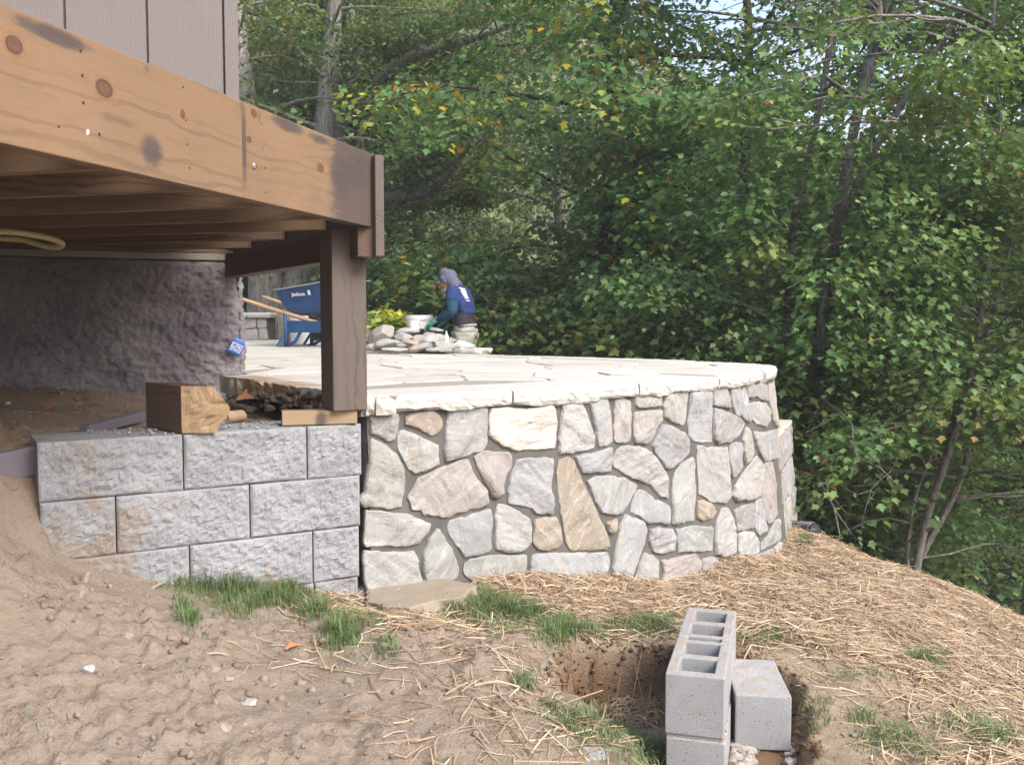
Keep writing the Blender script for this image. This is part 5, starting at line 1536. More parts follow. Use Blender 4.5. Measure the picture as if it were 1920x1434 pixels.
for i, (x, y) in enumerate(spots):
    k = (i * 7 + 3) % 4 if x > 1 else (1, 2, 0, 1)[i % 4]
    o = proto[k] if proto[k].get('used') is None else copy_obj(proto[k])
    proto[k]['used'] = 1
    o.location = (x, y, gz(x, y)); o.rotation_euler = (0, 0, r_.uniform(0, 6.28)); s_ = r_.uniform(0.85, 1.15) * (1.0 if x < -0.5 else 0.62); o.scale = (s_, s_, s_ * r_.uniform(0.9, 1.1))
for o in SC.objects:
    if 'used' in o: del o['used']
# bushes of the wood's edge
def bush(seed, pal, rad, h, n, leaf):
    rng = np.random.default_rng(seed)
    tips, T = [], []
    for k in range(22):
        a = rng.uniform(0, 6.28); r = rng.uniform(0.2, 1) * rad
        q = np.array([math.cos(a) * r, math.sin(a) * r, h * rng.uniform(0.3, 1.0) * (1 - 0.4 * (r / rad) ** 2)])
        T.append((np.array([(0, 0, -.1), q * np.array([.35, .35, .6]), q]), np.array([.016, .01, .004])))
        for j in range(7): tips.append(q + rng.normal(0, 1, 3) * np.array([.22, .22, .16]) * rad); T.append((np.array([q, (q + tips[-1]) / 2 + .01, tips[-1]]), np.array([.004, .003, .002])))
    tips = np.array(tips)
    V, F, C = sprays(rng, tips, unit(tips), np.full(len(tips), 0.2 * rad + .05), n, leaf, pal, droop=0.3, flat=0.5)
    t = empty('bush', (0, 0, 0), None, 'bush')
    V2, F2 = join([tube_vf(P, R, 4, cap=False) for P, R in T])
    mk('stems', V2, F2, BARK_DARK, t); mk('leaves', V, F, LEAF, t, False, C)
    return t
bp = [bush(91, 'maple', 1.0, 1.9, 22, 0.10), bush(93, 'dark', 1.1, 1.7, 22, 0.10), bush(95, 'oak', 1.0, 2.2, 22, 0.09)]
BL = ['rounded mid green bush of the undergrowth along the edge of the wood', 'dark green low bush of the undergrowth along the edge of the wood', 'taller olive green bush of the undergrowth along the edge of the wood']
bs = [(715, 15.5), (790, 14.5), (850, 13.5), (920, 12.8), (985, 12.2), (1045, 11.6), (1110, 11.0), (1170, 10.6), (1235, 10.2), (1300, 9.8), (1350, 9.6), (1410, 9.4), (1260, 13), (1040, 14.5), (930, 16), (680, 18), (600, 18.5), (560, 17.5), (820, 17.5), (1120, 15.5), (1440, 11), (1390, 12.5), (1300, 11.5), (1180, 13), (1090, 13), (1480, 10.2), (1530, 10.8), (1620, 10.2), (1660, 11.2), (980, 14.5), (870, 15.5), (760, 16.5), (1600, 11.5), (1680, 12.5), (1560, 13), (470, 18), (640, 21), (740, 20)]
for i, (px, Y) in enumerate(bs):
    k = i % 3
    o = bp[k] if i < 3 else copy_obj(bp[k])
    x = (px - 960) / 1800 * Y
    o.location = (x, Y, gz(x, Y) - 0.05); o.rotation_euler = (0, 0, r_.uniform(0, 6.28)); s_ = r_.uniform(0.8, 1.25); o.scale = (s_, s_, s_)
    tag(o, BL[k], 'bush', 'undergrowth along the edge of the wood')
# yellow leaved shrub behind the stone pile
rng = np.random.default_rng(99)
c0 = at_y(733, 640, 9.9); tips = []
T = []
for k in range(60):
    q = at_y(rng.uniform(698, 772), rng.uniform(582, 640), 9.9 + rng.normal(0, .15)); q[2] = min(q[2], 0.12 - 0.22 * ((q[0] - c0[0]) / .25) ** 2); tips.append(q)
    if k % 3 == 0: T.append((np.array([c0 + np.array([0, 0, -.45]), (c0 + q) / 2, q]), np.array([.012, .008, .003])))
tips = np.array(tips)
V, F, C = sprays(rng, tips, unit(tips - c0), np.full(len(tips), 0.10), 8, 0.085, 'yellow', 'maple', flat=0.6)
t = empty('shrub', (c0[0], c0[1], gz(c0[0], c0[1])), 'low shrub with yellow and green leaves behind the stone pile', 'shrub')
b = np.array(t.location); V2, F2 = join([tube_vf(P, R, 5, cap=False) for P, R in T])
mk('stems', V2 - b, F2, BARK_DARK, t); mk('leaves', V - b, F, LEAF, t, False, C)
# trees on the far hillside, one mass
rng = np.random.default_rng(17)
N = 1700
yy = rng.uniform(44, 104, N); pxs = rng.uniform(250, 2350, N); xx = (pxs - 960) / 1800 * yy
hz = height(xx, yy, False); RR = rng.uniform(1.3, 2.4, N)
k = 38
idx = np.repeat(np.arange(N), k); a = unit(rng.normal(size=(N * k, 3))); a[:, 2] = np.abs(a[:, 2]) * 1.1 - 0.25
P = np.stack([xx, yy, hz + RR * 0.8], 1)[idx] + a * RR[idx, None] * rng.uniform(0.75, 1.0, (N * k, 1))
pc = np.array([(0.14, 0.17, 0.05), (0.18, 0.20, 0.06), (0.24, 0.22, 0.07), (0.12, 0.15, 0.05), (0.30, 0.19, 0.08)])  # pale yellow greens carry the sunlight on the hill in the colour itself
C = pc[rng.choice(5, N, p=[.3, .3, .2, .15, .05])][idx] * rng.uniform(0.8, 1.2, (N * k, 1))
V, F, C = leaf_cloud(P, np.cross(a, rng.normal(size=a.shape)), a + rng.normal(0, .3, a.shape), RR[idx] * rng.uniform(.36, .6, N * k), C, 'oval')
c = V.mean(0); tag(mk('far_woods', V - c, F, LEAF, None, False, C, loc=c), 'woods coloured pale as if sunlit covering the far hillside', kind='stuff')

# ================================================================== ON THE PATIO
def obj_child(name, V, F, m, parent, smooth=False):
    o = mk(name, np.asarray(V, float), F, m, parent, smooth); return o
BLUE = mat_plain('blue_paint', (0.017, 0.065, 0.18), 0.45, 0.4, 0.35, 9)
STEEL = mat_plain('grey_metal', (0.22, 0.23, 0.24), 0.45, 0.5)
ASH = mat_plain('ash_handle_wood', (0.36, 0.25, 0.155), 0.6, 0.3, 0.2, 18)
RUB = mat_plain('black_rubber', (0.02, 0.02, 0.02), 0.8, 0.2)
PRINT = mat_plain('white_print', (0.78, 0.78, 0.76), 0.6, 0.3, 0.05)
# wheelbarrow: local x towards the wheel, z up
wb0 = at_z(549, 649, ZP)
WBR = math.radians(-24)
wb = empty('wheelbarrow', (wb0[0] + 0.16, wb0[1], ZP), 'blue steel wheelbarrow with wooden handles parked on the patio behind the post', 'wheelbarrow')
wb.rotation_euler = (0, 0, WBR)
bpy.context.view_layer.update()
def tray_ring(x0, x1, hw0, hw1, z0, z1, r=0.09, n=5):
    pts = []
    for cx_, cy_, a0, zz, hw in ((x1 - r, hw1 - r, 0, z1, 0), (x0 + r, hw0 - r, 90, z0, 0), (x0 + r, -hw0 + r, 180, z0, 0), (x1 - r, -hw1 + r, 270, z1, 0)):
        for k in range(n):
            a = math.radians(a0 + 90 * k / (n - 1)); pts.append((cx_ + r * math.cos(a), cy_ + r * math.sin(a), zz))
    return pts
rings = [tray_ring(-0.26, 0.74, 0.325, 0.31, 0.655, 0.76), tray_ring(-0.245, 0.72, 0.31, 0.295, 0.655, 0.76), tray_ring(-0.17, 0.60, 0.26, 0.24, 0.48, 0.56), tray_ring(-0.06, 0.48, 0.21, 0.19, 0.385, 0.40, 0.07), tray_ring(0.10, 0.45, 0.08, 0.08, 0.375, 0.375, 0.03)]
m_ = len(rings[0]); V = [p for r in rings for p in r]
F = [(k * m_ + i, k * m_ + (i + 1) % m_, (k + 1) * m_ + (i + 1) % m_, (k + 1) * m_ + i) for k in range(len(rings) - 1) for i in range(m_)] + [tuple((len(rings) - 1) * m_ + i for i in range(m_))]
o = obj_child('tray', V, F, BLUE, wb, False)
md = o.modifiers.new('thickness', 'SOLIDIFY'); md.thickness = 0.006; md.offset = -1
V, F = tube_vf(np.array(rings[0] + rings[0][:2]), 0.010, 6, cap=False); obj_child('tray_rim', V, F, STEEL, wb, True)
for sy in (1, -1):
    Pth = np.array([(-0.86, 0.30 * sy, 0.60), (-0.70, 0.295 * sy, 0.555), (-0.3, 0.26 * sy, 0.44), (0.30, 0.17 * sy, 0.27), (0.82, 0.075 * sy, 0.20)])
    w_ = np.array([0.016, 0.022, 0.027, 0.027, 0.026])
    V, F = tube_vf(Pth, np.stack([w_ * 1.35, w_ * 0.95], 1), 8); obj_child('handle', V, F, ASH, wb)
    V, F = tube_vf([(-0.12, 0.245 * sy, 0.40), (-0.10, 0.25 * sy, 0.20), (-0.10, 0.25 * sy, 0.0)], 0.024, 8); obj_child('leg', V, F, BLUE, wb, True)
    V, F = tube_vf([(-0.10, 0.25 * sy, 0.0), (0.02, 0.24 * sy, 0.06), (0.16, 0.20 * sy, 0.30)], 0.020, 8); obj_child('leg_brace', V, F, BLUE, wb, True)
    V, F = tube_vf([(-0.10, 0.25 * sy, 0.012), (-0.22, 0.255 * sy, 0.012), (-0.10, 0.25 * sy, 0.16)], 0.018, 8); obj_child('leg_shoe', V, F, BLUE, wb, True)
V, F = box_vf(-0.115, -0.085, -0.25, 0.25, 0.16, 0.30); obj_child('cross_plate', V, F, BLUE, wb)
V, F = box_vf(-0.08, 0.5, -0.262, -0.252, 0.165, 0.295); obj_child('side_plate', V, F, BLUE, wb)
V, F = tube_vf([(0.82, -0.05, 0.20), (0.82, 0.05, 0.20)], 0.20, 24); wl = obj_child('wheel', V, F, RUB, wb)
V, F = tube_vf([(0.82, -0.056, 0.20), (0.82, 0.056, 0.20)], 0.11, 16); obj_child('rim', V, F, STEEL, wl)
def text_mesh(txt, size, m, mat4, parent, name, sx=1.0, bold=0.0):
    cu = bpy.data.curves.new('text', 'FONT'); cu.body = txt; cu.size = size; cu.align_x = 'CENTER'; cu.align_y = 'CENTER'; cu.offset = bold; cu.extrude = 0.0008
    to = bpy.data.objects.new('text', cu); COL.objects.link(to)
    bpy.context.view_layer.update()
    me = bpy.data.meshes.new_from_object(to.evaluated_get(bpy.context.evaluated_depsgraph_get()))
    bpy.data.objects.remove(to); bpy.data.curves.remove(cu)
    me.materials.clear(); me.materials.append(m)
    o = bpy.data.objects.new(name, me); COL.objects.link(o); o.parent = parent
    o.matrix_local = (parent.matrix_world.inverted() if parent else Matrix.Identity(4)) @ mat4
    return o
# lettering on the near side of the tray: side face goes from ring 1 to ring 2 at y<0
a1, a2 = Vector((0.12, -0.328, 0.70)), Vector((0.12, -0.268, 0.50))
down = (a2 - a1).normalized(); nrm_ = Vector((1, 0, 0)).cross(-down).normalized()
ML = Matrix.Identity(4)
for c_, v in enumerate((Vector((1, 0, 0.05)).normalized(), -down, nrm_)):
    for r in range(3): ML[r][c_] = v[r]
ML.translation = a1.lerp(a2, 0.48) + nrm_ * 0.006 + Vector((0.0, 0, 0))
text_mesh('Jackson', 0.060, PRINT, wb.matrix_world @ ML, wb, 'lettering', bold=0.001)
ML2 = ML.copy(); ML2.translation = ML.translation + Vector((0.150, -0.002, 0.018))
V, F = slab_vf([(-.017, -.028), (.017, -.028), (.017, .028), (-.017, .028)], 0, 0.001, 3, jag=0, step=0.02, rnd=0.002)
o = link('emblem', new_mesh('emblem', V, F), PRINT, wb); o.matrix_local = ML2
# buckets
def bucket(p, r0, r1, h, m, label, lid=None, rib=False, prints=None, tilt=0.0, group=None):
    t = empty('bucket', tuple(p), label, 'bucket', group)
    t.rotation_euler = (tilt, 0, 0)
    zs_ = [0, 0.004, h * 0.75, h * 0.752, h * 0.79, h * 0.795, h * 0.85, h * 0.855, h * 0.9, h]
    rr = [r0 * 0.97, r0, r0 + (r1 - r0) * .75, r1 * 1.03, r1 * 1.03, r1 * .985, r1 * 1.035, r1 * .99, r1, r1] if rib else [r0 * .97, r0] + [r0 + (r1 - r0) * k for k in (.75, .752, .79, .795, .85, .855, .9, 1)]
    V, F = tube_vf([(0, 0, z) for z in zs_], rr, 28, cap=False); V2, F2 = tube_vf([(0, 0, h), (0, 0, h * .3)], [r1 * .96, r1 * .8], 28, cap=True)
    k_ = len(V2) // 2
    Vv, Ff = join([(V, F), (V2, [f[::-1] for f in F2[:-2]] + [F2[-1][::-1]])])
    Ff.append(tuple(range(27, -1, -1)))
    obj_child('shell', Vv, Ff, m, t, False)
    if lid:
        V, F = tube_vf([(0, 0, h - .03), (0, 0, h - .002), (0, 0, h + .012), (0, 0, h + .014)], [r1 * 1.05, r1 * 1.07, r1 * 1.05, r1 * .7], 28); obj_child('lid', V, F, lid, t, False)
    P = [(r1 * 1.05 * math.cos(a), r1 * 1.05 * math.sin(a) * .25 - r1 * 0.9, h * .88 - r1 * 0.75 * math.sin(a)) for a in np.linspace(0, math.pi, 14)]
    V, F = tube_vf(P, 0.003, 5); obj_child('bail', V, F, STEEL, t)
    return t
TANP = mat_plain('tan_plastic', (0.30, 0.265, 0.185), 0.6, 0.3, 0.2, 14)
DARKP = mat_plain('dark_print', (0.10, 0.09, 0.07), 0.8, 0.1)
p = at_z(532, 646, ZP); p[2] = ZP; p = p + np.array([0, .25, 0])
t = bucket(p, 0.11, 0.135, 0.40, TANP, 'dirty tan plastic bucket with dark print behind the wheelbarrow handle', None, True)
bpy.context.view_layer.update()
# faint dark frame printed on the tan bucket
for x0, x1, z0, z1 in ((-.05, .055, .185, .192), (-.05, .055, .13, .137), (-.05, -.042, .13, .192), (.047, .055, .13, .192), (.0, .006, .13, .192), (-.03, .03, .245, .255)):
    V = []; n = 6
    for i in range(n + 1):
        x = x0 + (x1 - x0) * i / n
        for z in (z0, z1): V.append((x, -math.sqrt((0.11 + 0.0833 * z * .75 + .0015) ** 2 - x * x), z))
    F = [(2 * i, 2 * i + 2, 2 * i + 3, 2 * i + 1) for i in range(n)]
    obj_child('print', V, F, DARKP, t)
p = at_z(560, 646, ZP) + np.array([0, .15, 0]); p[2] = ZP
bucket(p, 0.13, 0.145, 0.36, WHITEP, 'white plastic bucket half hidden behind the legs of the wheelbarrow', None, False)
# stone pier with capstones at the far side of the patio
pier = at_z(466, 637, ZP); pier[2] = ZP
pt = empty('stone_pier', tuple(pier), 'short pale stone pier with rounded white capstones beyond the house corner', 'stone pier')
bpy.context.view_layer.update()
r_ = np.random.default_rng(12)
PW, PH = 0.30, 0.34
V, F = box_vf(-0.62, PW, -0.02, 0.5, -.2, PH); obj_child('mortar', V, F, MORTAR, pt)
def pier_surf(s, z, d):
    s = np.asarray(s, float); z = np.asarray(z, float); return np.stack([pier[0] + s, pier[1] - 0.02 - np.asarray(d) - 0.08 * (PH - z), ZP + z], -1)
for k, (pl, c) in enumerate((([(-.60, .02), (-.36, .02), (-.37, .33), (-.60, .33)], WHITE), ([(-.34, .15), (-.10, .17), (-.11, .33), (-.34, .33)], WHITE), ([(-.34, .01), (-.14, .01), (-.12, .15), (-.34, .13)], PINK), ([(-.08, .17), (.12, .19), (.13, .33), (-.08, .33)], WHITE), ([(-.11, .01), (.17, .01), (.14, .17), (-.08, .15)], PINK), ([(.15, .19), (.29, .19), (.285, .33), (.15, .33)], PALE), ([(.19, .01), (.32, .01), (.30, .17), (.16, .17)], PALE))):
    add_stone(pl, c, 700 + k, pier_surf, (1, 0, 0), pt, step=0.03)
for k, (x0, x1) in enumerate(((-.66, -.30), (-.29, -.005), (.005, .37))):
    add_slab([(pier[0] + x0, pier[1] - .10), (pier[0] + x1, pier[1] - .10), (pier[0] + x1, pier[1] + .55), (pier[0] + x0, pier[1] + .55)], ZP + PH + .002, ZP + PH + .085, FLAG, (.50, .49, .465), pt, 'capstone', 30 + k, rnd=0.016)
# blue label stuck on the foundation by the corner
BL2 = mat_plain('blue_label', (0.04, 0.10, 0.35), 0.45, 0.4, 0.1)
lc_ = at_plane(443, 650, FC + HN * 0.035, HN)
ang = math.radians(-27)
lab = empty('label_sheet', tuple(lc_), 'small crumpled blue label with white print stuck on the rough foundation', 'label')
Mx = frame(lc_, HV); Rr = Matrix.Rotation(ang, 4, 'Y'); lab.matrix_world = Mx @ Rr.inverted() if False else Mx @ Matrix.Rotation(math.radians(27), 4, 'Y')
nx_, nz_ = 9, 9; V = []
for i in range(nx_):
    for j in range(nz_):
        x = (-.5 + i / (nx_ - 1)) * 0.078; z = (-.5 + j / (nz_ - 1)) * 0.095
        if z > 0.02: x *= 1 - (z - .02) * 9
        V.append((x, -0.006 + 0.004 * float(vnoise(x * 60, z * 60)), z))
F = [(i * nz_ + j, (i + 1) * nz_ + j, (i + 1) * nz_ + j + 1, i * nz_ + j + 1) for i in range(nx_ - 1) for j in range(nz_ - 1)]
o = obj_child('sheet', V, F, BL2, lab, True); o.modifiers.new('t', 'SOLIDIFY').thickness = 0.001
def lab_bar(x0, x1, z0, z1):
    V, F = box_vf(x0, x1, -0.0125, -0.0115, z0, z1); obj_child('print', V, F, PRINT, lab)
for q in ((-.030, .030, .0165, .019), (-.030, .030, -.0155, -.013), (-.030, -.0275, -.013, .0165), (.0275, .030, -.013, .0165), (-.024, -.012, .010, .0125), (-.024, -.0215, -.008, .010), (-.024, -.012, -.0085, -.006), (-.012, -.0095, -.008, .002),
          (-.004, -.0015, -.008, .012), (-.004, .006, .0095, .012), (.004, .0065, .001, .012), (.011, .0135, -.008, .012), (.018, .0205, -.008, .012), (.011, .0205, .001, .0035), (-.030, -.012, -.026, -.0225), (-.008, .008, -.026, -.0225), (.012, .030, -.026, -.0225)): lab_bar(*q)
# ------------------------------------------------------------------ heap of loose stones
ROCKM = STONE
r_ = random.Random(8)
HEAP = [ # px, py of the centre, width px, height px, distance, colour, label
 (712, 629, 52, 30, 9.2, PINK, 'long pinkish split stone leaning at the left end of the heap', 0.5),
 (700, 652, 34, 12, 9.0, PALE, 'flat cream stone at the lower left of the heap beside the post', 0),
 (736, 632, 40, 22, 9.4, PALE, 'pale block shaped stone behind the leaning long stone', 0.1),
 (762, 622, 46, 16, 9.3, WHITE, 'broad white stone lying on top of the heap left of the bucket', 0.1),
 (757, 634, 36, 18, 9.1, PALE, 'buff stone below the broad white stone in the heap', -0.1),
 (728, 646, 50, 18, 8.95, WHITE, 'large white rounded stone at the front left of the heap', 0.1),
 (742, 655, 60, 8, 8.8, WHITE, 'thin white slab lying flat before the heap', 0),
 (770, 645, 40, 16, 8.9, TAN, 'tan stone in the front middle of the heap', -0.2),
 (776, 655, 26, 12, 8.75, TAN, 'small tan stone at the front of the heap', 0.3),
 (794, 650, 40, 16, 8.8, PALE, 'cream stone leaning in the front of the heap', 0.15),
 (790, 638, 34, 18, 9.0, PINK, 'peach stone in the middle of the heap', -0.15),
 (808, 637, 44, 22, 8.95, WHITE, 'big white pointed stone before the black tub', 0.2),
 (828, 646, 50, 15, 8.85, WHITE, 'wide white stone right of the pointed one', -0.05),
 (818, 655, 44, 11, 8.75, PALE, 'flat cream stone low in the front right of the heap', 0.05),
 (848, 653, 36, 13, 8.85, WHITE, 'white stone at the right end of the heap', 0.1),
 (836, 657, 30, 8, 8.7, GREY, 'small grey stone under the right end of the heap', 0),
 (755, 648, 26, 12, 8.9, GREY, 'small grey stone wedged between the white stones', 0.2),
 (804, 627, 22, 10, 9.15, TAN, 'small brown stone lying in the black tub', 0.1),
 (816, 618, 26, 8, 9.15, GREY, 'flat grey stone held over the tub by the gloved hand', -0.15)]
for k, (px, py, wp, hp, Y, c, lb, tilt) in enumerate(HEAP):
    p = at_y(px, py, Y); sx = wp * Y / 1800 / 2 * 1.1; sz = hp * Y / 1800 / 2 * 1.15
    V, F = rock_vf(sx, max(sx * 0.75, 0.05), sz, 900 + k, 3, 0.18)
    o = mk('loose_stone', V, F, ROCKM, loc=p); o.rotation_euler = (0, -tilt, r_.uniform(-.4, .4)); o.color = (*[min(1, v * 1.08) for v in c], 1)
    tag(o, lb, 'stone', 'loose stones heaped on the patio')
# hidden hearting under the visible stones
for k in range(5):
    px = r_.uniform(705, 845); Y = r_.uniform(9.0, 9.3); p = at_y(px, 650, Y); p[2] = ZP + 0.035 + r_.uniform(0, .08)
    V, F = rock_vf(0.13, 0.11, 0.06, 950 + k, 2, 0.2); o = mk('loose_stone', V, F, ROCKM, loc=p); o.rotation_euler = (0, 0, r_.uniform(0, 3)); o.color = (*PALE, 1)
    tag(o, 'pale filling stone low inside the heap on the patio', 'stone', 'loose stones heaped on the patio')
# long coping slab in front of the heap
a_, b_ = at_z(764, 661, ZP), at_z(887, 664, ZP)
d_ = (b_ - a_)[:2]; n_ = np.array([-d_[1], d_[0]]) / np.linalg.norm(d_)
P = [a_[:2], b_[:2], b_[:2] + n_ * .3, a_[:2] + n_ * .3]
V, F = slab_vf(P, ZP + .003, ZP + .05, 77, jag=.02, step=.04); c = V.mean(0)
o = mk('loose_slab', V - c, F, FLAG, loc=c); o.color = (.56, .53, .47, 1); tag(o, 'long thin stone slab lying flat in front of the heap by the worker', 'slab')
# mortar tub, bucket, scraps by the worker
TUBM = mat_plain('black_tub_plastic', (0.05, 0.055, 0.06), 0.5, 0.4)
tc_ = at_y(808, 640, 9.5)
tr = [tray_ring(-.17, .17, .15, .15, 0, 0, .05), tray_ring(-.20, .20, .18, .18, .13, .13, .06), tray_ring(-.215, .215, .195, .195, .13, .13, .06), tray_ring(-.215, .215, .195, .195, .118, .118, .06)]
tr2 = [tray_ring(-.19, .19, .17, .17, .125, .125, .06), tray_ring(-.16, .16, .14, .14, .02, .02, .05)]
m_ = len(tr[0]); V = [q for r in (tr + tr2[::-1]) for q in r]
F = [(k * m_ + i, k * m_ + (i + 1) % m_, (k + 1) * m_ + (i + 1) % m_, (k + 1) * m_ + i) for k in range(3) for i in range(m_)] + [tuple(range(m_ - 1, -1, -1)), tuple(range(4 * m_, 5 * m_))] + [(4 * m_ + i, 5 * m_ + i, 5 * m_ + (i + 1) % m_, 4 * m_ + (i + 1) % m_) for i in range(m_)]
o = mk('mortar_tub', V, F, TUBM, loc=(tc_[0], tc_[1], float(at_y(808, 641, 9.4)[2]))); tag(o, 'black plastic mixing tub among the heaped stones before the worker', 'tub')
p = at_y(787, 626, 9.55)
bucket(p, 0.115, 0.14, 0.185, WHITEP, 'white ribbed plastic bucket standing behind the stone heap', None, True)
p = at_y(776, 622, 9.3)
bucket(p, 0.045, 0.058, 0.11, WHITEP, 'small white tub in front of the white ribbed bucket', None, False)
p = at_y(837, 640, 8.85); V, F = tube_vf([(0, 0, 0), (0, 0, .05), (0, 0, .07), (0, 0, .095)], [.02, .02, .008, .006], 12)
o = mk('bottle', V, F, WHITEP, loc=p); tag(o, 'small white squeeze bottle standing on the stones', 'bottle')
BAGM = mat_plain('pale_blue_plastic', (0.38, 0.46, 0.58), 0.4, 0.5, 0.3, 12)
p = at_y(868, 650, 8.9); V, F = rock_vf(.10, .07, .05, 61, 3, .5); o = mk('plastic_bag', V, F, BAGM, loc=p); tag(o, 'crumpled pale blue and white plastic bag at the right end of the heap', 'plastic bag')

# ================================================================== THE WORKER
YM = 9.35
def W(x, z, dy=0.0): return at_y(780 + x / 8.433, 500 + z / 8.433, YM + dy)
SKIN = mat_plain('skin', (0.26, 0.13, 0.085), 0.6, 0.3, 0.1)
SHIRT = mat_plain('blue_shirt_cloth', (0.026, 0.045, 0.135), 0.9, 0.1, 0.15, 14, 0.3)
SLEEVE = mat_plain('teal_sleeve_cloth', (0.022, 0.06, 0.10), 0.9, 0.1, 0.15, 14, 0.3)
CAPM = mat_plain('grey_blue_hood_cloth', (0.10, 0.105, 0.155), 0.9, 0.1, 0.12, 14, 0.3)
BELTM = mat_plain('black_support_belt', (0.032, 0.028, 0.035), 0.8, 0.2)
PANTS = mat_plain('pale_work_trousers', (0.30, 0.30, 0.26), 0.9, 0.1, 0.3, 12, 0.5)
GLOVE = mat_plain('green_knit_glove', (0.075, 0.22, 0.165), 0.9, 0.1, 0.2, 20, 0.4)
MASKM = mat_plain('pale_blue_neck_cloth', (0.26, 0.32, 0.44), 0.9, 0.1)
feet_z = gz(*W(790, 1000)[:2])
man = empty('person', (float(W(790, 1000)[0]), YM, feet_z), 'person in grey blue hood, blue shirt and black back belt bending over the heaped stones', 'person')
MB_ = np.array(man.location)
bpy.context.view_layer.update()
head, neck, chest, waist, hip = W(455, 250), W(560, 350), W(690, 480), W(745, 760), W(775, 960)
nl_, nr_ = -0.16, 0.17                                               # near and far side in depth
def skinned(name, chains, m, parent, levels=2):
    """chains: list of [(point, radius), ...]; shared points join; first point is the root"""
    pts, rad, edges, key = [], [], [], {}
    def vid(p, r):
        k = tuple(np.round(p, 4))
        if k not in key: key[k] = len(pts); pts.append(tuple(np.array(p) - MB_)); rad.append(r)
        return key[k]
    for ch in chains:
        ids = [vid(p, r) for p, r in ch]
        edges += [(a, b) for a, b in zip(ids, ids[1:])]
    me = bpy.data.meshes.new(name); me.from_pydata(pts, edges, [])
    o = link(name, me, m, parent)
    md = o.modifiers.new('skin', 'SKIN'); md.use_smooth_shade = True
    sv = me.skin_vertices[0].data
    for i, r in enumerate(rad): sv[i].radius = (r, r) if not isinstance(r, tuple) else r; sv[i].use_root = (i == 0)
    sb = o.modifiers.new('sub', 'SUBSURF'); sb.levels = levels; sb.render_levels = levels
    return o
V3 = lambda p, dy: np.array([p[0], p[1] + dy, p[2]])
shn, shf = V3(W(640, 400), nl_), V3(W(660, 400), nr_)
eln, elf = V3(W(650, 700), nl_ - .05), V3(W(560, 720), nr_ + .03)
wrn, wrf = V3(W(410, 830), nl_ + .03), V3(W(470, 860), nr_ - .05)
kn, kf = V3(W(740, 1390), -.10), V3(W(800, 1390), .10)
an = np.array([W(790, 1300)[0] - .02, YM - .11, feet_z + .09]); af = np.array([W(850, 1300)[0], YM + .11, feet_z + .09])
tn, tf = an + np.array([-.17, 0, -.05]), af + np.array([-.17, 0, -.05])
body = skinned('body', [[(hip, .125), (waist, .115), (chest, .14), (V3(neck, 0), .058), (W(490, 300), .07), (head, .088), (W(470, 170), .075)],
 [(chest, .14), (shn, .06), (eln, .045), (wrn, .03)], [(chest, .14), (shf, .06), (elf, .045), (wrf, .03)],
 [(hip, .125), (V3(hip, -.10), .095), (kn, .062), (an, .042), (tn, .035)], [(hip, .125), (V3(hip, .10), .095), (kf, .062), (af, .042), (tf, .035)]], SKIN, man)
# face: nose, brow and jaw as small swellings on the profile, built on the child mask and hood
nose = W(398, 285); V, F = rock_vf(.018, .013, .022, 5, 2, .05); obj_child('nose', V + nose - MB_, F, SKIN, body, True)
for dy in (-.035, .035):
    V, F = rock_vf(.008, .012, .008, 6, 2, 0); obj_child('eye', V + V3(W(412, 262), dy) - MB_, F, RUB, body, True)
V, F = rock_vf(.055, .055, .035, 15, 3, .08); obj_child('neck_gaiter', V + W(465, 365) - MB_, F, MASKM, man, True)
def loft(name, secs, m, parent, n=20, smooth=True, seedn=0, wr=0.006):
    """secs: (centre, half width along the profile plane, half depth) perpendicular to the path"""
    P = np.array([s[0] for s in secs]); R = np.array([(s[2], s[1]) for s in secs])
    k = 26
    Ps = smooth_path(P, k); u = np.linspace(0, len(P) - 1, k); Rs = np.stack([np.interp(u, range(len(P)), R[:, j]) for j in (0, 1)], 1)
    T = unit(np.gradient(Ps, axis=0)); V = []
    for i in range(k):
        A = np.array([0, 1.0, 0]); A = unit(A - T[i] * (A @ T[i])); B = np.cross(T[i], A)
        for j in range(n):
            t = 2 * math.pi * j / n
            w2 = 1 + wr / 0.1 * 1.2 * float(vnoise(math.cos(t) * 3 + seedn, math.sin(t) * 3 + i * .1, i * 0.5, seedn))
            V.append(Ps[i] + (A * math.cos(t) * Rs[i, 0] + B * math.sin(t) * Rs[i, 1]) * w2)
    F = [(i * n + j, i * n + (j + 1) % n, (i + 1) * n + (j + 1) % n, (i + 1) * n + j) for i in range(k - 1) for j in range(n)] + [tuple(range(n - 1, -1, -1)), tuple((k - 1) * n + j for j in range(n))]
    return obj_child(name, np.array(V) - MB_, F, m, parent, smooth)
sh = loft('shirt', [(W(610, 345), .045, .07), (W(650, 390), .09, .165), (W(700, 470), .112, .20), (W(755, 600), .098, .185), (W(785, 720), .088, .165), (W(792, 760), .085, .155)], SHIRT, man, seedn=3)
loft('shirt_sleeve', [(V3(W(655, 375), nl_ + .02), .07, .06), (V3(W(640, 450), nl_ - .02), .068, .065), (V3(W(628, 560), nl_ - .05), .06, .06)], SHIRT, sh, seedn=5)
loft('shirt_sleeve', [(V3(W(660, 380), nr_ - .02), .075, .07), (V3(W(640, 450), nr_ + .02), .078, .075), (V3(W(615, 560), nr_ + .03), .066, .066)], SHIRT, sh, seedn=6)
loft('undershirt_sleeve', [(V3(W(632, 520), nl_ - .04), .055, .055), (V3(W(645, 640), nl_ - .055), .055, .056), (V3(W(640, 715), nl_ - .055), .052, .055), (V3(W(540, 770), nl_ - .03), .048, .048), (V3(W(410, 830), nl_ + .02), .036, .036)], SLEEVE, man, seedn=7)
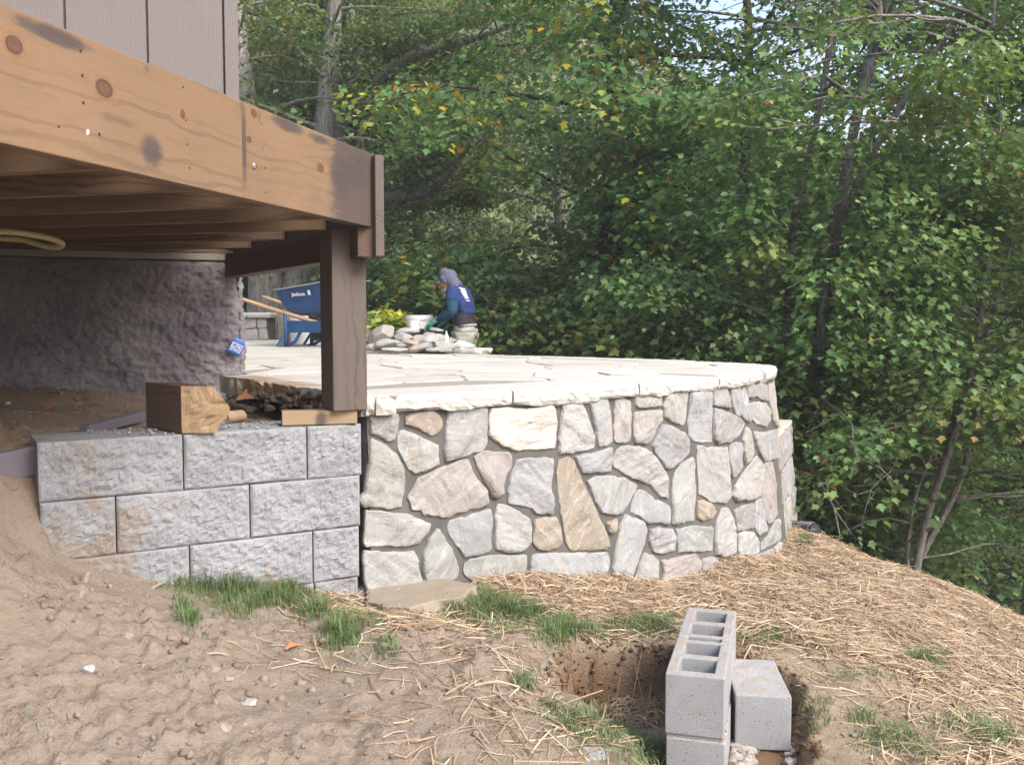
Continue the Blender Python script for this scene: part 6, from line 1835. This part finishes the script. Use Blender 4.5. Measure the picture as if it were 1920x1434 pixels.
loft('undershirt_sleeve', [(V3(W(615, 530), nr_ + .03), .055, .055), (V3(W(570, 700), nr_ + .03), .052, .055), (V3(W(530, 790), nr_ + .01), .046, .046), (V3(W(470, 860), nr_ - .04), .036, .036)], SLEEVE, man, seedn=8)
loft('undershirt_hem', [(W(800, 930), .105, .172), (W(800, 965), .106, .175)], SLEEVE, man, seedn=8)
loft('back_belt', [(W(770, 735), .104, .17), (W(755, 830), .107, .172), (W(765, 915), .106, .17), (W(760, 945), .10, .165)], BELTM, man, seedn=9, wr=.002)
pt_ = loft('trousers', [(W(775, 925), .108, .172), (W(785, 990), .118, .185), (W(785, 1080), .122, .19), (W(790, 1130), .11, .18)], PANTS, man, seedn=10)
for dy, k_, a_ in ((-.10, kn, an), (.10, kf, af)):
    loft('trouser_leg', [(V3(W(780, 1040), dy), .115, .098), (V3(W(770, 1200), dy), .10, .092), (k_, .082, .08), (a_ + np.array([0, 0, .03]), .066, .066), (a_ - np.array([0, 0, .03]), .07, .07)], PANTS, pt_, seedn=11 + int(dy > 0), wr=.010)
    V, F = rock_vf(.135, .05, .05, 7, 3, .04); obj_child('boot', V + (a_ + np.array([-.06, 0, -.04])) - MB_, F, BELTM, man, True)
# hooded cap with a stiff brim and a drape to the shoulders
hood = loft('hood', [(W(482, 30), .03, .03), (W(480, 55), .07, .065), (W(486, 110), .085, .078), (W(515, 180), .083, .082), (W(565, 250), .072, .085), (W(620, 300), .068, .11), (W(672, 330), .055, .15)], CAPM, man, seedn=13, wr=.008)
loft('hood_side', [(W(420, 150), .05, .075), (W(455, 200), .062, .092), (W(492, 262), .035, .088)], CAPM, hood, seedn=14)
br = [W(370, 215), W(330, 245), W(270, 268)]
V = []; n = 9
for i, q in enumerate(br):
    for j in range(n):
        a = -1 + 2 * j / (n - 1); V.append(q + np.array([0.02 * a * a, a * (.085, .08, .06)[i], -0.018 * a * a]))
F = [(i * n + j, (i + 1) * n + j, (i + 1) * n + j + 1, i * n + j + 1) for i in range(2) for j in range(n - 1)]
o = obj_child('cap_brim', np.array(V) - MB_, F, CAPM, hood, True); md = o.modifiers.new('t', 'SOLIDIFY'); md.thickness = .006
# gloves: palm and five bent fingers each
def glove(wr, fwd, side, name):
    f = unit(np.array(fwd)); dn = np.array([0, 0, -1.0]); s_ = np.array([0, side, 0.0])
    palm = wr + f * .05; kn_ = wr + f * .095
    ch = [[(wr, .030), (palm, .034), (kn_, .030)]]
    for i, (o_, L) in enumerate(((-.033, .072), (-.011, .082), (.011, .078), (.033, .062))):
        b = kn_ + s_ * o_ * 1.0
        ch.append([(kn_, .030), (b + f * .012, .0105), (b + f * (.012 + L * .45) + dn * L * .25, .010), (b + f * (.012 + L * .6) + dn * L * .75, .0088)])
    tb = palm + s_ * -.03
    ch.append([(palm, .034), (tb + f * .01 + dn * .012, .013), (tb + f * .04 + dn * .035, .011), (tb + f * .06 + dn * .045, .009)])
    return skinned(name, ch, GLOVE, man, 2)
glove(V3(W(400, 830), nl_ + .03), (-.9, .1, -.42), 1, 'glove'); glove(V3(W(460, 868), nr_ - .06), (-.85, -.15, -.5), -1, 'glove')
V, F = tube_vf([V3(W(400, 810), nl_ + .03), V3(W(388, 838), nl_ + .03)], .038, 14); obj_child('glove_cuff', V - MB_, F, ASH, man, True)

man.rotation_euler = (0, 0, math.radians(-9))

# white print on the back of the shirt: rows of small blocks, too blurred to read
bpy.context.view_layer.update()
from mathutils.bvhtree import BVHTree
mwS = sh.matrix_world
bv = BVHTree.FromPolygons([mwS @ v.co for v in sh.data.vertices], [tuple(p.vertices) for p in sh.data.polygons])
def hit(x, z):
    r = Vector(ray(780 + x / 8.433, 500 + z / 8.433)).normalized(); h = bv.ray_cast(Vector((0, 0, 0)), r)
    return None if h[0] is None else (h[0] - r * 0.006)
for k in range(6):
    x0, z0 = 684 + 21 * k, 330 + 40 * k; hh = (34, 34, 30, 22, 14, 12)[k]; nb_ = (4, 4, 4, 3, 1, 1)[k]; wd = (92, 88, 80, 70, 64, 58)[k]
    for j in range(nb_):
        xa, xb = x0 + wd * j / nb_, x0 + wd * (j + .74 + .26 * (nb_ == 1)) / nb_
        q = [hit(xa, z0 + 6 * j), hit(xb, z0 + 6 * j + 5), hit(xb + hh * .25, z0 + hh + 6 * j + 5), hit(xa + hh * .25, z0 + hh + 6 * j)]
        if any(v is None for v in q): continue
        o = mk('print', [tuple(mwS.inverted() @ v) for v in q], [(0, 1, 2, 3)], PRINT, sh); o.modifiers.new('t', 'SOLIDIFY').thickness = .003

# ================================================================== STRAW, GRASS, CLODS
rng = np.random.default_rng(123)
def in_poly(poly, px, py): return poly_sd(np.array(poly, float), px, py)
FULL = [(895, 1098), (1050, 1082), (1240, 1090), (1340, 1062), (1440, 1042), (1500, 1004), (1700, 1074), (1850, 1120), (2000, 1210), (2000, 1330), (1760, 1290), (1560, 1225), (1400, 1190), (1240, 1165), (1090, 1160), (960, 1140)]
HALF = [(600, 1110), (690, 1120), (900, 1095), (960, 1140), (1240, 1165), (1400, 1190), (1760, 1290), (2000, 1330), (2000, 1600), (1750, 1600), (1640, 1434), (1560, 1280), (1250, 1200), (1010, 1190), (820, 1180), (640, 1150)]
PITF = [(1066, 1270), (1240, 1280), (1240, 1434), (1060, 1350)]
LIGHT = [(540, 1110), (1050, 1190), (1060, 1320), (1250, 1434), (1250, 1600), (860, 1600), (700, 1330), (560, 1200)]
def straw_density(px, py):
    d = np.zeros_like(px)
    for poly, v, soft in ((FULL, 1.25, 28), (HALF, 0.34, 26), (LIGHT, 0.10, 60)):
        d = np.maximum(d, v * sstep(-soft, soft * .4, in_poly(poly, px, py)))
    d = np.maximum(d, 0.45 * sstep(-4, 14, in_poly(PITF, px, py)))
    blob = lambda cx, cy, rx, ry, v: v * np.exp(-((px - cx) / rx) ** 2 - ((py - cy) / ry) ** 2)
    for b in ((760, 1170, 90, 26, .6), (650, 1130, 60, 18, .4), (940, 1330, 110, 30, .16), (1060, 1390, 100, 40, .2), (1000, 1250, 60, 40, .05), (540, 1230, 110, 20, .10)): d = np.maximum(d, blob(*b))
    for b in ((1600, 1330, 110, 60, .8), (1560, 1420, 70, 60, .85)): d = d * (1 - blob(*b))
    return d
GP = [(380, 1098, 46, 18, 1.3), (440, 1108, 70, 20, 1.3), (520, 1122, 60, 24, 1.3), (470, 1136, 60, 20, .8), (580, 1136, 30, 14, .6), (345, 1140, 20, 30, .6), (355, 1165, 16, 16, .7), (632, 1190, 36, 34, 1.0), (590, 1150, 40, 20, .6), (725, 1215, 22, 18, .6), (700, 1170, 40, 14, .35),
      (905, 1140, 60, 26, .9), (970, 1155, 60, 22, .8), (1060, 1180, 40, 22, .8), (1040, 1200, 30, 20, .6), (1090, 1185, 60, 14, .6), (1180, 1175, 60, 14, .7), (1240, 1180, 40, 14, .7), (985, 1285, 18, 16, .7), (830, 1140, 24, 10, .7),
      (1090, 1350, 50, 18, .8), (1140, 1388, 50, 20, .8), (1200, 1418, 55, 20, .8), (1240, 1432, 40, 16, .8), (1050, 1330, 40, 14, .6),
      (1440, 1195, 50, 14, .8), (1400, 1200, 30, 12, .5), (1740, 1240, 38, 16, .9), (1760, 1262, 36, 14, .6), (1540, 1215, 40, 14, .35), (1600, 1270, 60, 16, .25), (1530, 1340, 24, 30, .45), (1620, 1345, 26, 20, .4), (1680, 1390, 60, 24, .45), (1780, 1360, 60, 20, .35), (1850, 1390, 50, 30, .5), (1730, 1415, 60, 20, .4), (1900, 1280, 40, 18, .3), (1510, 1020, 14, 10, .9), (1560, 1060, 30, 8, .3), (1590, 1088, 24, 8, .3), (50, 1360, 60, 30, .1)]
def grass_density(px, py):
    d = np.zeros_like(px)
    for cx, cy, rx, ry, v in GP: d = np.maximum(d, v * np.exp(-(((px - cx) / rx) ** 2 + ((py - cy) / ry) ** 2) * 1.1))
    return d
def candidates(n, zplane):
    """points spread evenly over the near ground in plan"""
    x = rng.uniform(-2.6, 3.6, n); y = rng.uniform(2.0, 7.8, n); z = height(x, y); return x, y, z
# --- straw
x, y, z = candidates(230000, 0)
px, py = project(np.stack([x, y, z], 1))
_, wg = h_base(x, y)
wallp = np.array(list(map(tuple, wc[::10])) + [(-2, 12), (-1, 4.2)])
free = (poly_sd(wallp, x, y) < -0.03) & (wg < 0.05)
dn = straw_density(px, py) * (0.45 + 0.9 * np.clip(0.5 + 0.9 * fbm(x * 3, y * 3, None, 3, 201), 0, 1))
dn = dn * np.where(py > 0, 1, 0)
sdq = poly_sd(PIT, x, y)
k = (rng.random(len(x)) < dn) & free & (px > -40) & (px < 2000) & ~((sdq > -.03) & (sdq < .075))
x, y, z, dn = x[k], y[k], z[k], dn[k]
n = len(x)
yaw = rng.uniform(0, 2 * np.pi, n) * 0.75 + 0.9 * fbm(x * 2, y * 2, None, 2, 55)
pitch = rng.normal(0.05, 0.16, n); L = rng.lognormal(math.log(0.085), 0.5, n).clip(0.02, 0.28); Wd = rng.uniform(0.0010, 0.0030, n)
lift = 0.003 + rng.uniform(0, 1, n) ** 2 * 0.030 * dn
d = np.stack([np.cos(yaw) * np.cos(pitch), np.sin(yaw) * np.cos(pitch), np.sin(pitch)], 1)
# follow the slope of the ground
e = 0.03
gxs = (height(x + e, y, False) - height(x - e, y, False)) / (2 * e); gys = (height(x, y + e, False) - height(x, y - e, False)) / (2 * e)
d[:, 2] += np.clip(gxs, -.6, .6) * d[:, 0] + np.clip(gys, -.6, .6) * d[:, 1]; d = unit(d)
sidev = unit(np.cross(d, np.array([0, 0, 1.0]))) ; up = np.cross(sidev, d)
roll = rng.uniform(-.6, .6, n); wv = sidev * np.cos(roll)[:, None] + up * np.sin(roll)[:, None]
c = np.stack([x, y, z + lift], 1); bend = rng.normal(0, .05, n)[:, None] * L[:, None]
A, B, Cc = c - d * L[:, None] / 2, c + up * np.abs(bend) + wv * bend, c + d * L[:, None] / 2
A[:, 2] = np.maximum(A[:, 2], height(A[:, 0], A[:, 1]) + .001); Cc[:, 2] = np.maximum(Cc[:, 2], height(Cc[:, 0], Cc[:, 1]) + .001)
w1 = wv * Wd[:, None]; hh = up * Wd[:, None] * 0.8
V = np.stack([A - w1, A + w1, A + hh, B - w1, B + w1, B + hh, Cc - w1 * .7, Cc + w1 * .7, Cc + hh * .7], 1)
T3 = np.array([(0, 2, 5), (0, 5, 3), (2, 1, 4), (2, 4, 5), (3, 5, 8), (3, 8, 6), (5, 4, 7), (5, 7, 8)])
F = (T3[None] + (np.arange(n) * 9)[:, None, None]).reshape(-1, 3)
pal = np.array([(0.36, 0.268, 0.175), (0.27, 0.19, 0.12), (0.46, 0.37, 0.26), (0.16, 0.11, 0.07), (0.30, 0.208, 0.128)])
cc = pal[rng.choice(5, n, p=[.3, .25, .2, .15, .1])] * rng.uniform(.8, 1.15, (n, 1))
c0 = np.array([1.2, 4.5, -1.3])
tag(mk('straw', V.reshape(-1, 3) - c0, F, STRAW, None, False, np.repeat(cc, 9, 0), loc=c0), 'scattered dry straw mulch over the bank', kind='stuff')
NSTRAW = n
# --- grass
x, y, z = candidates(520000, 0)
px, py = project(np.stack([x, y, z], 1))
_, wg = h_base(x, y)
free = (poly_sd(wallp, x, y) < -0.03) & (wg < 0.05)
dn = grass_density(px, py) * (0.65 + np.clip(0.4 + 0.9 * fbm(x * 7, y * 7, None, 3, 301), 0, 1.2))
k = (rng.random(len(x)) < dn * 0.95) & free
x, y, z, dn = x[k], y[k], z[k], dn[k]
rep = 3; x = np.repeat(x, rep) + rng.normal(0, .010, len(x) * rep); y = np.repeat(y, rep) + rng.normal(0, .006, len(y) * rep); z = np.repeat(z, rep); dn = np.repeat(dn, rep)
n = len(x); H = rng.uniform(.03, .10, n) * (0.45 + .6 * dn); yaw = rng.uniform(0, 6.28, n); lean = rng.uniform(.3, 1.35, n)
o_ = np.stack([x, y, z - .004], 1); dirv = np.stack([np.cos(yaw), np.sin(yaw), np.zeros(n)], 1); sd_ = np.stack([-np.sin(yaw), np.cos(yaw), np.zeros(n)], 1) * (rng.uniform(.0006, .0013, n))[:, None]
m1 = o_ + np.array([0, 0, 1]) * (H * .55)[:, None] + dirv * (H * lean * .25)[:, None]; m2 = o_ + np.array([0, 0, 1]) * (H * (.98 - .35 * lean))[:, None] + dirv * (H * lean * .8)[:, None]
V = np.stack([o_ - sd_, o_ + sd_, m1 + sd_ * .8, m1 - sd_ * .8, m2], 1)
T3 = np.array([(0, 1, 2), (0, 2, 3), (3, 2, 4)])
F = (T3[None] + (np.arange(n) * 5)[:, None, None]).reshape(-1, 3)
pal = np.array([(0.065, 0.115, 0.038), (0.09, 0.15, 0.05), (0.13, 0.185, 0.065), (0.22, 0.20, 0.11)])
cc = pal[rng.choice(4, n, p=[.3, .35, .23, .12])] * rng.uniform(.8, 1.2, (n, 1))
tag(mk('grass', V.reshape(-1, 3) - c0, F, GRASSM, None, False, np.repeat(cc, 5, 0), loc=c0), 'tufts of young green grass sprouting through the straw', kind='stuff')
NGRASS = n
# --- clods and pebbles: a few lump shapes repeated in one mesh
lumps = [rock_vf(1, 1, .75, 60 + i, 1, .4) for i in range(6)] ; lumps2 = [rock_vf(1, 1, .75, 80 + i, 2, .45) for i in range(5)]
def scatter(name, label, n, size, lum, dens, colr, var, sink=.35):
    x, y, z = candidates(n, 0); px, py = project(np.stack([x, y, z], 1)); _, wg = h_base(x, y)
    k = (rng.random(n) < dens(px, py, wg)) & (poly_sd(wallp, x, y) < -.02)
    x, y, z = x[k], y[k], z[k]; n = len(x); s = size(n); parts = []; VV, FF, CC, off = [], [], [], 0
    for i, (lv, lf) in enumerate(lum):
        m = np.arange(i, n, len(lum)); q = len(m)
        if q == 0: continue
        a = rng.uniform(0, 6.28, q); ca, sa = np.cos(a), np.sin(a)
        sc = s[m][:, None] * rng.uniform(.7, 1.2, (q, 3))
        P = lv[None] * sc[:, None, :]
        P = np.stack([P[..., 0] * ca[:, None] - P[..., 1] * sa[:, None], P[..., 0] * sa[:, None] + P[..., 1] * ca[:, None], P[..., 2]], -1)
        P += np.stack([x[m], y[m], z[m] + s[m] * (.5 - sink)], 1)[:, None]
        lf_ = np.array(lf); VV.append(P.reshape(-1, 3)); FF.append((lf_[None] + (np.arange(q) * len(lv))[:, None, None]).reshape(-1, 3) + off); off += q * len(lv)
        c = np.array(colr) * rng.uniform(1 - var, 1 + var, (q, 1)); CC.append(np.repeat(c, len(lv), 0))
    V = np.concatenate(VV); tag(mk(name, V - c0, np.concatenate(FF), CLOD, None, False, np.concatenate(CC), loc=c0), label, kind='stuff'); return n
bare = lambda px, py: np.clip(1 - 1.2 * straw_density(px, py), 0.03, 1)
nc = scatter('earth_crumbs', 'small crumbs of earth on the bare ground', 90000, lambda n: rng.lognormal(math.log(.0036), .75, n).clip(.0014, .018), lumps, lambda px, py, wg: bare(px, py) * np.where(wg > .3, .2, .24) * (1.0 - .55 * sstep(500, 1000, px)), (0.27, 0.222, 0.18), .25)
nc2 = scatter('earth_clods', 'bigger clods of earth on the spoil heap', 5000, lambda n: rng.lognormal(math.log(.013), .35, n).clip(.008, .032), lumps2, lambda px, py, wg: bare(px, py) * np.where(wg > .3, .10, .16) * (1 - .85 * sstep(450, 900, px)), (0.26, 0.212, 0.172), .2)
x, y, z = candidates(200000, 0); sdp = poly_sd(PIT, x, y)
k = (sdp > -.03) & (sdp < .10) & (y > 3.0); x, y = x[k], y[k]; zz_ = height(x, y); sdp = sdp[k]; nk = len(x)
sz_ = rng.lognormal(math.log(.006), .45, nk).clip(.003, .016); VV, FF, CC, off = [], [], [], 0
for i, (lv, lf) in enumerate(lumps2):
    m = np.arange(i, nk, 5); q = len(m)
    if q == 0: continue
    P = lv[None] * (sz_[m][:, None] * rng.uniform(.7, 1.2, (q, 3)))[:, None, :] + np.stack([x[m], y[m], zz_[m]], 1)[:, None]
    VV.append(P.reshape(-1, 3)); FF.append((np.array(lf)[None] + (np.arange(q) * len(lv))[:, None, None]).reshape(-1, 3) + off); off += q * len(lv)
    CC.append(np.repeat(np.array([.155, .092, .052]) * rng.uniform(.6, 1.3, (q, 1)), len(lv), 0))
tag(mk('pit_clods', np.concatenate(VV) - c0, np.concatenate(FF), CLOD, None, False, np.concatenate(CC), loc=c0), 'broken lumps of reddish soil on the walls of the pit', kind='stuff')
# --- single things lying on the ground
def on_ground(px, py):
    r = ray(px, py); t = np.linspace(1.5, 9, 1500); P = r[None] * t[:, None] / r[1]
    h = height(P[:, 0], P[:, 1], False); i = int(np.argmax(P[:, 2] < h)); return np.array([P[i, 0], P[i, 1], h[i]])
def pebble(px, py, wpx, c, label, seed, flat=.7, cat='stone'):
    p = on_ground(px, py); s = wpx / 1800 * p[1] / 2
    V, F = rock_vf(s, s * .85, s * flat, seed, 3, .25); o = mk('pebble', V, F, STONE, None, False, loc=(p[0], p[1], p[2] + s * .25)); o.color = (*c, 1); tag(o, label, cat)
pebble(166, 1262, 30, (.46, .47, .49), 'small white angular stone lying on the bare earth', 5)
pebble(237, 1200, 27, (.25, .20, .155), 'round brown clod of earth left of the grass', 7)
pebble(466, 1320, 34, (.33, .30, .27), 'flat pale stone half buried in the middle of the bare earth', 9, .35)
pebble(400, 1262, 36, (.23, .18, .14), 'brown lump of soil below the grass tufts', 11)
pebble(460, 1362, 10, (.34, .34, .38), 'tiny bluish pebble near the front of the bare earth', 12)
pebble(418, 1368, 34, (.24, .19, .15), 'tan clod of earth near the lower edge of the picture', 13)
pebble(428, 1275, 26, (.28, .26, .24), 'grey stone flake in the bare earth', 15, .4)
pebble(15, 757, 9, (.5, .5, .52), 'small pale stone on the soil under the deck', 16)
p = on_ground(1112, 1424); V, F = slab_vf([(-.03, -.025), (.03, -.025), (.035, .025), (-.028, .03)], 0, .022, 8, jag=.004, step=.015, rnd=.003)
o = mk('concrete_scrap', V, F, CMU, loc=(p[0], p[1], p[2])); o.rotation_euler = (.3, .2, .4); tag(o, 'small broken piece of grey concrete lying in the straw', 'concrete scrap')
p = on_ground(1190, 1388); V, F = slab_vf([(-.13, -.05), (.13, -.06), (.12, .05), (-.12, .06)], -.02, .02, 9, jag=.015, step=.03, rnd=.006)
o = mk('buried_stone', V, F, PADM, loc=(p[0], p[1], p[2])); tag(o, 'flat grey stone lying on the floor of the pit', 'stone')
GREYW = mat_plain('weathered_stake_wood', (0.26, 0.225, 0.19), .8, .15, .2, 30)
for px0, py0, px1, py1, w_, lb in ((148, 1126, 163, 1080, .011, 'short grey wooden stake lying on the earth below the block wall'), (262, 1118, 318, 1092, .009, 'thin weathered lath lying before the block wall')):
    a_, b_ = on_ground(px0, py0), on_ground(px1, py1); V, F = tube_vf([a_ + np.array([0, 0, .008]), b_ + np.array([0, 0, .012])], [(w_, w_ * .5), (w_, w_ * .5)], 4); c = V.mean(0)
    tag(mk('wood_stake', V - c, F, GREYW, loc=c), lb, 'stake')
# fallen leaves
DEADL = mat_plain('dead_leaf', (0.36, 0.17, 0.085), .8, .2, .3, 20)
def dead_leaf(px, py, s, label, seed, P=None):
    p = on_ground(px, py) if P is None else P; r = np.random.default_rng(seed)
    V = LEAF_V * np.array([1.1, 1, 3.0]) * s; V = V - V.mean(0); ang = r.uniform(0, 6.28)
    o = mk('fallen_leaf', V, [tuple(f) for f in LEAF_F], DEADL, loc=(p[0], p[1], p[2] + s * .12)); o.rotation_euler = (r.uniform(-.5, .5), r.uniform(-.5, .5), ang)
    o.modifiers.new('t', 'SOLIDIFY').thickness = .001
    tag(o, label, 'leaf')
for i, (px, py, s, lb) in enumerate(((720, 1170, .07, 'curled brown leaf on the straw before the stone wall'), (1808, 1262, .10, 'orange brown leaf on the straw at the right'), (1843, 1420, .09, 'dark brown leaf in the grass at the lower right corner'), (328, 1128, .07, 'curled brown leaf beside the first grass tuft'), (1800, 1330, .07, 'greyish dead leaf on the straw bank'), (545, 1215, .06, 'reddish leaf among the straw near the middle'), (872, 1240, .05, 'yellow leaf on the sandy ground left of the pit'))): dead_leaf(px, py, s, lb, i)
P = at_y(454, 748, 4.3); dead_leaf(0, 0, .09, 'orange leaf caught under the broken patio edge', 40, P)
r_ = np.random.default_rng(44)
for k in range(16):
    P = at_y(r_.uniform(40, 520), 0, 1) ; x_ = (r_.uniform(10, 400) - 960) / 1800 * 4.4; y_ = r_.uniform(3.9, 4.9); 
    o_p = np.array([x_, y_, gz(x_, y_) + .012]); dead_leaf(0, 0, r_.uniform(.03, .06), 'small dry leaf on the soil under the deck', 60 + k, o_p)
    SC.objects[-1]
for o in [o for o in SC.objects if o.get('label') == 'small dry leaf on the soil under the deck']: o['group'] = 'dry leaves on the soil under the deck'
# broken rubble below the paving edge
parts = []
for k in range(45):
    px, py = r_.uniform(428, 600), r_.uniform(735, 772); Y = np.interp(px, [428, 600], [4.9, 4.15]) - r_.uniform(0, .25); p = at_y(px, py, Y); p[2] = max(p[2], -.46)
    s = r_.uniform(.008, .034); v, f = rock_vf(s, s, s * .7, 1200 + k, 2, .4); parts.append((v + p, f))
V, F = join(parts); c = V.mean(0)
tag(mk('rubble', V - c, F, mat_plain('dark_rubble', (.07, .055, .045), .95, .1, .4, 20, .6), None, False, loc=c), 'dark rubble and soil under the broken edge of the paving', kind='stuff')

print('COUNTS', NSTRAW, NGRASS, nc, nc2, nk, 'tris', sum(len(o.data.polygons) for o in SC.objects if o.type == 'MESH'), sum(len(m.polygons) for m in bpy.data.meshes))

# ------------------------------------------------------------------ thin veil volume added to lift the dark tones of the wood
HZ = bpy.data.materials.new('added_haze'); HZ.use_nodes = True
HZ.node_tree.nodes.clear()
pv = HZ.node_tree.nodes.new('ShaderNodeVolumePrincipled'); pv.inputs['Density'].default_value = 0.0021; pv.inputs['Color'].default_value = (0.93, 0.96, 1.0, 1)
ho = HZ.node_tree.nodes.new('ShaderNodeOutputMaterial'); HZ.node_tree.links.new(pv.outputs[0], ho.inputs['Volume'])
V, F = box_vf(-305, 305, -205, 505, -70, 48)
tag(mk('added_haze', V, F, HZ), 'thin veil added to lift the dark tones of the wood', kind='stuff')
